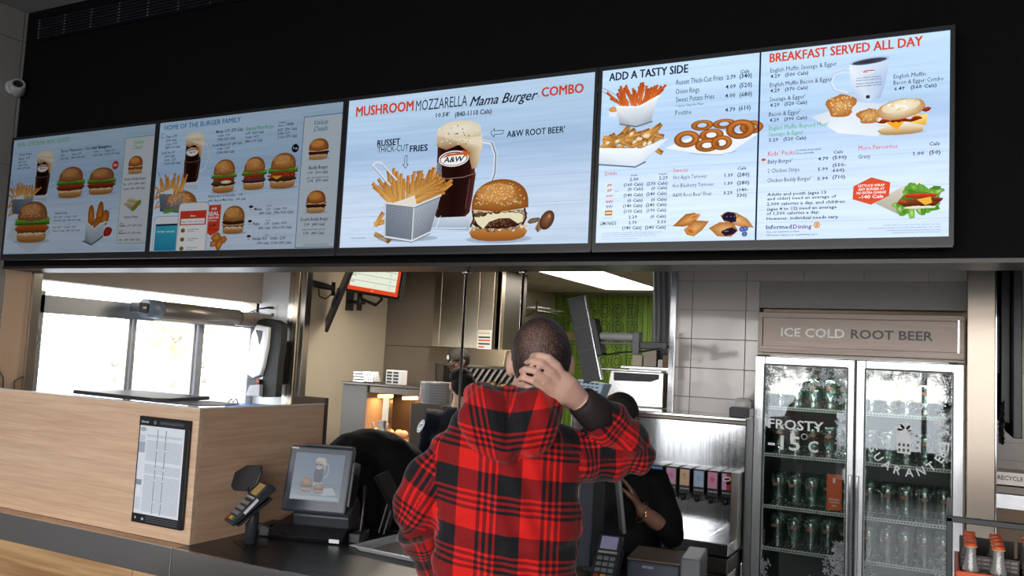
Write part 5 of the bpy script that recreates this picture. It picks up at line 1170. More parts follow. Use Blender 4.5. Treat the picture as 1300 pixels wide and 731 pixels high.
for i, wd_ in enumerate(('GOOD', 'FOOD', 'GOOD', 'FOOD', 'GOOD', 'FOOD')):
    zz = 2.336-i*.196-.155-(.0 if i < 2 else .02)
    if i == 2: P.line([(-3.62+.02, 2.0), (-3.6, 1.93)], .006, '#10160a', 2)
    outline(P, wd_, -3.79, 2.18-i*.1935, .155, .167)
P.build('lettering', 'ink_paper', gw, (0, 9.2545, 0), (1, 0, 0), (0, 0, 1), .0005)
# lights in the kitchen ceiling
for (y0, y1), lab in (((7.15, 8.35), 'white ceiling light panel nearest the green wall'), ((5.92, 7.12), 'white ceiling light panel just behind the bulkhead edge')):
    cl = thing('ceiling_light', lab, 'light', (-2.9, (y0+y1)/2, 2.43), 0, None)
    MB().box((-3.2, y0, 2.425), (-2.6, y1, 2.434)).build('diffuser', 'lamp_panel', cl); f_ = MB()
    for a, b_ in (((-3.215, y0-.012, 2.42), (-3.2, y1+.012, 2.439)), ((-2.6, y0-.012, 2.42), (-2.585, y1+.012, 2.439)), ((-3.2, y0-.012, 2.42), (-2.6, y0, 2.439)), ((-3.2, y1, 2.42), (-2.6, y1+.012, 2.439))): f_.box(a, b_)
    f_.build('frame', 'white_plastic', cl)
al = bpy.data.lights.new('ceiling_lamp', 'AREA'); al.shape = 'RECTANGLE'; al.size = .6; al.size_y = 1.2; al.energy = 15; al.color = (1, .80, .52)
for p in ((-3.4, 5.2, 2.42), (-1.2, 7.6, 2.42)):
    o = bpy.data.objects.new('ceiling_lamp', al); o.location = p; COL.objects.link(o)
    cl = thing('ceiling_light', 'ceiling light panel above the warming cabinet, hidden by the bulkhead' if p[0] < -3 else 'ceiling light panel above the back of the kitchen, hidden by the bulkhead', 'light', (p[0], p[1], 2.43))
    MB().box((p[0]-.3, p[1]-.6, 2.428), (p[0]+.3, p[1]+.6, 2.434)).build('diffuser', 'lamp_panel', cl)
# stainless wall panels and hood
pw = struct('wall_steel_panels', box((-5.1, 6.56, 0), (-4.05, 6.7, 2.47)), 'steel_dark')
pm('taupe_steel', (.24, .20, .165), .38, .35, var=.08, scale=3)
for a, b_ in (((-4.735, 6.545, 1.718), (-4.13, 6.56, 2.44)), ((-4.735, 6.545, .9), (-4.68, 6.56, 1.712)), ((-4.676, 6.545, .9), (-4.13, 6.56, 1.712))): MB().box(a, b_).build('panel', 'taupe_steel', pw, .002)
hd = thing('range_hood', 'tall warm stainless extractor hood above the grill', 'extractor hood', (-3.8, 6.8, 1.4))
for x0, x1 in ((-4.128, -4.052), (-4.048, -3.662), (-3.658, -3.515), (-3.51, -3.46)):
    MB().box((x0, 6.46 if x0 < -3.52 else 6.5, 1.722), (x1, 6.5 if x0 < -3.52 else 6.56, 2.43)).build('panel', 'steel_warm', hd, .003)
MB().box((-4.12, 6.5, 1.72), (-3.47, 7.0, 2.43)).build('duct', 'steel_dark', hd)
MB().prism([(6.40, 1.575), (6.44, 1.72), (6.99, 1.72), (6.99, 1.575)], -4.128, -3.36, 'X').build('canopy', 'steel_warm', hd, .003)
for i in range(17):
    x = -4.42+i*.062
    MB().prism([(x, 1.36), (x+.03, 1.36), (x+.155, 1.545), (x+.125, 1.545)], 6.72, 6.745, 'Y').build('baffle', 'steel_panel', hd, .002)
MB().box((-4.5, 6.75, .9), (-3.3, 6.78, 1.56)).build('back_panel', 'steel_dark', hd)
nt_ = tag(MB().box((-3.655, 6.453, 1.715), (-3.52, 6.4585, 1.885)).build('safety_notice', 'white_plastic'), 'small white notice with orange and black bars on the hood', 'notice')
P = Print(.0001); P.rect(.01, .13, .125, .16, '#d8d4c8', 1)
for k in range(5): P.ell(.022+.023*k, .142, .006, .008, '#c08030', None, 8, 2)
for z_, c_ in ((.1, '#30302c'), (.073, '#d85a20'), (.043, '#30302c'), (.015, '#d85a20')): P.rect(.01, z_, .125 if z_ != .015 else .07, z_+.014, c_, 1)
P.build('notice_print', 'ink_paper', nt_, (-3.655, 6.453, 1.715), (1, 0, 0), (0, 0, 1), .0005)
# grill line under the hood
gr = thing('grill_line', 'dark cooking line under the hood', 'grill', (-3.9, 6.55, 0))
MB().box((-4.6, 6.2, 0), (-3.2, 6.53, .88)).build('body', 'steel_dark', gr, .004); MB().box((-4.62, 6.17, .88), (-3.18, 6.535, .93)).build('griddle', 'steel_panel', gr, .003)
for k in range(5): MB().cyl((-4.3+.2*k, 6.2, .8), (-4.3+.2*k, 6.17, .8), .02, n=12).build('knob', 'black_plastic', gr)
# warming cabinet with heat lamps
wc = thing('warming_cabinet', 'grey warming cabinet with glowing heat lamps below the wall displays', 'warmer', (-3.9, 5.5, 0))
pm('grey_enamel', (.21, .205, .20), .4, var=.06)
MB().box((-4.26, 5.4, .55), (-4.02, 5.78, 1.385)).build('side_body', 'grey_enamel', wc, .006)
MB().box((-4.02, 5.76, .9), (-3.55, 5.78, 1.385)).build('back_panel', 'steel_dark', wc)
MB().box((-4.27, 5.38, 1.385), (-3.5, 5.80, 1.405)).build('top_shelf', 'steel_dark', wc, .003)
MB().box((-4.02, 5.42, 1.33), (-3.52, 5.7, 1.382)).build('lamp_hood', 'steel_dark', wc, .003)
for k, x in enumerate((-3.95, -3.72)):
    MB().tube([(x, 5.46, 1.305), (x+.13, 5.46, 1.315)], .013, 10).build('heat_lamp', 'heat_glow', wc)
hl = bpy.data.lights.new('heat_lamp', 'AREA'); hl.shape = 'RECTANGLE'; hl.size = .4; hl.size_y = .1; hl.energy = 5; hl.color = (1, .42, .12)
ho = bpy.data.objects.new('heat_lamp', hl); ho.location = (-3.8, 5.52, 1.29); COL.objects.link(ho)
MB().box((-4.02, 5.40, .55), (-3.15, 5.78, .985)).build('lower_body', 'steel_panel', wc, .004)
MB().box((-4.24, 5.45, 0), (-3.2, 5.75, .549)).build('plinth', 'steel_dark', wc)
MB().box((-3.86, 5.395, .99), (-3.80, 5.44, 1.30)).build('post', 'steel_warm', wc, .002)
MB().box((-4.0, 5.36, .985), (-3.15, 5.6, 1.0)).build('pass_shelf', 'steel_warm', wc, .002)
MB().box((-3.72, 5.393, .80), (-3.62, 5.399, .85)).build('handle_recess', 'black_plastic', wc, .004)
tag(MB().box((-3.60, 5.55, 1.005), (-3.2, 5.57, 1.14)).build('steel_guard', 'steel_panel', None, .002), 'upright steel guard plate on the pass shelf right of the heat lamps', 'guard')
pm('bun', (.55, .28, .12), .6, var=.2); pm('wrap_paper', (.75, .55, .45), .6)
for k in range(6):
    tag(MB().ball((-3.98+.065*k, 5.50+.03*(k % 2), 1.03), (.034, .034, .028), 10).build('wrapped_burger', 'wrap_paper'), ('leftmost', 'second', 'third', 'fourth', 'fifth', 'rightmost')[k]+' wrapped burger on the pass shelf under the heat lamps', 'burger', 'wrapped burgers under the heat lamps')
sc_ = tag(MB().prism([(-3.93, 1.005), (-3.79, 1.005), (-3.8, 1.04), (-3.83, 1.07), (-3.83, 1.13), (-3.88, 1.13), (-3.88, 1.07), (-3.925, 1.04)], 5.375, 5.385, 'Y').build('scoop', 'light_grey_plastic', None, .004), 'grey fries scoop with two prongs in front of the warming cabinet', 'scoop')
MB().tube([(-3.915, 5.38, 1.03), (-3.925, 5.37, 1.11)], .009, 8).tube([(-3.805, 5.38, 1.03), (-3.785, 5.37, 1.11)], .009, 8).build('prongs', 'light_grey_plastic', sc_)
# pans and a rack on top of the cabinet
for k, (dx, dz, w_) in enumerate(((0, 0, .11), (.003, .022, .105), (.001, .044, .1), (.0, .066, .095))):
    tag(MB().box((-4.18+dx, 5.42, 1.406+dz), (-4.18+dx+w_, 5.52, 1.424+dz)).build('steel_pan', 'steel_bright', None, .003), ('lowest', 'second lowest', 'second highest', 'topmost')[k]+' steel pan in the stack on the warming cabinet', 'pan', 'steel pans stacked on the warming cabinet')
for k in range(4):
    m_ = MB().box((0, 5.42, 0), (.016, 5.52, .085)); R = Matrix.Translation((-4.065+.022*k, 0, 1.409)) @ Matrix.Rotation(-.3, 4, 'Y'); m_.v = [tuple(R @ Vector(p)) for p in m_.v]
    tag(m_.build('steel_plate', 'steel_bright', None, .002), ('leftmost', 'second', 'third', 'rightmost')[k]+' steel plate leaning in the row beside the stacked pans', 'plate', 'steel plates leaning on the warming cabinet')
tr_ = thing('timer_rack', 'white timer unit with dark windows on the warming cabinet', 'timer', (-3.8, 5.46, 1.405))
MB().box((-3.865, 5.42, 1.405), (-3.72, 5.50, 1.515)).build('body', 'white_plastic', tr_, .004)
for r_ in range(4):
    for c_ in range(2): MB().box((-3.852+.06*c_, 5.416, 1.417+.024*r_), (-3.808+.06*c_, 5.421, 1.431+.024*r_)).build('window', 'black_plastic', tr_)
# perforated steel cylinder on the prep station
ps_ = thing('prep_station', 'dark prep station behind the staff, left of the man', 'station', (-3.21, 5.12, 0))
MB().box((-3.34, 5.0, 0), (-3.08, 5.24, 1.305)).build('body', 'steel_dark', ps_, .004)
cyl = thing('perforated_cylinder', 'shiny perforated steel utensil cylinder on the prep station', 'container', (-3.21, 5.12, 1.306))
MB().lathe([(.112, 1.306), (.115, 1.312), (.115, 1.452), (.118, 1.458), (.112, 1.458)], (-3.21, 5.12, 0), 32, None).build('wall', 'polished', cyl)
for k in range(26):
    a = -PI+.12*k+.0
    for r_ in range(7):
        if k % 9 in (4, 5): continue
        x, y = -3.21+.1155*math.cos(a), 5.12+.1155*math.sin(a)
        n_ = Vector((math.cos(a), math.sin(a), 0)); u_ = Vector((-n_.y, n_.x, 0)); c_ = Vector((x, y, 1.328+.018*r_))
        if k == 0 and r_ == 0: hm = MB()
        pts = [c_+n_*.0008+u_*.0035*math.cos(t*PI/3)+Vector((0, 0, .0035*math.sin(t*PI/3))) for t in range(6)]
        hm.add([tuple(p) for p in pts], [(0, 1, 2, 3, 4, 5)])
hm.build('perforations', 'black_plastic', cyl)['kind'] = 'stuff'
# wall displays of the kitchen
tv = thing('kitchen_display', 'order display with a red frame on an arm high on the cream wall', 'screen', (-4.37, 5.85, 2.3))
def tf(mb, M4): mb.v = [tuple(M4 @ Vector(p)) for p in mb.v]; return mb
Rt = Matrix.Translation((-4.39, 5.9, 2.29)) @ Matrix.Rotation(math.radians(-3), 4, 'Z') @ Matrix.Rotation(math.radians(7.5), 4, 'Y')
tf(MB().box((-.305, 0, -.165), (.305, .045, .2)), Rt).build('housing', 'black_plastic', tv, .005)
P = Print(.0001); P.rect(0, 0, .56, .33, '#e04a22', 1); P.rect(.018, .035, .53, .31, '#e6ecd8', 2)
for k in range(5):
    P.line([(.018, .09+.055*k), (.53, .085+.055*k)], .003, '#50604a', 3); P.ell(.46, .062+.055*k, .012, .012, '#c89890', None, 14, 3); P.ell(.46, .062+.055*k, .009, .009, '#e6ecd8', None, 14, 4)
    P.text('7', .3, .055+.055*k, .014, '#7a8a74', bold=.0, layer=3)
for k, s_ in enumerate(('Speed', 'Service', 'Food')): P.text(s_, .025, .07+.055*k, .016, '#4a5a48', bold=.02, layer=4)
P.ell(.285, .015, .004, .004, '#ffffff', None, 8, 3); P.ell(.27, .015, .003, .003, '#ffd8c8', None, 8, 3)
ink('kitchen_ink', 1.0); R3 = Rt.to_3x3()
P.build('lit_screen', 'kitchen_ink', tv, Rt @ Vector((-.28, -.0005, -.14)), R3 @ Vector((1, 0, 0)), R3 @ Vector((0, 0, 1)), .0005)
MB().tube([(-4.69, 5.97, 2.08), (-4.60, 5.96, 2.07), (-4.52, 5.95, 2.07)], .018, 10).tube([(-4.57, 5.95, 2.0), (-4.57, 5.95, 2.16)], .024, 12).tube([(-4.55, 5.95, 2.10), (-4.40, 5.96, 2.05), (-4.35, 5.97, 2.10), (-4.38, 5.95, 2.2)], .014, 8).build('arm', 'black_plastic', tv)
MB().box((-4.70, 5.92, 2.0), (-4.685, 6.02, 2.16)).build('wall_plate', 'black_plastic', tv, .003)
t1_ = thing('kitchen_display', 'black display seen edge on, on an arm by the steel corner post', 'screen', (-4.5, 5.55, 2.1))
Rt = Matrix.Translation((-4.47, 5.52, 2.06)) @ Matrix.Rotation(math.radians(68), 4, 'Z') @ Matrix.Rotation(math.radians(24), 4, 'X')
Rt = Matrix.Translation((-4.465, 5.52, 2.07)) @ Matrix.Rotation(math.radians(24), 4, 'Y') @ Matrix.Rotation(math.radians(42), 4, 'Z')
tf(MB().box((-.012, -.24, -.24), (.016, .2, .3)), Rt).build('housing', 'black_plastic', t1_, .004)
tf(MB().box((-.03, -.08, -.07), (-.012, .08, .07)), Rt).build('mount', 'dark_plastic', t1_, .004)
MB().tube([(-4.70, 5.46, 2.19), (-4.60, 5.48, 2.17), (-4.50, 5.5, 2.15)], (.03, .03, .02), 10).tube([(-4.62, 5.46, 2.14), (-4.60, 5.45, 2.08), (-4.54, 5.46, 2.06), (-4.5, 5.48, 2.10)], .006, 6).tube([(-4.5, 5.5, 2.2), (-4.5, 5.5, 2.09)], .016, 8).build('arm', 'black_plastic', t1_)
# wire shelf and clutter on the far left wall
def wire_shelf(y0, y1, z, x0, x1, root):
    m_ = MB()
    for k in range(9): xx = x0+(x1-x0)*k/8; m_.tube([(xx, y0, z), (xx, y1, z)], .004, 5)
    for yy in (y0, (y0+y1)/2, y1): m_.tube([(x0, yy, z-.005), (x1, yy, z-.005)], .006, 5)
    m_.tube([(x1, y0, z-.04), (x1, y1, z-.04)], .005, 5)
    m_.build('wire_shelf', 'chrome', root)
ws_ = thing('wire_rack', 'chrome wire shelving on the wall left of the green slats', 'shelf', (-4.0, 8.4, 0))
for z_ in (2.19, 1.88, 1.62): wire_shelf(7.75, 9.1, z_, -4.18, -3.72, ws_)
for yy in (7.75, 9.1):
    MB().tube([(-3.72, yy, .0), (-3.72, yy, 2.24)], .012, 8).build('post', 'chrome', ws_)
MB().tube([(-4.19, 7.9, 1.95), (-3.75, 7.9, 2.18)], .006, 6).tube([(-4.19, 9.0, 1.95), (-3.75, 9.0, 2.18)], .006, 6).build('brace', 'steel_dark', ws_)
rnd = random.Random(4)
pm('carton', (.30, .20, .12), .7, var=.1); pm('gold_foil', (.6, .42, .16), .35, .5, var=.3, scale=12)
for k in range(5):
    y_ = 7.85+k*.25; tag(MB().box((-4.1, y_, 1.886), (-3.84, y_+.18, 1.886+.1+.04*(k % 2))).build('storage_carton', ('carton', 'steel_dark')[k % 2], None, .004), ('nearest brown carton', 'nearer dark storage box', 'middle brown carton', 'farther dark storage box', 'farthest brown carton')[k]+' on the middle wire shelf', 'box', ('brown cartons', 'dark boxes')[k % 2]+' on the middle wire shelf')
for k in range(7):
    tag(MB().lathe([(.05, 0), (.06, .03), (.045, .10+.02*(k % 3)), (.03, .12+.02*(k % 3))], (-4.0+.09*(k % 3), 7.7+.12*k, 1.63), 10).build('foil_container', 'gold_foil'), ('first', 'second', 'third', 'fourth', 'fifth', 'sixth', 'farthest')[k]+' foil container from the near end of the lowest wire shelf', 'container', 'foil containers on the lowest wire shelf')
sp = tag(MB().box((-3.56, 6.80, 1.2), (-3.34, 6.9, 1.57)).build('paper_roll_box', 'cream_wall', None, .005), 'cream dispenser box hanging right of the hood', 'dispenser')
for k in range(6):
    tag(MB().ball((-3.78+.1*k, 6.635, 1.407+.004*(k % 3)), (.038, .03, .022+.004*(k % 3)), 8).build('food_packet', 'gold_foil'), ('leftmost', 'second', 'third', 'fourth', 'fifth', 'rightmost')[k]+' foil packet on the ledge under the hood, behind the staff', 'packet', 'foil packets on the back ledge')
tag(MB().box((-3.85, 6.575, 0), (-3.2, 6.70, 1.385)).build('back_ledge_unit', 'steel_dark', None, .004), 'dark steel unit below the foil packets', 'unit')
# hanging chrome rods below the bulkhead
for x_, lab in ((-1.945, 'left of the two thin chrome rods under the bulkhead'), (-1.656, 'right of the two thin chrome rods under the bulkhead')):
    rt_ = thing('chrome_rod', lab, 'rod', (x_, 3.3, 0))
    MB().cyl((x_, 3.3, .0), (x_, 3.3, 2.033), .0065, n=12).build('rod', 'steel_bright', rt_); MB().lathe([(.018, 2.022), (.018, 2.034)], (x_, 3.3, 0), 14).build('ceiling_flange', 'chrome', rt_)
# order monitor on a long arm
am = thing('arm_monitor', 'slim black monitor seen edge on, on a grey arm in front of the green wall', 'screen', (-1.63, 4.0, 1.75))
Rt = Matrix.Translation((-1.64, 4.0, 1.765)) @ Matrix.Rotation(math.radians(-14.5), 4, 'Y')
fb = tf(MB().box((-.047, -.012, -.215), (.047, .0, .215)), Rt); fb.build('back_cover', 'black_plastic', am, .002)
tf(MB().box((-.047, -.02, .2152), (.047, .012, .219)), Rt).build('top_edge', 'chrome', am, .001)
tf(MB().box((.047, -.02, -.216), (.053, .012, .219)), Rt).build('steel_edge', 'chrome', am, .001)
for z_ in (.06, -.06): tf(MB().box((-.044, -.014, z_), (.044, -.012, z_+.006)), Rt).build('seam', 'dark_plastic', am)
for k in range(6): tf(MB().box((-.04+.014*k, -.0135, -.2), (-.0385+.014*k, -.012, .2)), Rt).build('rib', 'dark_plastic', am)
tf(MB().box((.054, -.03, -.1), (.085, .04, .09)), Rt).build('rear_housing', 'black_plastic', am, .004)
MB().tube([(-1.56, 4.02, 1.785), (-1.545, 4.0, 1.785), (-1.38, 4.0, 1.785), (-1.365, 4.0, 1.785)], [(.018, .02), (.027, .02), (.024, .02), (.018, .018)], 14).build('arm_cover', 'light_grey_plastic', am)
MB().box((-1.55, 3.985, 1.745), (-1.38, 4.015, 1.757)).box((-1.38, 3.975, 1.70), (-1.345, 4.03, 1.81)).build('arm_joint', 'grey_plastic', am, .003)
MB().box((-1.35, 3.99, 1.73), (-1.21, 4.01, 1.765)).build('rear_arm', 'black_plastic', am, .003)
MB().tube([(-1.56, 4.0, 1.70), (-1.5, 3.98, 1.695), (-1.42, 3.98, 1.71), (-1.33, 3.98, 1.715), (-1.2, 4.0, 1.745)], .005, 6).build('cable', 'black_rubber', am)
# post at the end of the tiled wall, fabric strip, tiled wall
tb = thing('perforated_tray', 'pale blue perforated plastic tray under the arm monitor', 'tray', (-1.6, 4.1, 1.48))
MB().prism([(-1.70, 1.56), (-1.67, 1.485), (-1.56, 1.475), (-1.535, 1.545)], 4.02, 4.14, 'Y').build('tray_body', 'blue_plastic', tb, .006)
sm = MB()
for r_ in range(3):
    for c_ in range(5): sm.box((-1.675+.024*c_, 4.015, 1.545-.018*r_-.004*c_*.3), (-1.66+.024*c_, 4.021, 1.551-.018*r_-.004*c_*.3))
sm.build('slots', 'dark_plastic', tb)
tag(MB().box((-1.68, 4.04, 0), (-1.55, 4.12, 1.474)).build('tray_pedestal', 'dark_plastic', None, .004), 'dark pedestal hidden behind the man, below the blue tray', 'pedestal')
wn_ = thing('stainless_warmer', 'stainless food chute with sloped front and dark opening', 'warmer', (-1.65, 4.95, 1.40))
MB().add([(-1.84, 4.85, 1.405), (-1.485, 4.85, 1.405), (-1.485, 4.85, 1.61), (-1.81, 4.85, 1.61), (-1.84, 5.15, 1.405), (-1.485, 5.15, 1.405), (-1.485, 5.15, 1.61), (-1.81, 5.15, 1.61)], [(0, 1, 2, 3), (1, 5, 6, 2), (0, 3, 7, 4), (3, 2, 6, 7), (4, 7, 6, 5), (0, 4, 5, 1)]).build('body', 'steel_bright', wn_, .004)
MB().add([(-1.79, 4.8465, 1.60), (-1.51, 4.8465, 1.60), (-1.51, 4.8465, 1.572), (-1.56, 4.8465, 1.553), (-1.79, 4.8465, 1.55)], [(0, 1, 2, 3, 4)]).build('opening', 'black_plastic', wn_)
MB().box((-1.85, 4.79, 1.612), (-1.48, 4.9, 1.62)).build('hood_lip', 'steel_bright', wn_, .002)
for k, (x0, x1, z1, mt, lab) in enumerate(((-1.80, -1.735, 1.71, 'cream_wall', 'cream box on the shelf right of the green wall'), (-1.725, -1.64, 1.75, 'steel_dark', 'dark grey box on the shelf right of the green wall'), (-1.63, -1.60, 1.69, 'white_plastic', 'small white socket box on the shelf by the steel post'), (-1.60, -1.55, 1.72, 'carton', 'orange brown box on the shelf beside the steel post'))):
    tag(MB().box((x0, 5.2, 1.641), (x1, 5.28, z1)).build('shelf_box', mt, None, .003), lab, 'box')
tag(MB().box((-1.86, 5.16, 1.625), (-1.50, 5.34, 1.64)).box((-1.86, 5.32, 0), (-1.50, 5.34, 1.625)).build('shelf_unit', 'steel_bright', None, .002), 'narrow steel shelf with small boxes above the food chute', 'shelf')
# grey curtain strip
pm('curtain', (.26, .27, .29), .5, var=.1, scale=2)
m_ = MB(); n_ = 24
vs = []; 
for j in range(9):
    z = 1.66+(2.46-1.66)*j/8
    for i in range(n_+1):
        x = -1.735+(.15)*i/n_+.006*math.sin(j*.7); y = 5.36+.018*math.sin(i*1.15+.3*j)+.01*math.sin(i*.5)
        vs.append((x, y, z))
m_.add(vs, [(j*(n_+1)+i, j*(n_+1)+i+1, (j+1)*(n_+1)+i+1, (j+1)*(n_+1)+i) for j in range(8) for i in range(n_)], True)
o = m_.build('curtain', 'curtain', None); tag(o, 'grey draped strip curtain right of the green wall', 'curtain')
struct('wall_soda', box((-1.62, 5.42, 0), (-1.3, 5.5, 2.47)), 'black_panel')
steel('steel_splash', (.78, .80, .83), .16, 'Z', .1)
pm('tile_grout', (.35, .33, .31), .7); 
def tilemat():
    m, nt, b, o = nmat('glazed_tile'); tc = N(nt, 'ShaderNodeTexCoord'); nz = N(nt, 'ShaderNodeTexNoise'); nz.inputs['Scale'].default_value = 5
    nt.links.new(tc.outputs['Object'], nz.inputs['Vector']); b.inputs['Base Color'].default_value = (.56, .52, .49, 1); b.inputs['Roughness'].default_value = .09
    bp = N(nt, 'ShaderNodeBump'); bp.inputs['Strength'].default_value = .25; bp.inputs['Distance'].default_value = .008; nt.links.new(nz.outputs[0], bp.inputs['Height']); nt.links.new(bp.outputs[0], b.inputs['Normal'])
tilemat()
tw = struct('wall_tiled', MB().box((-1.41, 4.79, 0), (-.93, 4.9, 2.47)).box((-.93, 4.79, 2.0), (.09, 4.9, 2.47)), 'tile_grout')
for r_ in range(7):
    z0, z1 = 1.32+.165*r_, 1.32+.165*(r_+1)
    for c_ in range(6):
        x0, x1 = -1.61+.3035*c_, -1.61+.3035*(c_+1); x0 = max(x0, -1.41); x1 = min(x1, .085); zz0, zz1 = max(z0, 1.40), min(z1, 2.47)
        if x1 > -.93 and zz0 < 2.0:
            if x0 > -.94: continue
            x1 = -.93
        if zz1-zz0 < .02 or x1-x0 < .02: continue
        MB().box((x0+.0015, 4.781, zz0+.0015), (x1-.0015, 4.79, zz1-.0015)).build('tile', 'glazed_tile', tw, .0015)
struct('trim_7', box((-1.425, 4.74, 1.36), (-1.39, 4.80, 2.47)), 'steel_bright', bevel=.002)
# soda station
ss = thing('soda_station', 'stainless soda fountain counter with a tall splash back and drip tray', 'soda fountain', (-1.2, 4.6, 0))
MB().box((-1.93, 4.55, .0), (-.935, 4.785, 1.365)).build('splash_back', 'steel_splash', ss, .004)
MB().box((-1.95, 4.52, 1.366), (-.930, 4.785, 1.385)).build('ledge', 'steel_dark', ss, .003); MB().box((-1.95, 4.50, 1.386), (-.928, 4.785, 1.402)).build('ledge_top', 'steel_bright', ss, .003)
MB().box((-1.45, 4.25, .74), (-.945, 4.55, .80)).build('drip_tray', 'steel_bright', ss, .004); MB().box((-1.45, 4.22, .66), (-.94, 4.55, .735)).build('drip_front', 'steel_dark', ss, .004)
MB().box((-1.45, 4.23, .0), (-.945, 4.55, .655)).build('cabinet', 'steel_bright', ss, .004)
for r_ in range(5):
    for c_ in range(5): MB().box((-1.40+.09*c_, 4.222, .62-.028*r_), (-1.33+.09*c_, 4.232, .632-.028*r_)).build('vent_slot', 'black_plastic', ss)
for k in range(4): MB().box((-1.38+.1*k, 4.3, .8), (-1.376+.1*k, 4.54, .803)).build('grid_bar', 'chrome', ss)
MB().box((-.975, 4.40, .75), (-.935, 4.55, 1.13)).build('side_column', 'steel_panel', ss, .003); MB().box((-.93, 4.5, .4), (-.925, 4.78, 1.4)).build('side_gap', 'black_plastic', ss)
cols = [('#4a78c8', '#9cc0ea'), ('#c890b0', '#d84a8a'), ('#d8b490', '#c8a070'), ('#a8bcd8', '#88a8d0'), ('#d890b0', '#c83a68'), ('#c8a0c8', '#d0381c')]
xs = [(-1.405, -1.343), (-1.327, -1.268), (-1.254, -1.196), (-1.18, -1.12), (-1.107, -1.05), (-1.034, -.974)]
labs = ['leftmost drink nozzle, with a blue label', 'drink nozzle with a pink label, second from the left', 'drink nozzle with a beige label', 'drink nozzle with a pale blue label', 'drink nozzle with a pink label, second from the right', 'rightmost drink nozzle, with a half red label']
for k, (x0, x1) in enumerate(xs):
    vz = thing('drink_valve', labs[k], 'drink nozzle', ((x0+x1)/2, 4.5, .95), 0, 'drink nozzles on the soda fountain')
    MB().box((x0, 4.44, .99), (x1, 4.549, 1.125)).build('body', 'black_plastic', vz, .004)
    MB().lathe([(.013, .955), (.016, .99)], ((x0+x1)/2-.01, 4.46, 0), 12).build('nozzle', 'black_plastic', vz); MB().box(((x0+x1)/2+.008, 4.45, .96), ((x0+x1)/2+.022, 4.47, .99)).build('lever', 'dark_plastic', vz, .002)
    P = Print(.0002); w_ = x1-x0-.008; P.rect(0, 0, w_, .082, cols[k][0], 1); P.ell(w_*.5, .045, w_*.36, .02, cols[k][1], cols[k][0], 16, 2, .4)
    if k == 5: P.rect(w_*.45, 0, w_, .082, '#b82010', 2); P.ell(w_*.5, .055, w_*.4, .012, '#e8e0e4', None, 16, 3, .2); P.ell(w_*.5, .055, w_*.3, .006, '#38201c', None, 16, 4, .2)
    if k == 2: P.text('IIII', w_*.3, .05, .014, '#8a6a58', layer=3)
    P.build('label', 'ink_paper', vz, (x0+.004, 4.44, 1.035), (1, 0, 0), (0, 0, 1), .0006)
    for q in range(4): MB().box((x0+.008+q*.0125, 4.437, 1.015), (x0+.016+q*.0125, 4.44, 1.022)).build('button', 'light_grey_plastic', vz)
cs = thing('cup_tray', 'black caddy with clear lids on the ledge beside the cooler', 'caddy', (-.97, 4.62, 1.403))
MB().box((-1.03, 4.56, 1.403), (-.925, 4.74, 1.415)).box((-1.03, 4.56, 1.415), (-1.022, 4.74, 1.45)).box((-.933, 4.56, 1.415), (-.925, 4.74, 1.45)).box((-1.022, 4.56, 1.415), (-.933, 4.568, 1.455)).build('caddy', 'black_plastic', cs, .002)
pm('lid_plastic', (.62, .60, .58), .25)
MB().lathe([(.0, 1.416), (.042, 1.416), (.04, 1.48), (.032, 1.50), (.0, 1.503)], (-.975, 4.64, 0), 18).build('lid_stack', 'lid_plastic', cs)
# ============================================================ GLASS DOOR COOLER
SC.cycles.transparent_max_bounces = 28
fx0, fx1, fy = -.925, .069, 4.70
ck_ = thing('display_cooler', 'tall two door glass cooler with steel header reading ice cold root beer', 'cooler', (-.428, 5.0, 0))
pm('cooler_inside', (.10, .105, .105), .5)
MB().box((fx0, fy+.03, 0), (fx0+.03, 5.42, 1.74)).build('side_panel', 'black_plastic', ck_); MB().box((fx1-.03, fy+.03, 0), (fx1, 5.42, 1.74)).build('side_panel', 'black_plastic', ck_)
MB().box((fx0+.03, 5.38, .1), (fx1-.03, 5.42, 1.74)).build('back_panel', 'cooler_inside', ck_); MB().box((fx0, fy+.03, 0), (fx1, 5.42, .12)).build('base', 'black_plastic', ck_); MB().box((fx0, fy+.03, 1.74), (fx1, 5.42, 1.968)).build('top_unit', 'steel_dark', ck_)
steel('steel_rose', (.155, .128, .112), .38, 'X', .1)
hdr = MB().box((fx0+.015, fy-.025, 1.752), (fx1, fy+.029, 1.785)).box((fx0+.015, fy-.025, 1.94), (fx1, fy+.029, 1.968)).box((fx0+.015, fy-.025, 1.785), (fx0+.035, fy+.029, 1.94)).box((fx1-.024, fy-.025, 1.785), (fx1, fy+.029, 1.94)).box((fx0+.035, fy-.017, 1.785), (fx1-.024, fy+.02, 1.94)).build('header', 'steel_rose', ck_, .002)
MB().box((fx1-.028, fy-.028, 1.785), (fx1-.022, fy-.016, 1.945)).build('bright_edge', 'chrome', hdr)
P = Print(.0005)
P.text('ICE COLD', 0, 0, .047, '#ffffff', x1=.318, bold=.022, layer=2); P.text('ROOT BEER', .348, 0, .047, '#14100f', x1=.728, bold=.022, layer=2)
P.build('lettering', 'ink_paper', hdr, (-.795, fy-.0175, 1.841), (1, 0, 0), (0, 0, 1), .0004)
MB().box((fx0, fy+.0, .0), (fx1, fy+.03, .1)).build('kick_plate', 'black_plastic', ck_)
MB().box((-.424, fy+.01, .1), (-.418, fy+.03, 1.73)).build('centre_gap', 'black_plastic', ck_)
pm('bright_alu', (.62, .63, .65), .25, .75, var=.03)
glass('cooler_glass', (.93, .96, .95), .09, .015)
pm('rail_white', (.62, .64, .60), .5)
door = []
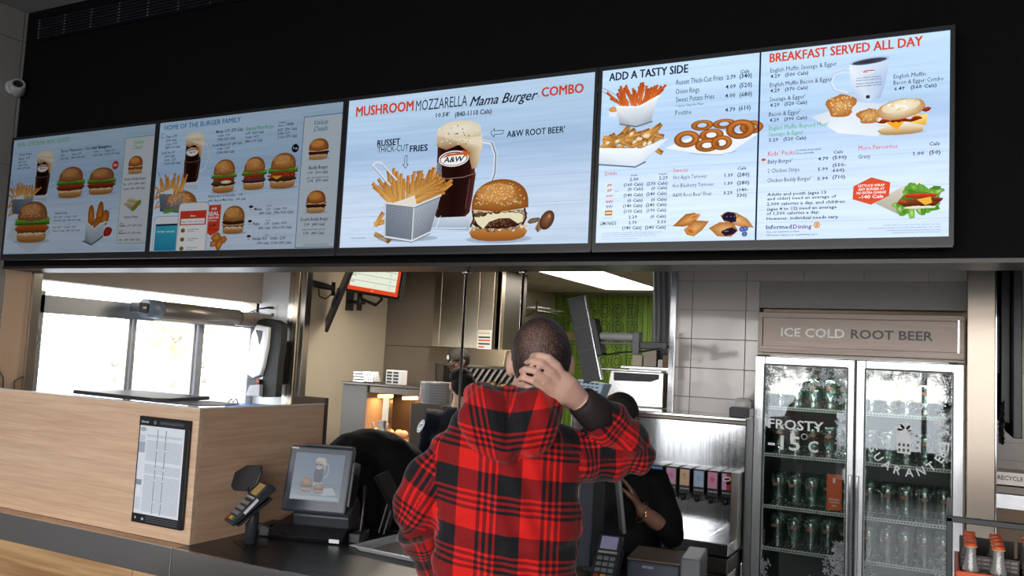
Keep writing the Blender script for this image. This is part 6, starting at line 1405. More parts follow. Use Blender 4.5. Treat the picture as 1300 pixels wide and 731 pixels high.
for k, (x0, x1, g0, g1, lab) in enumerate(((-.925, -.4255, -.872, -.462, 'left door with frosty lettering'), (-.4165, .069, -.372, .018, 'right door with round root beer emblem'))):
    d = MB().box((x0, fy-.02, .1), (g0, fy+.009, 1.73)).box((g1, fy-.02, .1), (x1, fy+.009, 1.73)).box((g0, fy-.02, 1.69), (g1, fy+.009, 1.73)).box((g0, fy-.02, .1), (g1, fy+.009, .16)).build('door', 'bright_alu', ck_, .003)
    d['label'] = lab; door.append(d)
    MB().box((g0, fy-.006, .16), (g1, fy-.002, 1.69)).build('pane', 'cooler_glass', d)
    hm_ = MB().box((g0-.007, fy-.022, .16), (g0, fy-.0, 1.69)).box((g1, fy-.022, .16), (g1+.007, fy-.0, 1.69)).box((g0, fy-.022, 1.683), (g1, fy-.0, 1.69)); hm_.build('gasket', 'dark_plastic', d)
    hx = x1-.012 if k == 0 else x0+.012
    MB().box((hx-.008, fy-.05, .45), (hx+.008, fy-.035, 1.15)).box((hx-.006, fy-.036, .47), (hx+.006, fy-.019, .5)).box((hx-.006, fy-.036, 1.1), (hx+.006, fy-.019, 1.13)).build('handle', 'chrome', d, .003)
# frost crystals and lettering printed on the panes
def frost(P, pts, rnd, s=.02, n=5):
    for (x, y) in pts:
        a0 = rnd.random()*PI
        for q in range(n):
            a = a0+q*2*PI/n+rnd.uniform(-.3, .3); L_ = s*rnd.uniform(.5, 1.2); e = (x+L_*math.cos(a), y+L_*math.sin(a))
            P.line([(x, y), e], s*.09, '#e6eef4', 1)
            for t in (.4, .7):
                bx_, by_ = x+(e[0]-x)*t, y+(e[1]-y)*t
                for sg in (-1, 1): P.line([(bx_, by_), (bx_+L_*.3*math.cos(a+sg*.8), by_+L_*.3*math.sin(a+sg*.8))], s*.06, '#eef4f8', 1)
rnd = random.Random(9)
W1 = .41; H1 = 1.53
P = Print(.0003)
pts = [(rnd.uniform(0, W1), H1-abs(rnd.gauss(0, .06))) for _ in range(90)]+[(W1-abs(rnd.gauss(0, .02)), H1-rnd.random()*.45) for _ in range(40)]+[(abs(rnd.gauss(0, .012)), H1-rnd.random()*.3) for _ in range(25)]
pts += [(W1-abs(rnd.gauss(0, .025))*(1+2*(1-t)), .32+.32*t) for t in [rnd.random() for _ in range(70)]]+[(abs(rnd.gauss(0, .02)), rnd.uniform(.2, .5)) for _ in range(22)]+[(rnd.uniform(0, W1), abs(rnd.gauss(0, .08))) for _ in range(60)]
pts = [(min(max(a, .004), W1-.004), min(max(b_, .004), H1-.004)) for a, b_ in pts]
frost(P, pts, rnd, .02)
P.text('FROSTY', .022, 1.192, .052, '#ffffff', x1=.30, bold=.022, layer=3); P.text('-15', .022, 1.085, .075, '#ffffff', x1=.185, bold=.022, layer=3)
P.line([(.205+.014*math.cos(t*PI/8), 1.16+.014*math.sin(t*PI/8)) for t in range(16)], .006, '#ffffff', 3, True); P.text('C', .225, 1.085, .058, '#ffffff', x1=.275, bold=.022, layer=3)
P.build('frost_print', 'ink_paper', door[0], (-.872, fy-.007, .16), (1, 0, 0), (0, 0, 1), .0004)
P = Print(.0003); W2 = .39
pts = [(rnd.uniform(0, W2), H1-abs(rnd.gauss(0, .03))) for _ in range(40)]+[(W2-abs(rnd.gauss(0, .022)), H1-rnd.random()*.42) for _ in range(110)]+[(W2-abs(rnd.gauss(0, .03)), rnd.uniform(.45, .66)) for _ in range(50)]+[(abs(rnd.gauss(0, .03)), rnd.uniform(.42, .56)) for _ in range(26)]+[(rnd.uniform(0, W2), abs(rnd.gauss(0, .1))) for _ in range(70)]
pts = [(min(max(a, .004), W2-.004), min(max(b_, .004), H1-.004)) for a, b_ in pts]
frost(P, pts, rnd, .022)
ccx, ccy, cr_ = .193, 1.197, .168
def arc_text(P, body, a_mid, span, inward):
    n = len(body)
    for i, ch in enumerate(body):
        if ch == ' ': continue
        t = (i+.5)/n-.5; a = a_mid-t*span if not inward else a_mid+t*span
        v, f = glyphs(ch, .022); 
        if not v: continue
        xs = [p[0] for p in v]; mn, mx = min(xs), max(xs); s = .042/.729; th = a-PI/2 if not inward else a+PI/2; k = len(P.v); c = srgb('#f8fcff')
        for p in v:
            lx, ly = (p[0]-(mn+mx)/2)*s*.95, (p[1]-.36)*s
            P.v.append((ccx+cr_*math.cos(a)+lx*math.cos(th)-ly*math.sin(th), ccy+cr_*math.sin(a)+lx*math.sin(th)+ly*math.cos(th), 3*P.step))
        P.f += [tuple(i_+k for i_ in q) for q in f]; P.c += [c]*len(v)
arc_text(P, 'ROOT BEER', PI*.27, PI*.92, False); arc_text(P, 'GUARANTEE', PI*1.52, PI*.90, True); 
mc = '#f4f8fb'
P.poly([(.148, 1.12), (.208, 1.115), (.212, 1.235), (.148, 1.24)], mc, 3); P.ell(.16, 1.245, .02, .016, mc, None, 12, 3); P.ell(.184, 1.255, .022, .018, mc, None, 12, 3); P.ell(.204, 1.243, .016, .014, mc, None, 12, 3)
P.line([(.212, 1.215), (.236, 1.21), (.242, 1.18), (.238, 1.15), (.212, 1.142)], .012, mc, 3)
for q in range(3):
    P.ell(.158+.02*q, 1.135, .0065, .009, '#3a4144', None, 6, 4); P.ell(.158+.02*q, 1.16, .0065, .009, '#3a4144', None, 6, 4)
P.build('frost_print', 'ink_paper', door[1], (-.372, fy-.007, .16), (1, 0, 0), (0, 0, 1), .0004)
# shelves
SHZ = (1.452, 1.198, .922, .700)
for z in SHZ:
    for x0, x1 in ((-.885, -.435), (-.425, .035)):
        s_ = MB().box((x0, 4.80, z-.006), (x1, 4.806, z+.012))
        s_.tube([(x0, 4.82, z-.003), (x1, 4.82, z-.003)], .003, 5).tube([(x0, 5.33, z-.003), (x1, 5.33, z-.003)], .003, 5).tube([(x0, 5.07, z-.003), (x1, 5.07, z-.003)], .003, 5)
        for q in range(22): xx = x0+.01+(x1-x0-.02)*q/21; s_.tube([(xx, 4.806, z-.001), (xx, 5.34, z-.001)], .0018, 4, caps=False)
        sh_ = s_.build('shelf', 'rail_white', ck_)
        hm_ = MB()
        for q in range(30): xx = x0+.006+(x1-x0-.01)*q/30; hm_.box((xx, 4.7985, z), (xx+.009, 4.80, z+.006))
        hm_.build('rail_slots', 'black_plastic', sh_)
il = bpy.data.lights.new('cooler_lamp', 'AREA'); il.shape = 'RECTANGLE'; il.size = .8; il.size_y = .04; il.energy = 4.5; il.color = (.85, 1, .92)
io = bpy.data.objects.new('cooler_lamp', il); io.location = (-.43, 4.76, 1.73); io.rotation_euler = (math.radians(28), 0, 0); COL.objects.link(io)
MB().box((-.86, 4.745, 1.733), (0, 4.775, 1.74)).build('lamp_tube', 'white_plastic', ck_)
# glass mugs
glass('mug_glass', (.92, .96, .94), .2, .05)
pm('mug_mark', (.40, .19, .13), .4)
def make_mug():
    t = thing('glass_mug', 'glass mug', 'mug', (0, 0, 0))
    MB().lathe([(.0, .004), (.034, .004), (.036, .018), (.034, .03), (.037, .06), (.036, .10), (.0385, .145), (.040, .168), (.038, .168), (.0355, .145), (.032, .035), (.0, .03)], n=16).build('body', 'mug_glass', t, local=True)
    MB().tube([(.034, 0, .142), (.060, 0, .138), (.068, 0, .11), (.066, 0, .07), (.054, 0, .045), (.034, 0, .042)], .0055, 8).build('handle', 'mug_glass', t, local=True)
    m_ = MB(); n_ = 8
    vs = [(.0385*math.sin(-.5+1.0*i/n_), -.0395*math.cos(-.5+1.0*i/n_), .122+s*.0085*math.sqrt(max(0, 1-(2*i/n_-1)**2))) for s in (-1, 1) for i in range(n_+1)]
    m_.add(vs, [(i, i+1, n_+2+i, n_+1+i) for i in range(n_)]); m_.build('mark', 'mug_mark', t, local=True)
    return t
proto = make_mug(); first = True
ordn = ('first', 'second', 'third', 'fourth', 'fifth'); rown = ('front', 'second', 'third'); shn = ('top', 'second', 'third', 'lowest')
for si, z in enumerate(SHZ):
    for di, (x0, dn) in enumerate(((-.852, 'left'), (-.392, 'right'))):
        for r_ in range(3):
            for c_ in range(5):
                x = x0+.045+.0855*c_-.012; y = 4.855+.10*r_+rnd.uniform(-.006, .006)
                lab = 'glass mug, %s from the left in the %s row, %s shelf, %s cooler door' % (ordn[c_], rown[r_], shn[si], dn)
                rz = rnd.uniform(-.5, .2)
                grp = 'glass mugs on the cooler shelves'
                if first: proto.location = (x, y, z+.002); proto.rotation_euler = (0, 0, rz); proto['label'] = lab; proto['group'] = grp; first = False
                else: dup(proto, (x, y, z+.002), rz, lab, grp)
pm('orange_card', (.80, .12, .02), .5)
ot = tag(MB().box((-.562, 4.782, .948), (-.488, 4.786, 1.13)).build('promo_card', 'orange_card', None), 'orange card hanging among the mugs behind the left cooler door', 'card')
P = Print(.0003); P.text('1', .03, .14, .026, '#f4e8e0', x1=.042, bold=.02); P.text('RETURN', .012, .05, .01, '#f4e8e0', x1=.062, bold=.02); P.text('YOUR MUG', .010, .036, .009, '#f4e8e0', x1=.064, bold=.02); P.text('A&W', .026, .018, .009, '#f4e8e0', x1=.05, bold=.02)
P.build('card_print', 'ink_paper', ot, (-.562, 4.782, .948), (1, 0, 0), (0, 0, 1), .0004)

# ============================================================ RIGHT SIDE
pm('pillar_steel', (.30, .255, .21), .27, .9, var=.06, scale=2)
struct('trim_8', MB().box((.078, 4.55, 0), (.195, 4.9, 2.47)), 'pillar_steel', bevel=.003)
struct('trim_9', MB().box((.1955, 4.545, 0), (.2, 4.9, 2.47)), 'chrome')
pm('lobby_tile', (.60, .54, .47), .2)
struct('wall_lobby', box((.215, 7.05, 0), (4.5, 7.15, 2.47)), 'tile_grout')
lw = bpy.data.objects['wall_lobby']
for r_ in range(13):
    for c_ in range(5): MB().box((.22+.31*c_, 7.04, .86+.125*r_), (.527+.31*c_, 7.05, .982+.125*r_)).build('tile', 'lobby_tile', lw)
struct('wall_lobby_side', box((.202, 4.9, 0), (.214, 7.05, 2.47)), 'black_panel')
td = thing('lobby_display', 'black wall display at the right edge, seen almost edge on', 'screen', (.3, 5.2, 1.8))
MB().box((.283, 4.85, 1.385), (.322, 5.55, 2.35)).build('housing', 'black_plastic', td, .004); MB().box((.236, 5.0, 1.45), (.282, 5.4, 2.3)).build('rear_cover', 'black_plastic', td, .006); MB().box((.2145, 5.1, 1.7), (.235, 5.3, 2.0)).build('wall_mount', 'dark_plastic', td)
MB().box((.3205, 4.87, 1.42), (.3235, 5.5, 2.3)).build('face', 'grey_plastic', td)
cbl = thing('cable_bundle', 'tangled black cables hanging below the display at the right edge', 'cable', (.25, 4.98, 1.4))
m_ = MB()
for q in range(6):
    pts = [(.24+.012*math.sin(q+t*1.7), 4.97+.02*math.cos(q*2+t*1.3), 1.55-.028*t+.012*math.sin(t*2.3+q)) for t in range(8)]; m_.tube(pts, .004, 6)
m_.build('cables', 'black_rubber', cbl)
rs = thing('recycling_station', 'recycling station with steel flap band and lettering at the right edge', 'bin', (.6, 6.9, 0))
pm('recycle_brown', (.40, .27, .17), .5)
MB().box((.23, 6.8, 0), (1.2, 7.03, .80)).build('body', 'recycle_brown', rs, .004); MB().box((.23, 6.78, .80), (1.2, 7.03, .90)).build('flap_band', 'steel_bright', rs, .003); MB().box((.23, 6.77, .905), (1.2, 7.03, .955)).build('slot', 'steel_dark', rs, .003); MB().box((.23, 6.775, .96), (1.2, 7.03, 1.05)).build('sign_band', 'steel_panel', rs, .003)
P = Print(.0005); P.text('RECYCLE', 0, 0, .03, '#1c1a18', x1=.15, bold=.02); P.text('RECYCLE', 0, -.07, .022, '#5c5450', x1=.13, bold=.0)
P.build('lettering', 'ink_paper', rs, (.305, 6.7745, .995), (1, 0, 0), (0, 0, 1), .0008)
# bottle rack
rk = thing('bottle_rack', 'black metal display rack with root beer bottles at the right edge', 'rack', (.3, 2.8, 0))
rm = MB()
for (x, y) in ((.006, 2.62), (.006, 3.02), (.60, 2.62), (.60, 3.02)): MB().box((x-.008, y-.008, 0), (x+.008, y+.008, 1.285)).build('post', 'black_plastic', rk, .002)
for (a, b_) in (((-.002, 2.612, 1.272), (.608, 2.628, 1.288)), ((-.002, 2.628, 1.272), (.014, 3.012, 1.288)), ((.592, 2.628, 1.272), (.608, 3.012, 1.288))): MB().box(a, b_).build('top_rail', 'black_plastic', rk, .002)
MB().box((0, 2.615, .945), (.605, 3.025, .96)).build('shelf', 'black_plastic', rk, .002)
cr8 = thing('bottle_crate', 'orange crate full of root beer bottles on the black rack', 'crate', (.25, 2.8, .961))
pm('crate_orange', (.75, .10, .02), .4)
x0, x1, y0, y1 = .02, .50, 2.65, 2.95; CT = 1.14
for a, b_ in (((x0, y0, 0.961), (x1, y0+.012, CT)), ((x0, y1-.012, 0.961), (x1, y1, CT)), ((x0, y0+.012, 0.961), (x0+.012, y1-.012, CT)), ((x1-.012, y0+.012, 0.961), (x1, y1-.012, CT))): MB().box(a, b_).build('wall', 'crate_orange', cr8, .003)
MB().box((x0+.012, y0+.012, 0.961), (x1-.012, y1-.012, 0.966)).build('base', 'crate_orange', cr8)
pm('kraft', (.42, .28, .17), .7); pm('carrier_dark', (.05, .035, .03), .5)
bt_glass = pm('root_beer', (.02, .007, .004), .08, coat=.6); pm('clear_neck', (.28, .27, .26), .06, coat=.8); pm('cap_orange', (.72, .10, .03), .35); pm('cap_rim', (.75, .42, .2), .35)
for k in range(3):
    cx = .033+k*.150
    ca = thing('bottle_carrier', ('leftmost', 'middle', 'third')[k]+' cardboard bottle carrier standing in the orange crate', 'carrier', (cx+.07, 2.8, 0.967), 0, 'cardboard carriers in the crate')
    MB().box((cx, 2.733, 0.967), (cx+.142, 2.736, 1.13)).build('lower_wall', 'kraft', ca); MB().box((cx, 2.733, 1.1305), (cx+.142, 2.736, 1.172)).build('printed_band', 'carrier_dark', ca)
    MB().box((cx+.069, 2.737, 0.967), (cx+.071, 2.935, 1.15)).build('divider', 'kraft', ca); MB().box((cx, 2.935, 0.967), (cx+.142, 2.937, 1.19)).build('rear_wall', 'carrier_dark', ca)
    P = Print(.0002)
    for q in range(3): P.text('ALL NATURAL CANE SUGAR ROOT BEER', .004, .030-.011*q, .006, '#a8a09a', x1=.138, bold=.01, layer=1)
    P.build('print', 'ink_paper', ca, (cx, 2.733, 1.1305), (1, 0, 0), (0, 0, 1), .0005)
def make_bottle():
    t = thing('soda_bottle', 'bottle', 'bottle', (0, 0, 0))
    MB().lathe([(.0, 0), (.029, 0), (.030, .01), (.030, .13), (.024, .165), (.0225, .17)], n=16, caps=False).build('body', 'root_beer', t, local=True)
    MB().lathe([(.0225, .17), (.0165, .195), (.0135, .215), (.013, .236)], n=16, caps=False).build('neck', 'clear_neck', t, local=True)
    MB().lathe([(.0155, .233), (.0155, .241), (.0135, .2445), (.0, .245)], n=20).build('cap', 'cap_orange', t, local=True)
    MB().lathe([(.0158, .2325), (.0165, .2335), (.0165, .235), (.0158, .236)], n=20, caps=False).build('cap_rim', 'cap_rim', t, local=True)
    P = Print(.0001)
    ink_b = 'ink_paper'
    for q in range(2): P.line([(.0+.0, .0+.03*q), (.008, .008+.03*q), (.002, .018+.03*q), (.010, .024+.03*q)], .0035, '#d8d4cc', 1)
    P.build('lettering', ink_b, t, (-.006, -.0215, .165), (1, 0, 0), (0, .12, .99), .0015)
    return t
pb = make_bottle(); first = True
for c_ in range(6):
    for r_ in range(4):
        x = .058+.0665*c_+(.008 if c_ > 1 else 0); y = 2.70+(.0 if r_ == 0 else .068+.062*(r_-1)); x = x+(.006 if c_ == 2 else 0)
        lab = 'root beer bottle with orange cap, %s column, %s row of the crate' % (('leftmost', 'second', 'third', 'fourth', 'fifth', 'sixth')[c_], ('front', 'second', 'third', 'back')[r_])
        if first: pb.location = (x, y, 0.9665); pb['label'] = lab; pb['group'] = 'root beer bottles in the crate'; first = False
        else: dup(pb, (x, y, 0.9665), 0, lab, 'root beer bottles in the crate')
# ============================================================ PEOPLE
pm('skin_light', (.66, .39, .30), .5, var=.10, scale=22, bump=.25)
pm('skin_dark', (.20, .095, .06), .45, var=.1, scale=40)
pm('skin_brown', (.30, .15, .10), .45, var=.1, scale=40)
pm('hair_black', (.010, .007, .007), .7, var=.5, scale=70, bump=1, spec=.2)
pm('black_cloth', (.006, .006, .007), .75, var=.3, scale=12, bump=.4, spec=.2)
pm('navy_cloth', (.010, .013, .025), .7, var=.3, scale=12, bump=.4, spec=.2)
pm('cap_cloth', (.022, .018, .014), .7, var=.2, scale=60, bump=.3)
pm('jeans', (.03, .04, .065), .7, var=.2, scale=90, bump=.3)
pm('shoe', (.05, .045, .04), .5)
pm('cuff_rib', (.022, .014, .014), .75, var=.3, scale=150, bump=.5, stretch=(1, 1, 1))
pm('eye_white', (.7, .68, .65), .3); pm('eye_dark', (.02, .012, .01), .2); pm('lips', (.36, .14, .12), .5); pm('gold', (.8, .55, .25), .2, .9)
def grow(mb, name, mat, parent, voxel, smooth=6, factor=.5, disp=None):
    """one continuous skin around overlapping closed shapes"""
    me = bpy.data.meshes.new('tmp'); me.from_pydata(mb.v, [], mb.f); o = bpy.data.objects.new('tmp', me); COL.objects.link(o)
    bm = bmesh.new(); bm.from_mesh(me); bmesh.ops.remove_doubles(bm, verts=bm.verts, dist=1e-5); bmesh.ops.recalc_face_normals(bm, faces=bm.faces); bm.to_mesh(me); bm.free()
    r = o.modifiers.new('r', 'REMESH'); r.mode = 'VOXEL'; r.voxel_size = voxel; r.adaptivity = 0
    s = o.modifiers.new('s', 'SMOOTH'); s.iterations = smooth; s.factor = factor
    bpy.context.view_layer.update(); dg = bpy.context.evaluated_depsgraph_get()
    nm = bpy.data.meshes.new_from_object(o.evaluated_get(dg)); bpy.data.objects.remove(o)
    nm.name = name; n = len(nm.vertices); co = np.empty(n*3); nm.vertices.foreach_get('co', co); co = co.reshape(-1, 3)
    if disp is not None:
        no = np.empty(n*3); nm.vertices.foreach_get('normal', no); no = no.reshape(-1, 3)
        co = co+no*disp(co)[:, None]; nm.vertices.foreach_set('co', co.ravel())
    nm.materials.clear(); nm.materials.append(M[mat]); nm.polygons.foreach_set('use_smooth', [True]*len(nm.polygons)); nm.update()
    ob = bpy.data.objects.new(name, nm); COL.objects.link(ob); ob.parent = parent; ob['_m'] = list(parent['_m']); return ob
def V(*a): return Vector(a)
def hand(mb, w, d, pn, across, s=1.0, curl=(.35, .5, .4), spread=.0, r=.0085):
    """w wrist, d hand direction, pn palm normal, across = direction from little finger to index"""
    w, d, pn, ac = V(*w), V(*d).normalized(), V(*pn).normalized(), V(*across).normalized()
    mb.tube([w-d*.02*s, w+d*.03*s, w+d*.065*s, w+d*.088*s], [(.026*s, .017*s), (.034*s, .016*s), (.039*s, .014*s), (.037*s, .011*s)], 14, up=tuple(pn))
    for k, (off, L_) in enumerate(((-.030, .068), (-.0105, .082), (.0095, .088), (.0295, .080))):
        p = w+d*(.083-.006*(k == 0))*s+ac*off*s; dir_ = (d+ac*spread*(k-1.5)).normalized(); pts = [p-d*.02*s, p]; a = 0
        for q, f in enumerate((.45, .32, .23)):
            a += curl[q]; p = p+(dir_*math.cos(a)+pn*math.sin(a))*L_*f*s; pts.append(p)
        mb.tube(pts, [r*1.1*s, r*1.08*s, r*s, r*.92*s, r*.75*s], 9); mb.ball(tuple(pts[-1]), r*.78*s, 8)
    t0 = w+d*.025*s+ac*.028*s; t1 = t0+(d*.5+ac*.85+pn*.3).normalized()*.038*s; t2 = t1+(d*.85+ac*.3+pn*.4).normalized()*.03*s; t3 = t2+(d+pn*.4).normalized()*.022*s
    mb.tube([t0-ac*.01*s, t0, t1, t2, t3], [.012*s, .013*s, .0115*s, .010*s, .0075*s], 9); mb.ball(tuple(t3), .0078*s, 8)
def head(mb, c, fwd, s=1.0):
    c = V(*c); f = V(*fwd).normalized(); up = V(0, 0, 1); up = (up-f*f.dot(up)).normalized(); rt = f.cross(up).normalized()
    R = Matrix((rt, f, up)).transposed()
    P_ = lambda x, y, z: tuple(c+R @ V(x, y, z)*s)
    M3 = R
    mb.ball(P_(0, -.012, .012), (.075*s, .092*s, .098*s), 22, M4=M3)      # skull
    mb.ball(P_(0, .022, -.035), (.060*s, .066*s, .075*s), 18, M4=M3)       # face
    mb.ball(P_(0, .045, -.088), (.034*s, .034*s, .026*s), 14, M4=M3)       # chin
    mb.ball(P_(0, .02, -.07), (.052*s, .055*s, .036*s), 14, M4=M3)        # jaw
    mb.tube([P_(0, .082, .01), P_(0, .094, -.012), P_(0, .104, -.032), P_(0, .088, -.042)], [.009*s, .010*s, .014*s, .010*s], 9)
    for sx in (-1, 1):
        mb.ball(P_(sx*.076, -.008, -.012), (.011*s, .019*s, .032*s), 12, M4=M3)
        mb.ball(P_(sx*.05, .055, -.028), (.018*s, .018*s, .02*s), 10, M4=M3)
        mb.tube([P_(sx*.015, .083, .022), P_(sx*.05, .068, .024)], .008*s, 7)
    return R, P_
def face(parent, P_, R, s=1.0, closed=False):
    for sx in (-1, 1):
        MB().ball(P_(sx*.029, .078, .004), (.0125*s,)*3, 12).build('eyeball', 'eye_white', parent, local=True)
        MB().ball(P_(sx*.029, .0875, .003), (.0052*s,)*3, 10).build('iris', 'eye_dark', parent, local=True)
    MB().ball(P_(0, .086, -.062), (.022*s, .006*s, .006*s), 12, M4=R).build('mouth', 'lips', parent, local=True)

# ------------------------------------------------------------ customer in the plaid jacket
cu_ = thing('person', 'person seen from behind in a red and black plaid hooded jacket, hand on head', 'person', (-.9666, 1.93, 0), math.radians(26.602))
bd = MB()
Rh, Ph = head(bd, (.052, .0, 1.648), (-.05, 1, .05), 1.0)
bd.tube([(.045, -.012, 1.60), (.035, -.02, 1.54), (.015, -.01, 1.47)], [(.056, .058), (.060, .060), (.075, .07)], 18, up=(0, 1, 0))
bd.tube([(0, 0, 1.47), (-.01, 0, 1.40), (-.01, 0, 1.2), (-.01, 0, 1.05), (-.01, 0, .93)], [(.10, .07), (.155, .09), (.14, .09), (.135, .09), (.15, .095)], 20, up=(0, 1, 0))
# left arm, resting on the counter
bd.tube([(-.14, 0, 1.42), (-.20, -.01, 1.34), (-.245, .0, 1.26), (-.225, .12, 1.14), (-.19, .24, 1.03)], [.05, .046, .040, .036, .027], 14)
hand(bd, (-.188, .25, 1.02), (.12, .75, -.55), (0, -.5, -.8), (.9, -.1, 0), 1.0, (.15, .35, .3))
# right arm, raised to the head
bd.tube([(.12, 0, 1.42), (.22, .05, 1.42), (.315, .075, 1.42), (.24, .015, 1.49), (.150, -.062, 1.556)], [.052, .048, .042, .038, .029], 14)
wr = V(.150, -.064, 1.557)
bd.tube([wr, V(.134, -.080, 1.566), V(.112, -.098, 1.586), V(.092, -.108, 1.603)], [(.029, .021), (.033, .019), (.036, .016), (.033, .011)], 14, up=(-.35, -.85, .1))
fing = [((.091, -.120, 1.639), (.069, -.129, 1.657), (.045, -.123, 1.662), (.030, -.100, 1.658)),
        ((.079, -.123, 1.623), (.053, -.133, 1.642), (.029, -.126, 1.647), (.017, -.100, 1.642)),
        ((.064, -.123, 1.605), (.039, -.133, 1.623), (.013, -.126, 1.627), (.005, -.100, 1.621)),
        ((.056, -.118, 1.584), (.034, -.129, 1.600), (.010, -.121, 1.606), (.002, -.096, 1.600))]
for k, f in enumerate(fing):
    k0 = V(*f[0]); b0 = k0+(V(.140, -.075, 1.562)-k0)*.5
    bd.tube([tuple(b0), f[0], f[1], f[2], f[3]], [.010, .0098, .0090, .0084, .0070], 12); bd.ball(f[-1], .0072, 8); bd.ball(f[0], .0104, 10); bd.ball(f[1], .0094, 10)
bd.tube([(.125, -.084, 1.556), (.100, -.098, 1.556), (.066, -.108, 1.565), (.036, -.104, 1.578), (.014, -.092, 1.588)], [.0125, .0125, .0110, .0098, .0078], 10)
for sx in (-1, 1):
    bd.tube([(sx*.085-.01, 0, .95), (sx*.09-.01, .01, .75), (sx*.095-.01, .01, .50), (sx*.10-.01, -.01, .30), (sx*.10-.01, -.02, .09)], [.09, .082, .058, .056, .042], 14)
    bd.tube([(sx*.10-.01, -.05, .05), (sx*.105-.01, .05, .045), (sx*.11-.01, .15, .035)], [(.038, .035), (.045, .035), (.04, .022)], 12)
body = grow(bd, 'body', 'skin_light', cu_, .0036, 2, .5)
face(body, Ph, Rh)
# close cropped hair over the skull
hm_ = MB(); hm_.ball(Ph(0, -.012, .012), (.0768, .0938, .1002), 64, M4=Rh)
def hairline(p):
    q = Rh.inverted() @ (V(*p)-V(.052, .0, 1.648))
    return q.z > (-.062 if q.y < -.05 else (-.062+(q.y+.05)*.9 if q.y < .02 else .0+(q.y-.02)*1.1))-.0 and not (abs(q.x) > .066 and q.y > -.03 and q.z < .012)
keep = [f for f in hm_.f if all(hairline(hm_.v[i]) for i in f)]
hm_.f = keep; hm_.sm = [True]*len(keep); hm_.mi = [0]*len(keep)
def buzz():
    m, nt, b, o = nmat('buzz_hair'); tc = N(nt, 'ShaderNodeTexCoord'); nz = N(nt, 'ShaderNodeTexNoise'); nz.inputs['Scale'].default_value = 420; nz.inputs['Detail'].default_value = 2
    mp = N(nt, 'ShaderNodeMapping'); mp.inputs['Scale'].default_value = (1, 1, .35); nt.links.new(tc.outputs['Object'], mp.inputs[0]); nt.links.new(mp.outputs[0], nz.inputs['Vector'])
    n2 = N(nt, 'ShaderNodeTexNoise'); n2.inputs['Scale'].default_value = 9; n2.inputs['Detail'].default_value = 3; nt.links.new(tc.outputs['Object'], n2.inputs['Vector'])
    b.inputs['Base Color'].default_value = (.030, .018, .017, 1); b.inputs['Roughness'].default_value = .6
    vd = N(nt, 'ShaderNodeVectorMath', operation='DISTANCE'); nt.links.new(tc.outputs['Object'], vd.inputs[0]); vd.inputs[1].default_value = (.035, -.085, 1.70)
    mr = N(nt, 'ShaderNodeMapRange'); mr.inputs[1].default_value = .02; mr.inputs[2].default_value = .085; mr.inputs[3].default_value = .17; mr.inputs[4].default_value = -.12; nt.links.new(vd.outputs['Value'], mr.inputs[0])
    gz = N(nt, 'ShaderNodeSeparateXYZ'); nt.links.new(tc.outputs['Object'], gz.inputs[0]); m2 = N(nt, 'ShaderNodeMapRange'); m2.inputs[1].default_value = 1.575; m2.inputs[2].default_value = 1.63; m2.inputs[3].default_value = .3; m2.inputs[4].default_value = 0; nt.links.new(gz.outputs[2], m2.inputs[0])
    a1 = N(nt, 'ShaderNodeMath', operation='ADD'); nt.links.new(nz.outputs[0], a1.inputs[0]); nt.links.new(mr.outputs[0], a1.inputs[1])
    a2 = N(nt, 'ShaderNodeMath', operation='ADD'); nt.links.new(a1.outputs[0], a2.inputs[0]); nt.links.new(m2.outputs[0], a2.inputs[1])
    rp = N(nt, 'ShaderNodeMapRange'); rp.inputs[1].default_value = .35; rp.inputs[2].default_value = 1.05; nt.links.new(a2.outputs[0], rp.inputs[0])
    tr = N(nt, 'ShaderNodeBsdfTransparent'); mx = N(nt, 'ShaderNodeMixShader'); nt.links.new(rp.outputs[0], mx.inputs[0]); nt.links.new(b.outputs[0], mx.inputs[1]); nt.links.new(tr.outputs[0], mx.inputs[2]); nt.links.new(mx.outputs[0], o.inputs[0])
buzz()
hm_.build('hair', 'buzz_hair', cu_, local=True)
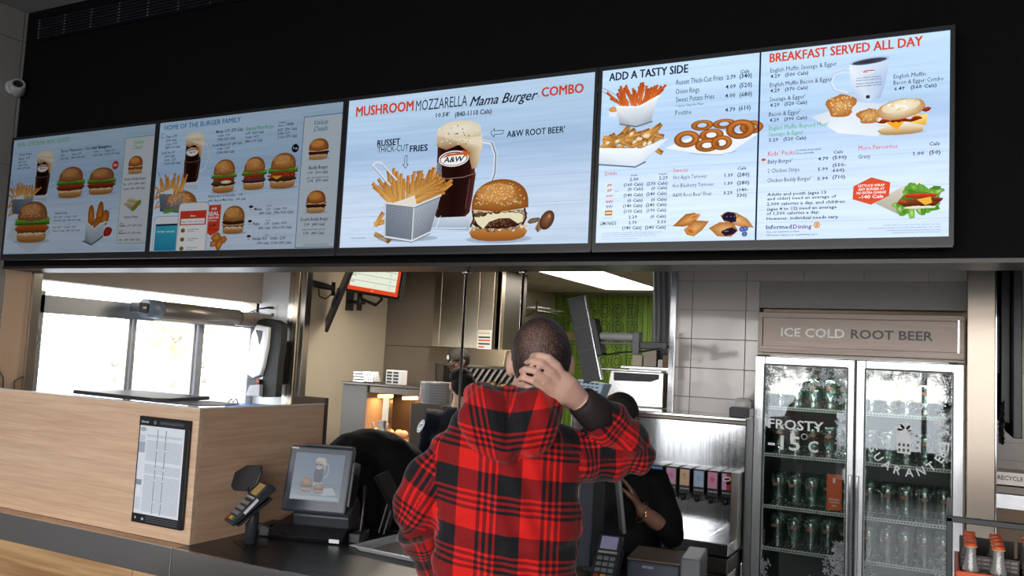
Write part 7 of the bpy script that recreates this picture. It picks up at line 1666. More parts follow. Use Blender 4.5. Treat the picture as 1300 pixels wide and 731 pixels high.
# plaid cloth
def plaid():
    m, nt, b, o = nmat('plaid'); uv = N(nt, 'ShaderNodeUVMap'); uv.uv_map = 'cloth'; se = N(nt, 'ShaderNodeSeparateXYZ'); nt.links.new(uv.outputs[0], se.inputs[0])
    def stripes(sock, per, stops):
        d = N(nt, 'ShaderNodeMath', operation='DIVIDE'); d.inputs[1].default_value = per; nt.links.new(sock, d.inputs[0])
        f = N(nt, 'ShaderNodeMath', operation='FRACT'); nt.links.new(d.outputs[0], f.inputs[0])
        r = N(nt, 'ShaderNodeValToRGB'); r.color_ramp.interpolation = 'CONSTANT'; e = r.color_ramp.elements; e[0].position = 0; e[0].color = (0, 0, 0, 1); e[1].position = stops[0][0]; e[1].color = (stops[0][1],)*3+(1,)
        for p_, v_ in stops[1:]: q = e.new(p_); q.color = (v_, v_, v_, 1)
        nt.links.new(f.outputs[0], r.inputs[0]); return r.outputs[0]
    # one repeat: three thin lines, then a wide band, then plain red
    st = [(.06, 1), (.12, 0), (.165, 1), (.225, 0), (.27, 1), (.33, 0), (.37, 1), (.74, 0)]
    a = stripes(se.outputs[0], .153, st); sv = [(.06, 1), (.115, 0), (.165, 1), (.22, 0), (.27, 1), (.325, 0), (.375, 1), (.72, 0)]
    c = stripes(se.outputs[1], .137, sv)
    ad = N(nt, 'ShaderNodeMath', operation='ADD'); nt.links.new(a, ad.inputs[0]); nt.links.new(c, ad.inputs[1]); hf = N(nt, 'ShaderNodeMath', operation='MULTIPLY'); hf.inputs[1].default_value = .5; nt.links.new(ad.outputs[0], hf.inputs[0])
    rp = N(nt, 'ShaderNodeValToRGB'); e = rp.color_ramp.elements; e[0].position = 0; e[0].color = (.86, .016, .012, 1); e[1].position = 1; e[1].color = (.010, .010, .013, 1); q = e.new(.5); q.color = (.30, .008, .010, 1)
    nt.links.new(hf.outputs[0], rp.inputs[0])
    tc = N(nt, 'ShaderNodeTexCoord'); nz = N(nt, 'ShaderNodeTexNoise'); nz.inputs['Scale'].default_value = 350; nt.links.new(tc.outputs['Object'], nz.inputs['Vector'])
    mx = N(nt, 'ShaderNodeMix', data_type='RGBA', blend_type='MULTIPLY'); mx.inputs[0].default_value = .35; nt.links.new(rp.outputs[0], mx.inputs[6]); nt.links.new(nz.outputs[0], mx.inputs[7]); nt.links.new(mx.outputs[2], b.inputs['Base Color'])
    b.inputs['Roughness'].default_value = .8; b.inputs['Specular IOR Level'].default_value = .2; b.inputs['Sheen Weight'].default_value = .15
    n2 = N(nt, 'ShaderNodeTexNoise'); n2.inputs['Scale'].default_value = 14; n2.inputs['Detail'].default_value = 3; n2.inputs['Distortion'].default_value = 1.2; mp = N(nt, 'ShaderNodeMapping'); mp.inputs['Scale'].default_value = (1, 1, .6); nt.links.new(tc.outputs['Object'], mp.inputs[0]); nt.links.new(mp.outputs[0], n2.inputs['Vector'])
    bp = N(nt, 'ShaderNodeBump'); bp.inputs['Strength'].default_value = .55; bp.inputs['Distance'].default_value = .008; nt.links.new(n2.outputs[0], bp.inputs['Height']); nt.links.new(bp.outputs[0], b.inputs['Normal'])
plaid()
jk = MB()
jk.tube([(.01, .0, 1.535), (.0, -.005, 1.505), (-.008, -.005, 1.47), (-.012, -.01, 1.42), (-.012, -.01, 1.33), (-.010, -.01, 1.22), (-.010, -.01, 1.12), (-.010, 0, 1.0), (-.01, 0, .93), (-.01, 0, .90)],
        [(.085, .075), (.125, .088), (.158, .10), (.178, .115), (.182, .125), (.181, .128), (.180, .125), (.178, .12), (.172, .115), (.155, .10)], 28, up=(0, 1, 0))
jk.tube([(-.10, 0, 1.445), (-.165, -.005, 1.395), (-.225, -.01, 1.32), (-.248, .0, 1.255), (-.235, .10, 1.165), (-.2, .20, 1.065)], [.058, .060, .056, .053, .050, .043], 18)
jk.tube([(.08, 0, 1.43), (.15, .02, 1.41), (.23, .055, 1.412), (.30, .078, 1.415), (.305, .065, 1.44), (.25, .02, 1.485), (.192, -.028, 1.528)], [.07, .072, .064, .056, .056, .055, .048], 18)
jk.ball((.305, .072, 1.42), .058, 16); jk.ball((-.25, 0, 1.255), .05, 14)
# hood lying on the shoulders
jk.ball((-.070, -.118, 1.505), (.068, .050, .080), 20); jk.ball((.030, -.118, 1.500), (.070, .050, .082), 20)
jk.ball((-.028, -.135, 1.450), (.050, .030, .048), 16); jk.ball((-.10, -.085, 1.545), (.035, .045, .045), 14); jk.ball((.075, -.085, 1.530), (.04, .045, .05), 14)
rg_ = [(-.015+.100*math.cos(a), -.015+.080*math.sin(a), 1.548-.012*math.sin(a*1)+.008*math.cos(a)*-1) for a in [2*PI*i/24 for i in range(25)]]
for i in range(24): jk.tube([rg_[i], rg_[i+1]], .028, 10)
def wr_(co):
    x, y, z = co[:, 0], co[:, 1], co[:, 2]
    d = .0036*np.sin(38*z+9*np.sin(11*x)+14*x)+.0032*np.sin(27*x-21*z+8*np.sin(13*z))
    arm = (x > .16)
    d = d+np.where(arm, .0035*np.sin(85*x+40*z), 0)+np.where(x < -.2, .003*np.sin(70*z+20*y), 0)
    # folds that pull from the armpit, and the seam down the hood
    d = d-.010*np.exp(-((x+.022)/.006)**2)*((z > 1.43) & (y < -.10))
    d = d+.003*np.sin(60*(z-.55*x))*np.exp(-((x-.13)/.09)**2)*((z < 1.4))
    return d
jacket = grow(jk, 'jacket', 'plaid', cu_, .0075, 5, .5, wr_)
me = jacket.data; n = len(me.vertices); co = np.empty(n*3); me.vertices.foreach_get('co', co); co = co.reshape(-1, 3)
npoly = len(me.polygons); lt = np.empty(npoly, int); me.polygons.foreach_get('loop_total', lt); li = np.empty(len(me.loops), int); me.loops.foreach_get('vertex_index', li); pc = np.empty(npoly*3); me.polygons.foreach_get('center', pc); pc = pc.reshape(-1, 3)
def seg_t(p, a, b_):
    a, b_ = np.array(a), np.array(b_); d = b_-a; L2 = d @ d; t = np.clip(((p-a) @ d)/L2, 0, 1); return t, np.linalg.norm(p-(a+t[:, None]*d), axis=1), math.sqrt(L2)
bones = {'lu': ((-.165, -.005, 1.40), (-.248, 0, 1.255), .055), 'lf': ((-.248, 0, 1.255), (-.2, .2, 1.065), .048), 'ru': ((.16, .025, 1.41), (.305, .078, 1.415), .064), 'rf': ((.305, .072, 1.44), (.185, -.034, 1.535), .052)}
dist = {k: seg_t(pc, a, b_)[1]/r for k, (a, b_, r) in bones.items()}
keys = list(bones); dm = np.stack([dist[k] for k in keys]); best = dm.argmin(0); dmin = dm.min(0)
tors = ((pc[:, 0]+.01)/.183)**2+((pc[:, 1]+.005)/.125)**2
isarm = ((pc[:, 0] < -.185-.10*(pc[:, 2]-1.3)) | (pc[:, 0] > .158)) & (dmin < 1.7)
isarm &= ~((pc[:, 0] > .158) & (pc[:, 2] < 1.325)); isarm &= ~((pc[:, 0] < 0) & (pc[:, 2] > 1.43))
part = np.where(isarm, best, 9)
rz = np.hypot((pc[:, 0]+.02)/.125, (pc[:, 2]-1.505)/.09)
ishood = (~isarm) & (((pc[:, 1] < -.105) & (rz < 1.05) & (pc[:, 2] > 1.395)) | (pc[:, 2] > 1.515))
part = np.where(ishood, 8, part)
pl = np.repeat(part, lt); P_ = co[li]; uvs = np.zeros((len(li), 2))
tm = pl == 9; x, y, z = P_[:, 0], P_[:, 1], P_[:, 2]
u = x+.7*np.sign(x)*np.maximum(0, y+.05); v = z+.10*x-.05
uvs[tm, 0] = (u+.01+.153*.555)[tm]; uvs[tm, 1] = (v-1.298+.137*.545+.137*20)[tm]
hmask = pl == 8; uh = x+.022+.25*(1.5-z)*np.sign(x+.022); uvs[hmask, 0] = (np.where(x < -.022, uh*1.15+.153*.70, uh*1.15+.153*.36)+.153*5)[hmask]; uvs[hmask, 1] = (z-.18*np.abs(x+.022)-1.505+.137*.60+.137*20)[hmask]
for k, key in enumerate(keys):
    a, b_, r = bones[key]; a, b_ = np.array(a), np.array(b_); d = (b_-a)/np.linalg.norm(b_-a); s1 = np.cross(d, [0, 1, 0]); s1 /= np.linalg.norm(s1); s2 = np.cross(d, s1)
    mk = pl == k; q = P_-a; t = q @ d; e1 = q @ s1; e2 = q @ s2
    ang = np.arctan2(e1, -e2)
    off = {'lu': (.0, .03), 'lf': (.17, .03), 'ru': (.02, .045), 'rf': (.18, .03)}[key]
    uvs[mk, 0] = (ang*r*.95+off[1]+.153*4)[mk]; uvs[mk, 1] = (t+off[0]+.137*4)[mk]
ul = me.uv_layers.new(name='cloth'); ul.data.foreach_set('uv', uvs.ravel())
MB().tube([(.215, -.010, 1.508), (.190, -.032, 1.528), (.158, -.060, 1.553), (.153, -.064, 1.557)], [.044, .046, .040, .034], 20).build('cuff', 'cuff_rib', jacket, local=True)
MB().tube([(-.205, .19, 1.072), (-.19, .235, 1.035)], [.040, .034], 16).build('cuff', 'cuff_rib', jacket, local=True)
tz = MB(); tz.tube([(-.01, 0, 1.0), (-.01, 0, .93), (-.01, 0, .86)], [(.155, .11), (.165, .115), (.16, .11)], 22, up=(0, 1, 0))
for sx in (-1, 1): tz.tube([(sx*.085-.01, 0, .93), (sx*.09-.01, .01, .75), (sx*.095-.01, .01, .50), (sx*.10-.01, -.01, .30), (sx*.10-.01, -.02, .07)], [.10, .098, .075, .070, .068], 16)
grow(tz, 'trousers', 'jeans', cu_, .011, 4)
for sx in (-1, 1): MB().tube([(sx*.10-.01, -.09, .05), (sx*.10-.01, -.04, .055), (sx*.105-.01, .06, .05), (sx*.11-.01, .17, .04), (sx*.11-.01, .20, .035)], [(.03, .03), (.045, .05), (.05, .048), (.047, .036), (.02, .015)], 16).build('shoe', 'shoe', cu_, local=True)

# ------------------------------------------------------------ staff
def worker(name_label, loc, rot, H, pose, cloth, skin, fwd=(0, 1, 0), head_c=None, cap=True, hair='short', sleeves='long', vox=.008):
    """local frame: the figure looks along +y; pose gives joint positions"""
    t = thing('person', name_label, 'person', loc, rot); b_ = MB(); J = pose
    hc = J['head']; R, Pp = head(b_, hc, fwd, .95)
    ch, nk, pv = V(*J['chest']), V(*J['neck']), V(*J['pelvis'])
    b_.tube([V(*hc)+V(0, -.01, -.05), nk, ch+(nk-ch)*.6], [.05, .052, .07], 14, up=(0, 1, 0))
    fw = J.get('up', (0, 1, 0))
    b_.tube([ch+(nk-ch)*.6, ch, (ch+pv)*.5, pv], [(.10, .07), (.15, .095), (.13, .09), (.15, .1)], 18, up=fw)
    for sd in ('l', 'r'):
        s_, e_, w_ = (V(*J[sd+k]) for k in ('s', 'e', 'w')); b_.tube([s_, s_+(e_-s_)*.5, e_, e_+(w_-e_)*.5, w_], [.048, .043, .036, .034, .025], 12)
        hd_, pn, ac = J[sd+'h']; hand(b_, tuple(w_), hd_, pn, ac, .95, J.get('curl', (.3, .4, .3)))
        hp = pv+V(.08 if sd == 'r' else -.08, 0, -.02); kn = V(hp.x*1.05, hp.y+.02, .48); an = V(hp.x*1.1, hp.y-.02, .08)
        b_.tube([hp, (hp+kn)/2, kn, (kn+an)/2, an], [.085, .078, .056, .054, .04], 12); b_.tube([an+V(0, -.03, -.03), an+V(0, .06, -.035), an+V(0, .15, -.045)], [(.035, .035), (.04, .03), (.035, .02)], 10)
    body = grow(b_, 'body', skin, t, vox*.75, 4); face(body, Pp, R, .95)
    sh = MB(); 
    if 'bulk' in J: sh.ball(*J['bulk'], 20)
    sh.tube([nk+(ch-nk)*.12, ch+(nk-ch)*.45, ch, (ch+pv)*.5, pv, pv+V(0, 0, -.06)], [(.075, .065), (.135, .09), (.175, .118), (.160, .115), (.165, .12), (.16, .11)], 24, up=fw)
    for sd in ('l', 'r'):
        s_, e_, w_ = (V(*J[sd+k]) for k in ('s', 'e', 'w')); end = w_ if sleeves == 'long' else e_+(w_-e_)*J.get('cut', .0)
        sh.tube([ch+(s_-ch)*.6+V(0, 0, .02), s_, s_+(e_-s_)*.5, e_, e_+(end-e_)*.6, end] if sleeves == 'long' or J.get('cut', 0) else [ch+(s_-ch)*.6+V(0, 0, .02), s_, s_+(e_-s_)*.5, e_], [.06, .064, .062, .056, .05, .045][:(6 if sleeves == 'long' or J.get('cut', 0) else 4)], 14)
        if not (sleeves == 'long'): sh.ball(tuple(e_), .055*J.get('loose', 1), 12)
    shirt = grow(sh, 'shirt', cloth, t, .011, 4, .5, lambda c: .003*np.sin(50*c[:, 2]+30*c[:, 0])+.002*np.sin(70*c[:, 0]-30*c[:, 1]))
    tz = MB(); tz.tube([pv+V(0, 0, .05), pv, pv+V(0, 0, -.08)], [(.15, .105), (.16, .11), (.155, .11)], 18, up=(0, 1, 0))
    for sx in (-1, 1): hp = pv+V(.08*sx, 0, -.02); tz.tube([hp, V(hp.x*1.05, hp.y+.02, .48), V(hp.x*1.1, hp.y-.02, .08)], [.095, .072, .062], 14)
    grow(tz, 'trousers', 'black_cloth', t, .013, 3)
    for sx in (-1, 1):
        hp = pv+V(.08*sx, 0, 0); x_, y_ = hp.x*1.1, hp.y-.02
        MB().tube([(x_, y_-.07, .045), (x_, y_+.03, .05), (x_, y_+.17, .035)], [(.04, .042), (.045, .047), (.03, .028)], 12).build('shoe', 'shoe', t, local=True)
    if cap:
        cm = MB(); rings = [(.0, .098*.95+.022), (.03, .094*.95+.022), (.055, .08), (.072, .055), (.082, .03), (.0855, .004)]
        n_ = 22; vs = []; 
        prof = [(-.012, 1.06), (.01, 1.07), (.04, 1.0), (.065, .84), (.083, .58), (.094, .28), (.097, .03)]
        for (h_, r_) in prof:
            for k in range(n_): a = 2*PI*k/n_; vs.append(Pp(.075*r_*math.cos(a), -.010+.094*r_*math.sin(a), .018+h_))
        cm.add(vs, [(i*n_+k, i*n_+(k+1) % n_, (i+1)*n_+(k+1) % n_, (i+1)*n_+k) for i in range(len(prof)-1) for k in range(n_)], True); cm.add(vs[-n_:], [tuple(range(n_))], True)
        capo = cm.build('cap', 'cap_cloth', t, local=True); sd_ = capo.modifiers.new('s', 'SOLIDIFY'); sd_.thickness = .003
        bm_ = MB(); vs = []; 
        for j in range(4):
            for k in range(9): a = -.9+1.8*k/8; rr = 1.05+.62*j/3*(math.cos(a)**.8 if math.cos(a) > 0 else 0); vs.append(Pp(.076*rr*math.sin(a)*(1-.1*j/3), -.010+.096*rr*math.cos(a), .012-.012*j/3-.02*abs(math.sin(a))*j/3))
        bm_.add(vs, [(j*9+k, j*9+k+1, (j+1)*9+k+1, (j+1)*9+k) for j in range(3) for k in range(8)], True); br = bm_.build('brim', 'cap_cloth', capo, local=True); sd_ = br.modifiers.new('s', 'SOLIDIFY'); sd_.thickness = .004
        lp = MB(); vs = []
        for (h_, r_) in ((.018, 1.075), (.052, .99)):
            for k in range(5): a = PI/2-.28+.56*k/4; vs.append(Pp(.0755*r_*math.cos(a), -.010+.0945*r_*math.sin(a)+.003, .018+h_))
        lp.add(vs, [(k, k+1, 6+k, 5+k) for k in range(4)]); lp.build('patch', 'white_plastic', capo, local=True)
    if hair:
        hm2 = MB(); hm2.ball(Pp(0, -.014, .012), (.0745, .092, .098), 26, M4=R)
        def ok(p):
            q = R.inverted() @ (V(*p)-V(*hc)); return q.z > (-.05 if q.y < -.02 else -.02+max(0, q.y-.02)*1.4+.02) 
        hm2.f = [f for f in hm2.f if all(ok(hm2.v[i]) for i in f)]; hm2.sm = [True]*len(hm2.f); hm2.mi = [0]*len(hm2.f)
        if hair == 'full': hm2.ball(Pp(.01, -.055, -.01), (.076, .066, .078), 18, M4=R); hm2.ball(Pp(-.02, -.045, .045), (.066, .066, .062), 16, M4=R); hm2.ball(Pp(.0, -.07, -.05), (.045, .04, .04), 14, M4=R)
        ho_ = hm2.build('hair', 'hair_black', t, local=True)
    return t, R, Pp, shirt
down = ((0, .1, -1), (0, 1, 0), (1, 0, 0))
std = dict(head=(0, .03, 1.58), neck=(0, 0, 1.47), chest=(0, 0, 1.28), pelvis=(0, 0, .95), ls=(-.17, 0, 1.38), le=(-.22, .04, 1.12), lw=(-.17, .22, 1.0), rs=(.17, 0, 1.38), re=(.22, .04, 1.12), rw=(.17, .22, 1.0), lh=((.1, 1, -.1), (0, 0, -1), (1, 0, 0)), rh=((-.1, 1, -.1), (0, 0, -1), (-1, 0, 0)))
# cook under the hood, turned towards the room and looking down
ck2 = dict(std); ck2['head'] = (0, .05, 1.61); ck2['lw'] = (-.22, .08, .90); ck2['rw'] = (.22, .08, .90); ck2['lh'] = ck2['rh'] = down
wk1 = worker('cook in a dark cap with a white patch, standing under the hood', (-3.54, 6.03, 0), math.radians(180-25), 1.7, ck2, 'black_cloth', 'skin_dark', (.15, 1, -.30), cap=True)
# dark haired worker seen from behind
w2 = dict(std); w2['head'] = (0, .035, 1.445); w2['neck'] = (0, 0, 1.335); w2['chest'] = (0, -.0, 1.15); w2['pelvis'] = (0, 0, .88); 
for k in ('ls', 'rs'): w2[k] = (w2[k][0], 0, 1.25)
for k in ('le', 're'): w2[k] = (w2[k][0], .06, 1.0)
for k in ('lw', 'rw'): w2[k] = (w2[k][0], .26, .98)
for k in w2:
    if k not in ('lh', 'rh', 'pelvis'): w2[k] = (w2[k][0], w2[k][1], w2[k][2]+.02)
w2['pelvis'] = (0, 0, .90)
wk2 = worker('dark haired worker in a navy uniform with a round sleeve patch, seen from behind', (-2.715, 4.62, 0), math.radians(20), 1.55, w2, 'navy_cloth', 'skin_light', (-.15, 1, -.35), cap=False, hair='full', sleeves='short')
# worker on the right in black, holding a tablet
w3 = dict(std); w3['head'] = (.01, .06, 1.425); w3['neck'] = (0, .02, 1.30); w3['chest'] = (0, 0, 1.12); w3['pelvis'] = (0, -.03, .86); w3['cut'] = .35
w3['ls'] = (-.135, 0, 1.185); w3['le'] = (-.225, .06, 1.00); w3['lw'] = (-.125, .16, 1.10); w3['lh'] = ((.45, .1, .85), (1, .3, -.3), (-.3, .9, .2)); w3['curl'] = (.25, .45, .4)
w3['rs'] = (.17, 0, 1.22); w3['re'] = (.22, .07, .99); w3['rw'] = (.13, .22, 1.02); w3['rh'] = ((-.6, .5, .3), (-.2, -.3, .9), (-.3, .9, 0))
wk3 = worker('worker in a black top and black cap, raised arm with bracelets, right of the man', (-1.18, 3.36, 0), math.radians(180), 1.55, w3, 'black_cloth', 'skin_brown', (.1, 1, -.25), cap=True, hair='short', sleeves='short')
for k, r_ in enumerate((.034, .036)):
    c0 = V(-.135, .155, 1.092-.012*k); ax_ = V(.11, .10, .08).normalized(); s1 = ax_.cross(V(0, 0, 1)).normalized(); s2 = ax_.cross(s1)
    MB().tube([c0+(s1*math.cos(a)+s2*math.sin(a))*r_ for a in [2*PI*i/20 for i in range(21)]], .0025, 6).build('bracelet', 'gold', wk3[0], local=True)
tb_ = thing('order_tablet', 'dark tablet seen edge on in the hand of the worker in black', 'tablet', (-1.115, 3.17, 1.1))
m_ = MB().box((-.010, -.075, -.12), (.006, .075, .13)); R = Matrix.Translation((-1.122, 3.165, 1.13)) @ Matrix.Rotation(math.radians(-8), 4, 'Y') @ Matrix.Rotation(math.radians(25), 4, 'Z'); m_.v = [tuple(R @ Vector(p)) for p in m_.v]; m_.build('tablet_body', 'grey_plastic', tb_, .003)
# sleeve patch of the dark haired worker
P = Print(.0004); P.ell(0, 0, .042, .042, '#d8dce4', None, 24, 1); P.ell(0, 0, .035, .035, '#20283c', None, 24, 2); P.ell(0, 0, .030, .030, '#d0d6e0', None, 24, 3); P.ell(0, .002, .022, .013, '#20283c', None, 18, 4); P.text('A&W', -.016, -.006, .014, '#e8ecf2', x1=.016, bold=.02, layer=5)
mw_ = Matrix([wk2[0]['_m'][0:4], wk2[0]['_m'][4:8], wk2[0]['_m'][8:12], wk2[0]['_m'][12:16]]); R3 = mw_.to_3x3()
P.build('patch', 'ink_paper', wk2[3], mw_ @ V(-.225, -.045, 1.20), R3 @ V(.62, -.76, .12).normalized(), R3 @ V(.30, .12, .94).normalized(), .010)
# person in black bent down behind the register
w4 = dict(std)
w4.update(head=(0, .50, 1.02), neck=(0, .36, 1.12), chest=(0, .20, 1.17), pelvis=(0, -.08, .98), ls=(-.17, .28, 1.12), le=(-.2, .34, .90), lw=(-.12, .44, .80), rs=(.17, .28, 1.12), re=(.2, .34, .90), rw=(.12, .44, .80), up=(0, .6, .8), bulk=((0, .20, 1.06), (.19, .31, .235)))
wk4 = worker('person in black bent forward behind the register, only the rounded back showing', (-2.54, 3.22, 0), math.radians(-90), 1.6, w4, 'black_cloth', 'skin_brown', (0, .6, -.8), cap=False, hair='short')
# ============================================================ SMALL THINGS
vg = thing('vent_grille', 'long black slatted vent grille high on the bulkhead, top left', 'vent', (-4.2, 3.12, 3.47))
MB().box((-4.96, 3.108, 3.43), (-3.0, 3.119, 3.57)).build('frame', 'black_panel', vg, .002)
pm('vent_slat', (.012, .013, .02), .5, spec=.2)
for k in range(7): MB().box((-4.945, 3.100, 3.441+.0178*k), (-3.01, 3.1075, 3.450+.0178*k)).build('slat', 'vent_slat', vg)
for c_ in range(9):
    for k in range(7): MB().box((-4.935+.24*c_, 3.0975, 3.4455+.0178*k), (-4.925+.24*c_, 3.0998, 3.449+.0178*k)).build('rivet', 'light_grey_plastic', vg)
sc2 = thing('security_camera', 'white dome security camera on the wall left of the bulkhead', 'camera', (-5.08, 3.06, 3.14))
pm('camera_white', (.42, .42, .42), .4)
R = Matrix.Translation((-5.035, 3.07, 3.135)) @ Matrix.Rotation(math.radians(62), 4, 'Y') @ Matrix.Rotation(math.radians(28), 4, 'X')
def tl(mb): mb.v = [tuple(R @ Vector(p)) for p in mb.v]; return mb
MB().lathe([(.045, 0), (.045, .018), (.036, .03)], (-5.079, 3.06, 3.135), 22, ax='X').build('mount', 'camera_white', sc2)
tl(MB().lathe([(.0, -.045), (.036, -.045), (.042, -.03), (.044, .0), (.042, .035), (.032, .045), (.028, .038), (.0, .036)], n=24)).build('housing', 'camera_white', sc2)
tl(MB().lathe([(.0, .0375), (.027, .0385), (.027, .040), (.018, .041), (.016, .038), (.0, .0395)], n=20)).build('lens', 'black_plastic', sc2)
# air curtain tube above the drive-through window
ac = thing('air_curtain', 'round grey air curtain tube above the drive-through window', 'air curtain', (-4.98, 4.5, 1.86))
pm('tube_grey', (.27, .24, .215), .35, .6, var=.05); pm('tube_blue', (.17, .21, .28), .35)
MB().cyl((-4.97, 4.19, 1.868), (-4.97, 4.93, 1.862), .062, n=28).build('tube', 'tube_grey', ac)
MB().cyl((-4.97, 4.06, 1.87), (-4.97, 4.19, 1.868), .066, n=28).build('end_housing', 'tube_blue', ac)
MB().box((-5.02, 3.985, 1.835), (-4.92, 4.06, 1.905)).build('motor_box', 'dark_plastic', ac, .006); MB().box((-4.919, 4.01, 1.865), (-4.917, 4.035, 1.877)).build('sticker', 'white_plastic', ac)
MB().box((-5.03, 4.2, 1.79), (-4.95, 4.9, 1.81)).build('outlet_duct', 'steel_panel', ac, .003); MB().cyl((-4.97, 4.93, 1.862), (-4.97, 4.936, 1.862), .0635, n=28).build('end_ring', 'dark_plastic', ac)
MB().box((-5.075, 4.937, 1.80), (-4.94, 5.27, 1.91)).build('end_box', 'tube_grey', ac, .004)
ol = thing('wall_outlet', 'white double wall outlet with a black plug, right of the drive-through window', 'outlet', (-4.94, 5.3, 1.94))
MB().box((-4.985, 5.292, 1.885), (-4.90, 5.2995, 1.995)).build('plate', 'white_plastic', ol, .002); MB().cyl((-4.94, 5.285, 1.91), (-4.94, 5.292, 1.91), .014, n=14).build('socket', 'dark_plastic', ol)
MB().tube([(-4.925, 5.275, 1.965), (-4.97, 5.26, 1.965), (-5.03, 5.22, 1.95), (-5.05, 5.12, 1.91), (-5.05, 5.0, 1.90)], [.011, .009, .004, .003, .003], 8).build('plug_cord', 'black_rubber', ol)
pm('white_gloss', (.80, .82, .84), .12, var=.02, coat=.5)
ds = thing('wall_dispenser', 'tall black and white dispenser on the wall beside the drive-through window', 'dispenser', (-4.85, 5.2, 1.25))
MB().prism([(-4.862, 1.871), (-4.745, 1.861), (-4.677, 1.831), (-4.671, 1.683), (-4.686, 1.496), (-4.687, 1.256), (-4.842, 1.246), (-4.84, 1.395), (-4.822, 1.552), (-4.811, 1.771), (-4.847, 1.808), (-4.941, 1.825), (-4.928, 1.857)], 5.12, 5.19, 'Y').build('body', 'black_rubber', ds, .006)
MB().prism([(-4.921, 1.818), (-4.787, 1.802), (-4.788, 1.646), (-4.813, 1.484), (-4.84, 1.42), (-4.912, 1.391), (-4.982, 1.419), (-4.973, 1.576), (-4.963, 1.734)], 5.09, 5.17, 'Y').build('front_cover', 'white_gloss', ds, .01)
MB().prism([(-4.964, 1.262), (-4.930, 1.335), (-4.826, 1.346), (-4.823, 1.254), (-5.007, 1.248)], 5.08, 5.19, 'Y').build('drip_tray', 'light_grey_plastic', ds, .003); MB().prism([(-4.97, 1.388), (-4.836, 1.383), (-4.84, 1.345), (-4.92, 1.338), (-4.945, 1.31), (-4.965, 1.338)], 5.09, 5.2, 'Y').build('spout', 'black_plastic', ds, .003)
MB().box((-4.85, 5.19, 1.35), (-4.78, 5.299, 1.7)).build('wall_bracket', 'black_rubber', ds)
for k in range(2): MB().box((-4.868+.004*k, 5.085, 1.32+.04*k), (-4.845+.004*k, 5.10, 1.345+.04*k)).build('red_button', 'red_key', ds)
MB().prism([(-4.915, 1.775), (-4.845, 1.77), (-4.85, 1.72), (-4.868, 1.66), (-4.885, 1.72)], 5.084, 5.091, 'Y').build('window', 'dark_plastic', ds)
bc = thing('blue_folder', 'blue folder with a black clip on the sill below the dispenser', 'folder', (-4.95, 5.1, 1.12))
pm('blue_card', (.06, .11, .28), .5)
MB().box((-5.05, 4.95, 1.155), (-4.72, 5.2, 1.185)).build('cover', 'blue_card', bc, .004)
MB().tube([(-5.03, 4.96, 1.19), (-5.01, 4.98, 1.225), (-4.97, 4.96, 1.20), (-4.96, 4.98, 1.23), (-4.93, 4.97, 1.19)], .006, 6).build('clip', 'black_rubber', bc)
tag(MB().box((-5.075, 4.93, .985), (-4.72, 5.25, 1.154)).build('sill_box', 'white_plastic', None, .003), 'white box under the blue folder by the drive-through window', 'box')
# slabs lying on the partition
def slab(mt, z0, z1, pts, lab, cat):
    o = MB().prism(pts, z0, z1, 'Z').build('flat_slab', mt, None, .002); tag(o, lab, cat)
slab('dark_plastic', 1.4125, 1.428, [(-3.25, 2.34), (-2.74, 2.31), (-2.70, 2.36), (-2.76, 2.62), (-3.2, 2.62)], 'dark slab lying on top of the oak partition', 'slab')
slab('grey_plastic', 1.4125, 1.417, [(-2.73, 2.30), (-2.50, 2.32), (-2.47, 2.40), (-2.52, 2.55), (-2.68, 2.55)], 'thin grey mat on the oak partition, nearest its corner', 'mat')
# cables on the left wall
for k, (pts, lab) in enumerate((([(-5.07, 3.30, 2.03), (-5.072, 3.37, 1.9), (-5.07, 3.36, 1.75), (-5.071, 3.385, 1.62), (-5.07, 3.33, 1.5), (-5.071, 3.36, 1.42), (-5.07, 3.25, 1.36), (-5.071, 3.27, 1.2)], 'thin cable hanging down the steel trim left of the drive-through window'), ([(-5.07, 3.12, 1.47), (-5.07, 3.18, 1.38), (-5.07, 3.19, 1.25)], 'short dark cable on the wall at the left edge'))):
    tag(MB().tube([p for p in pts], .0032, 6).build('wall_cable', 'dark_plastic'), lab, 'cable')
tag(MB().box((-4.9, 3.4, .0), (-4.35, 3.9, .94)).build('drive_through_cabinet', 'steel_panel', None, .004), 'steel cabinet under the drive-through window', 'cabinet')
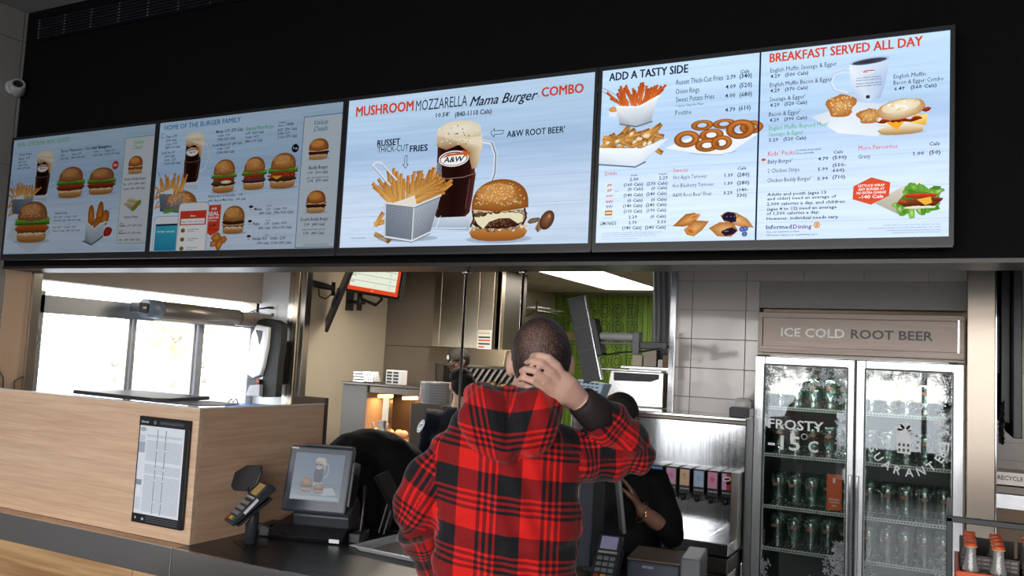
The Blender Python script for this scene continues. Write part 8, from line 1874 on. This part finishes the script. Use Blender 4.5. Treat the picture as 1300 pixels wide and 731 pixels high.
# outside: shrubs, a van and a low building, washed out by the daylight
def leafy(name, c, r, n, mt, lab, grp=None):
    rnd = random.Random(int(c[1]*10)); t = thing(name, lab, 'tree' if 'tree' in name else 'shrub', (c[0], c[1], 0), 0, grp); m_ = MB()
    for i in range(n):
        a, b_, q = rnd.uniform(0, 2*PI), math.acos(rnd.uniform(-1, 1)), rnd.uniform(.6, 1)
        p = V(c[0]+r[0]*q*math.sin(b_)*math.cos(a), c[1]+r[0]*q*math.sin(b_)*math.sin(a), c[2]+r[1]*q*math.cos(b_)); d1 = V(rnd.gauss(0, 1), rnd.gauss(0, 1), rnd.gauss(0, 1)).normalized()*.09*r[1]; d2 = V(rnd.gauss(0, 1), rnd.gauss(0, 1), rnd.gauss(0, 1)).normalized()*.09*r[1]
        m_.add([tuple(p), tuple(p+d1), tuple(p+d1+d2), tuple(p+d2)], [(0, 1, 2, 3)])
    o = m_.build('foliage', mt, t); o['kind'] = 'stuff'
    m2 = MB(); m2.tube([(c[0], c[1], 0), (c[0]+.05, c[1], c[2]*.6), (c[0], c[1]+.1, c[2]+r[1]*.4)], [.12, .09, .04], 8)
    for i in range(6): a = i*1.05; m2.tube([(c[0], c[1], c[2]*.7), (c[0]+.6*r[0]*math.cos(a), c[1]+.6*r[0]*math.sin(a), c[2]+.3*r[1])], [.04, .012], 6)
    m2.build('trunk', 'bark', t)
pm('bark', (.35, .30, .26), .9); pm('leaf_autumn', (.62, .52, .22), .8); pm('leaf_green', (.42, .48, .30), .8); pm('far_wall', (.72, .70, .68), .8); pm('far_window', (.25, .30, .36), .3)
leafy('street_tree', (-24.5, 21.5, 2.2), (1.2, 1.3), 700, 'leaf_autumn', 'yellowish young tree outside, seen through the middle pane of the drive-through window')
leafy('street_tree', (-33, 38, 4.2), (3.2, 3.0), 900, 'leaf_green', 'large pale tree outside, seen through the right pane of the drive-through window')
for k in range(5): leafy('shrub', (-30+1.2*k, 19+3.4*k, .8), (1.3, .8), 260, ('leaf_green', 'leaf_autumn')[k % 2], ('first', 'second', 'third', 'fourth', 'fifth')[k]+' shrub from the left in the row outside the drive-through window', 'shrubs outside the drive-through window')
vn = thing('van', 'pale van parked outside, seen through the right pane of the drive-through window', 'car', (-22, 26.5, 0))
MB().prism([(-24.4, .45), (-24.4, 1.3), (-23.7, 1.45), (-23.0, 2.1), (-19.8, 2.15), (-19.7, .45)], 25.5, 27.3, 'Y').build('body', 'far_wall', vn, .05)
for x in (-23.5, -20.6): MB().cyl((x, 25.42, .36), (x, 25.62, .36), .34, n=18).build('wheel', 'dark_plastic', vn)
MB().prism([(-23.5, 1.45), (-22.9, 1.95), (-21.9, 1.97), (-21.9, 1.45)], 25.46, 25.49, 'Y').build('window', 'far_window', vn); MB().box((-21.7, 25.46, 1.45), (-20.2, 25.49, 1.97)).build('window', 'far_window', vn)
bpy.data.objects.remove(_to)
for o in bpy.data.objects:
    if '_m' in o: del o['_m']
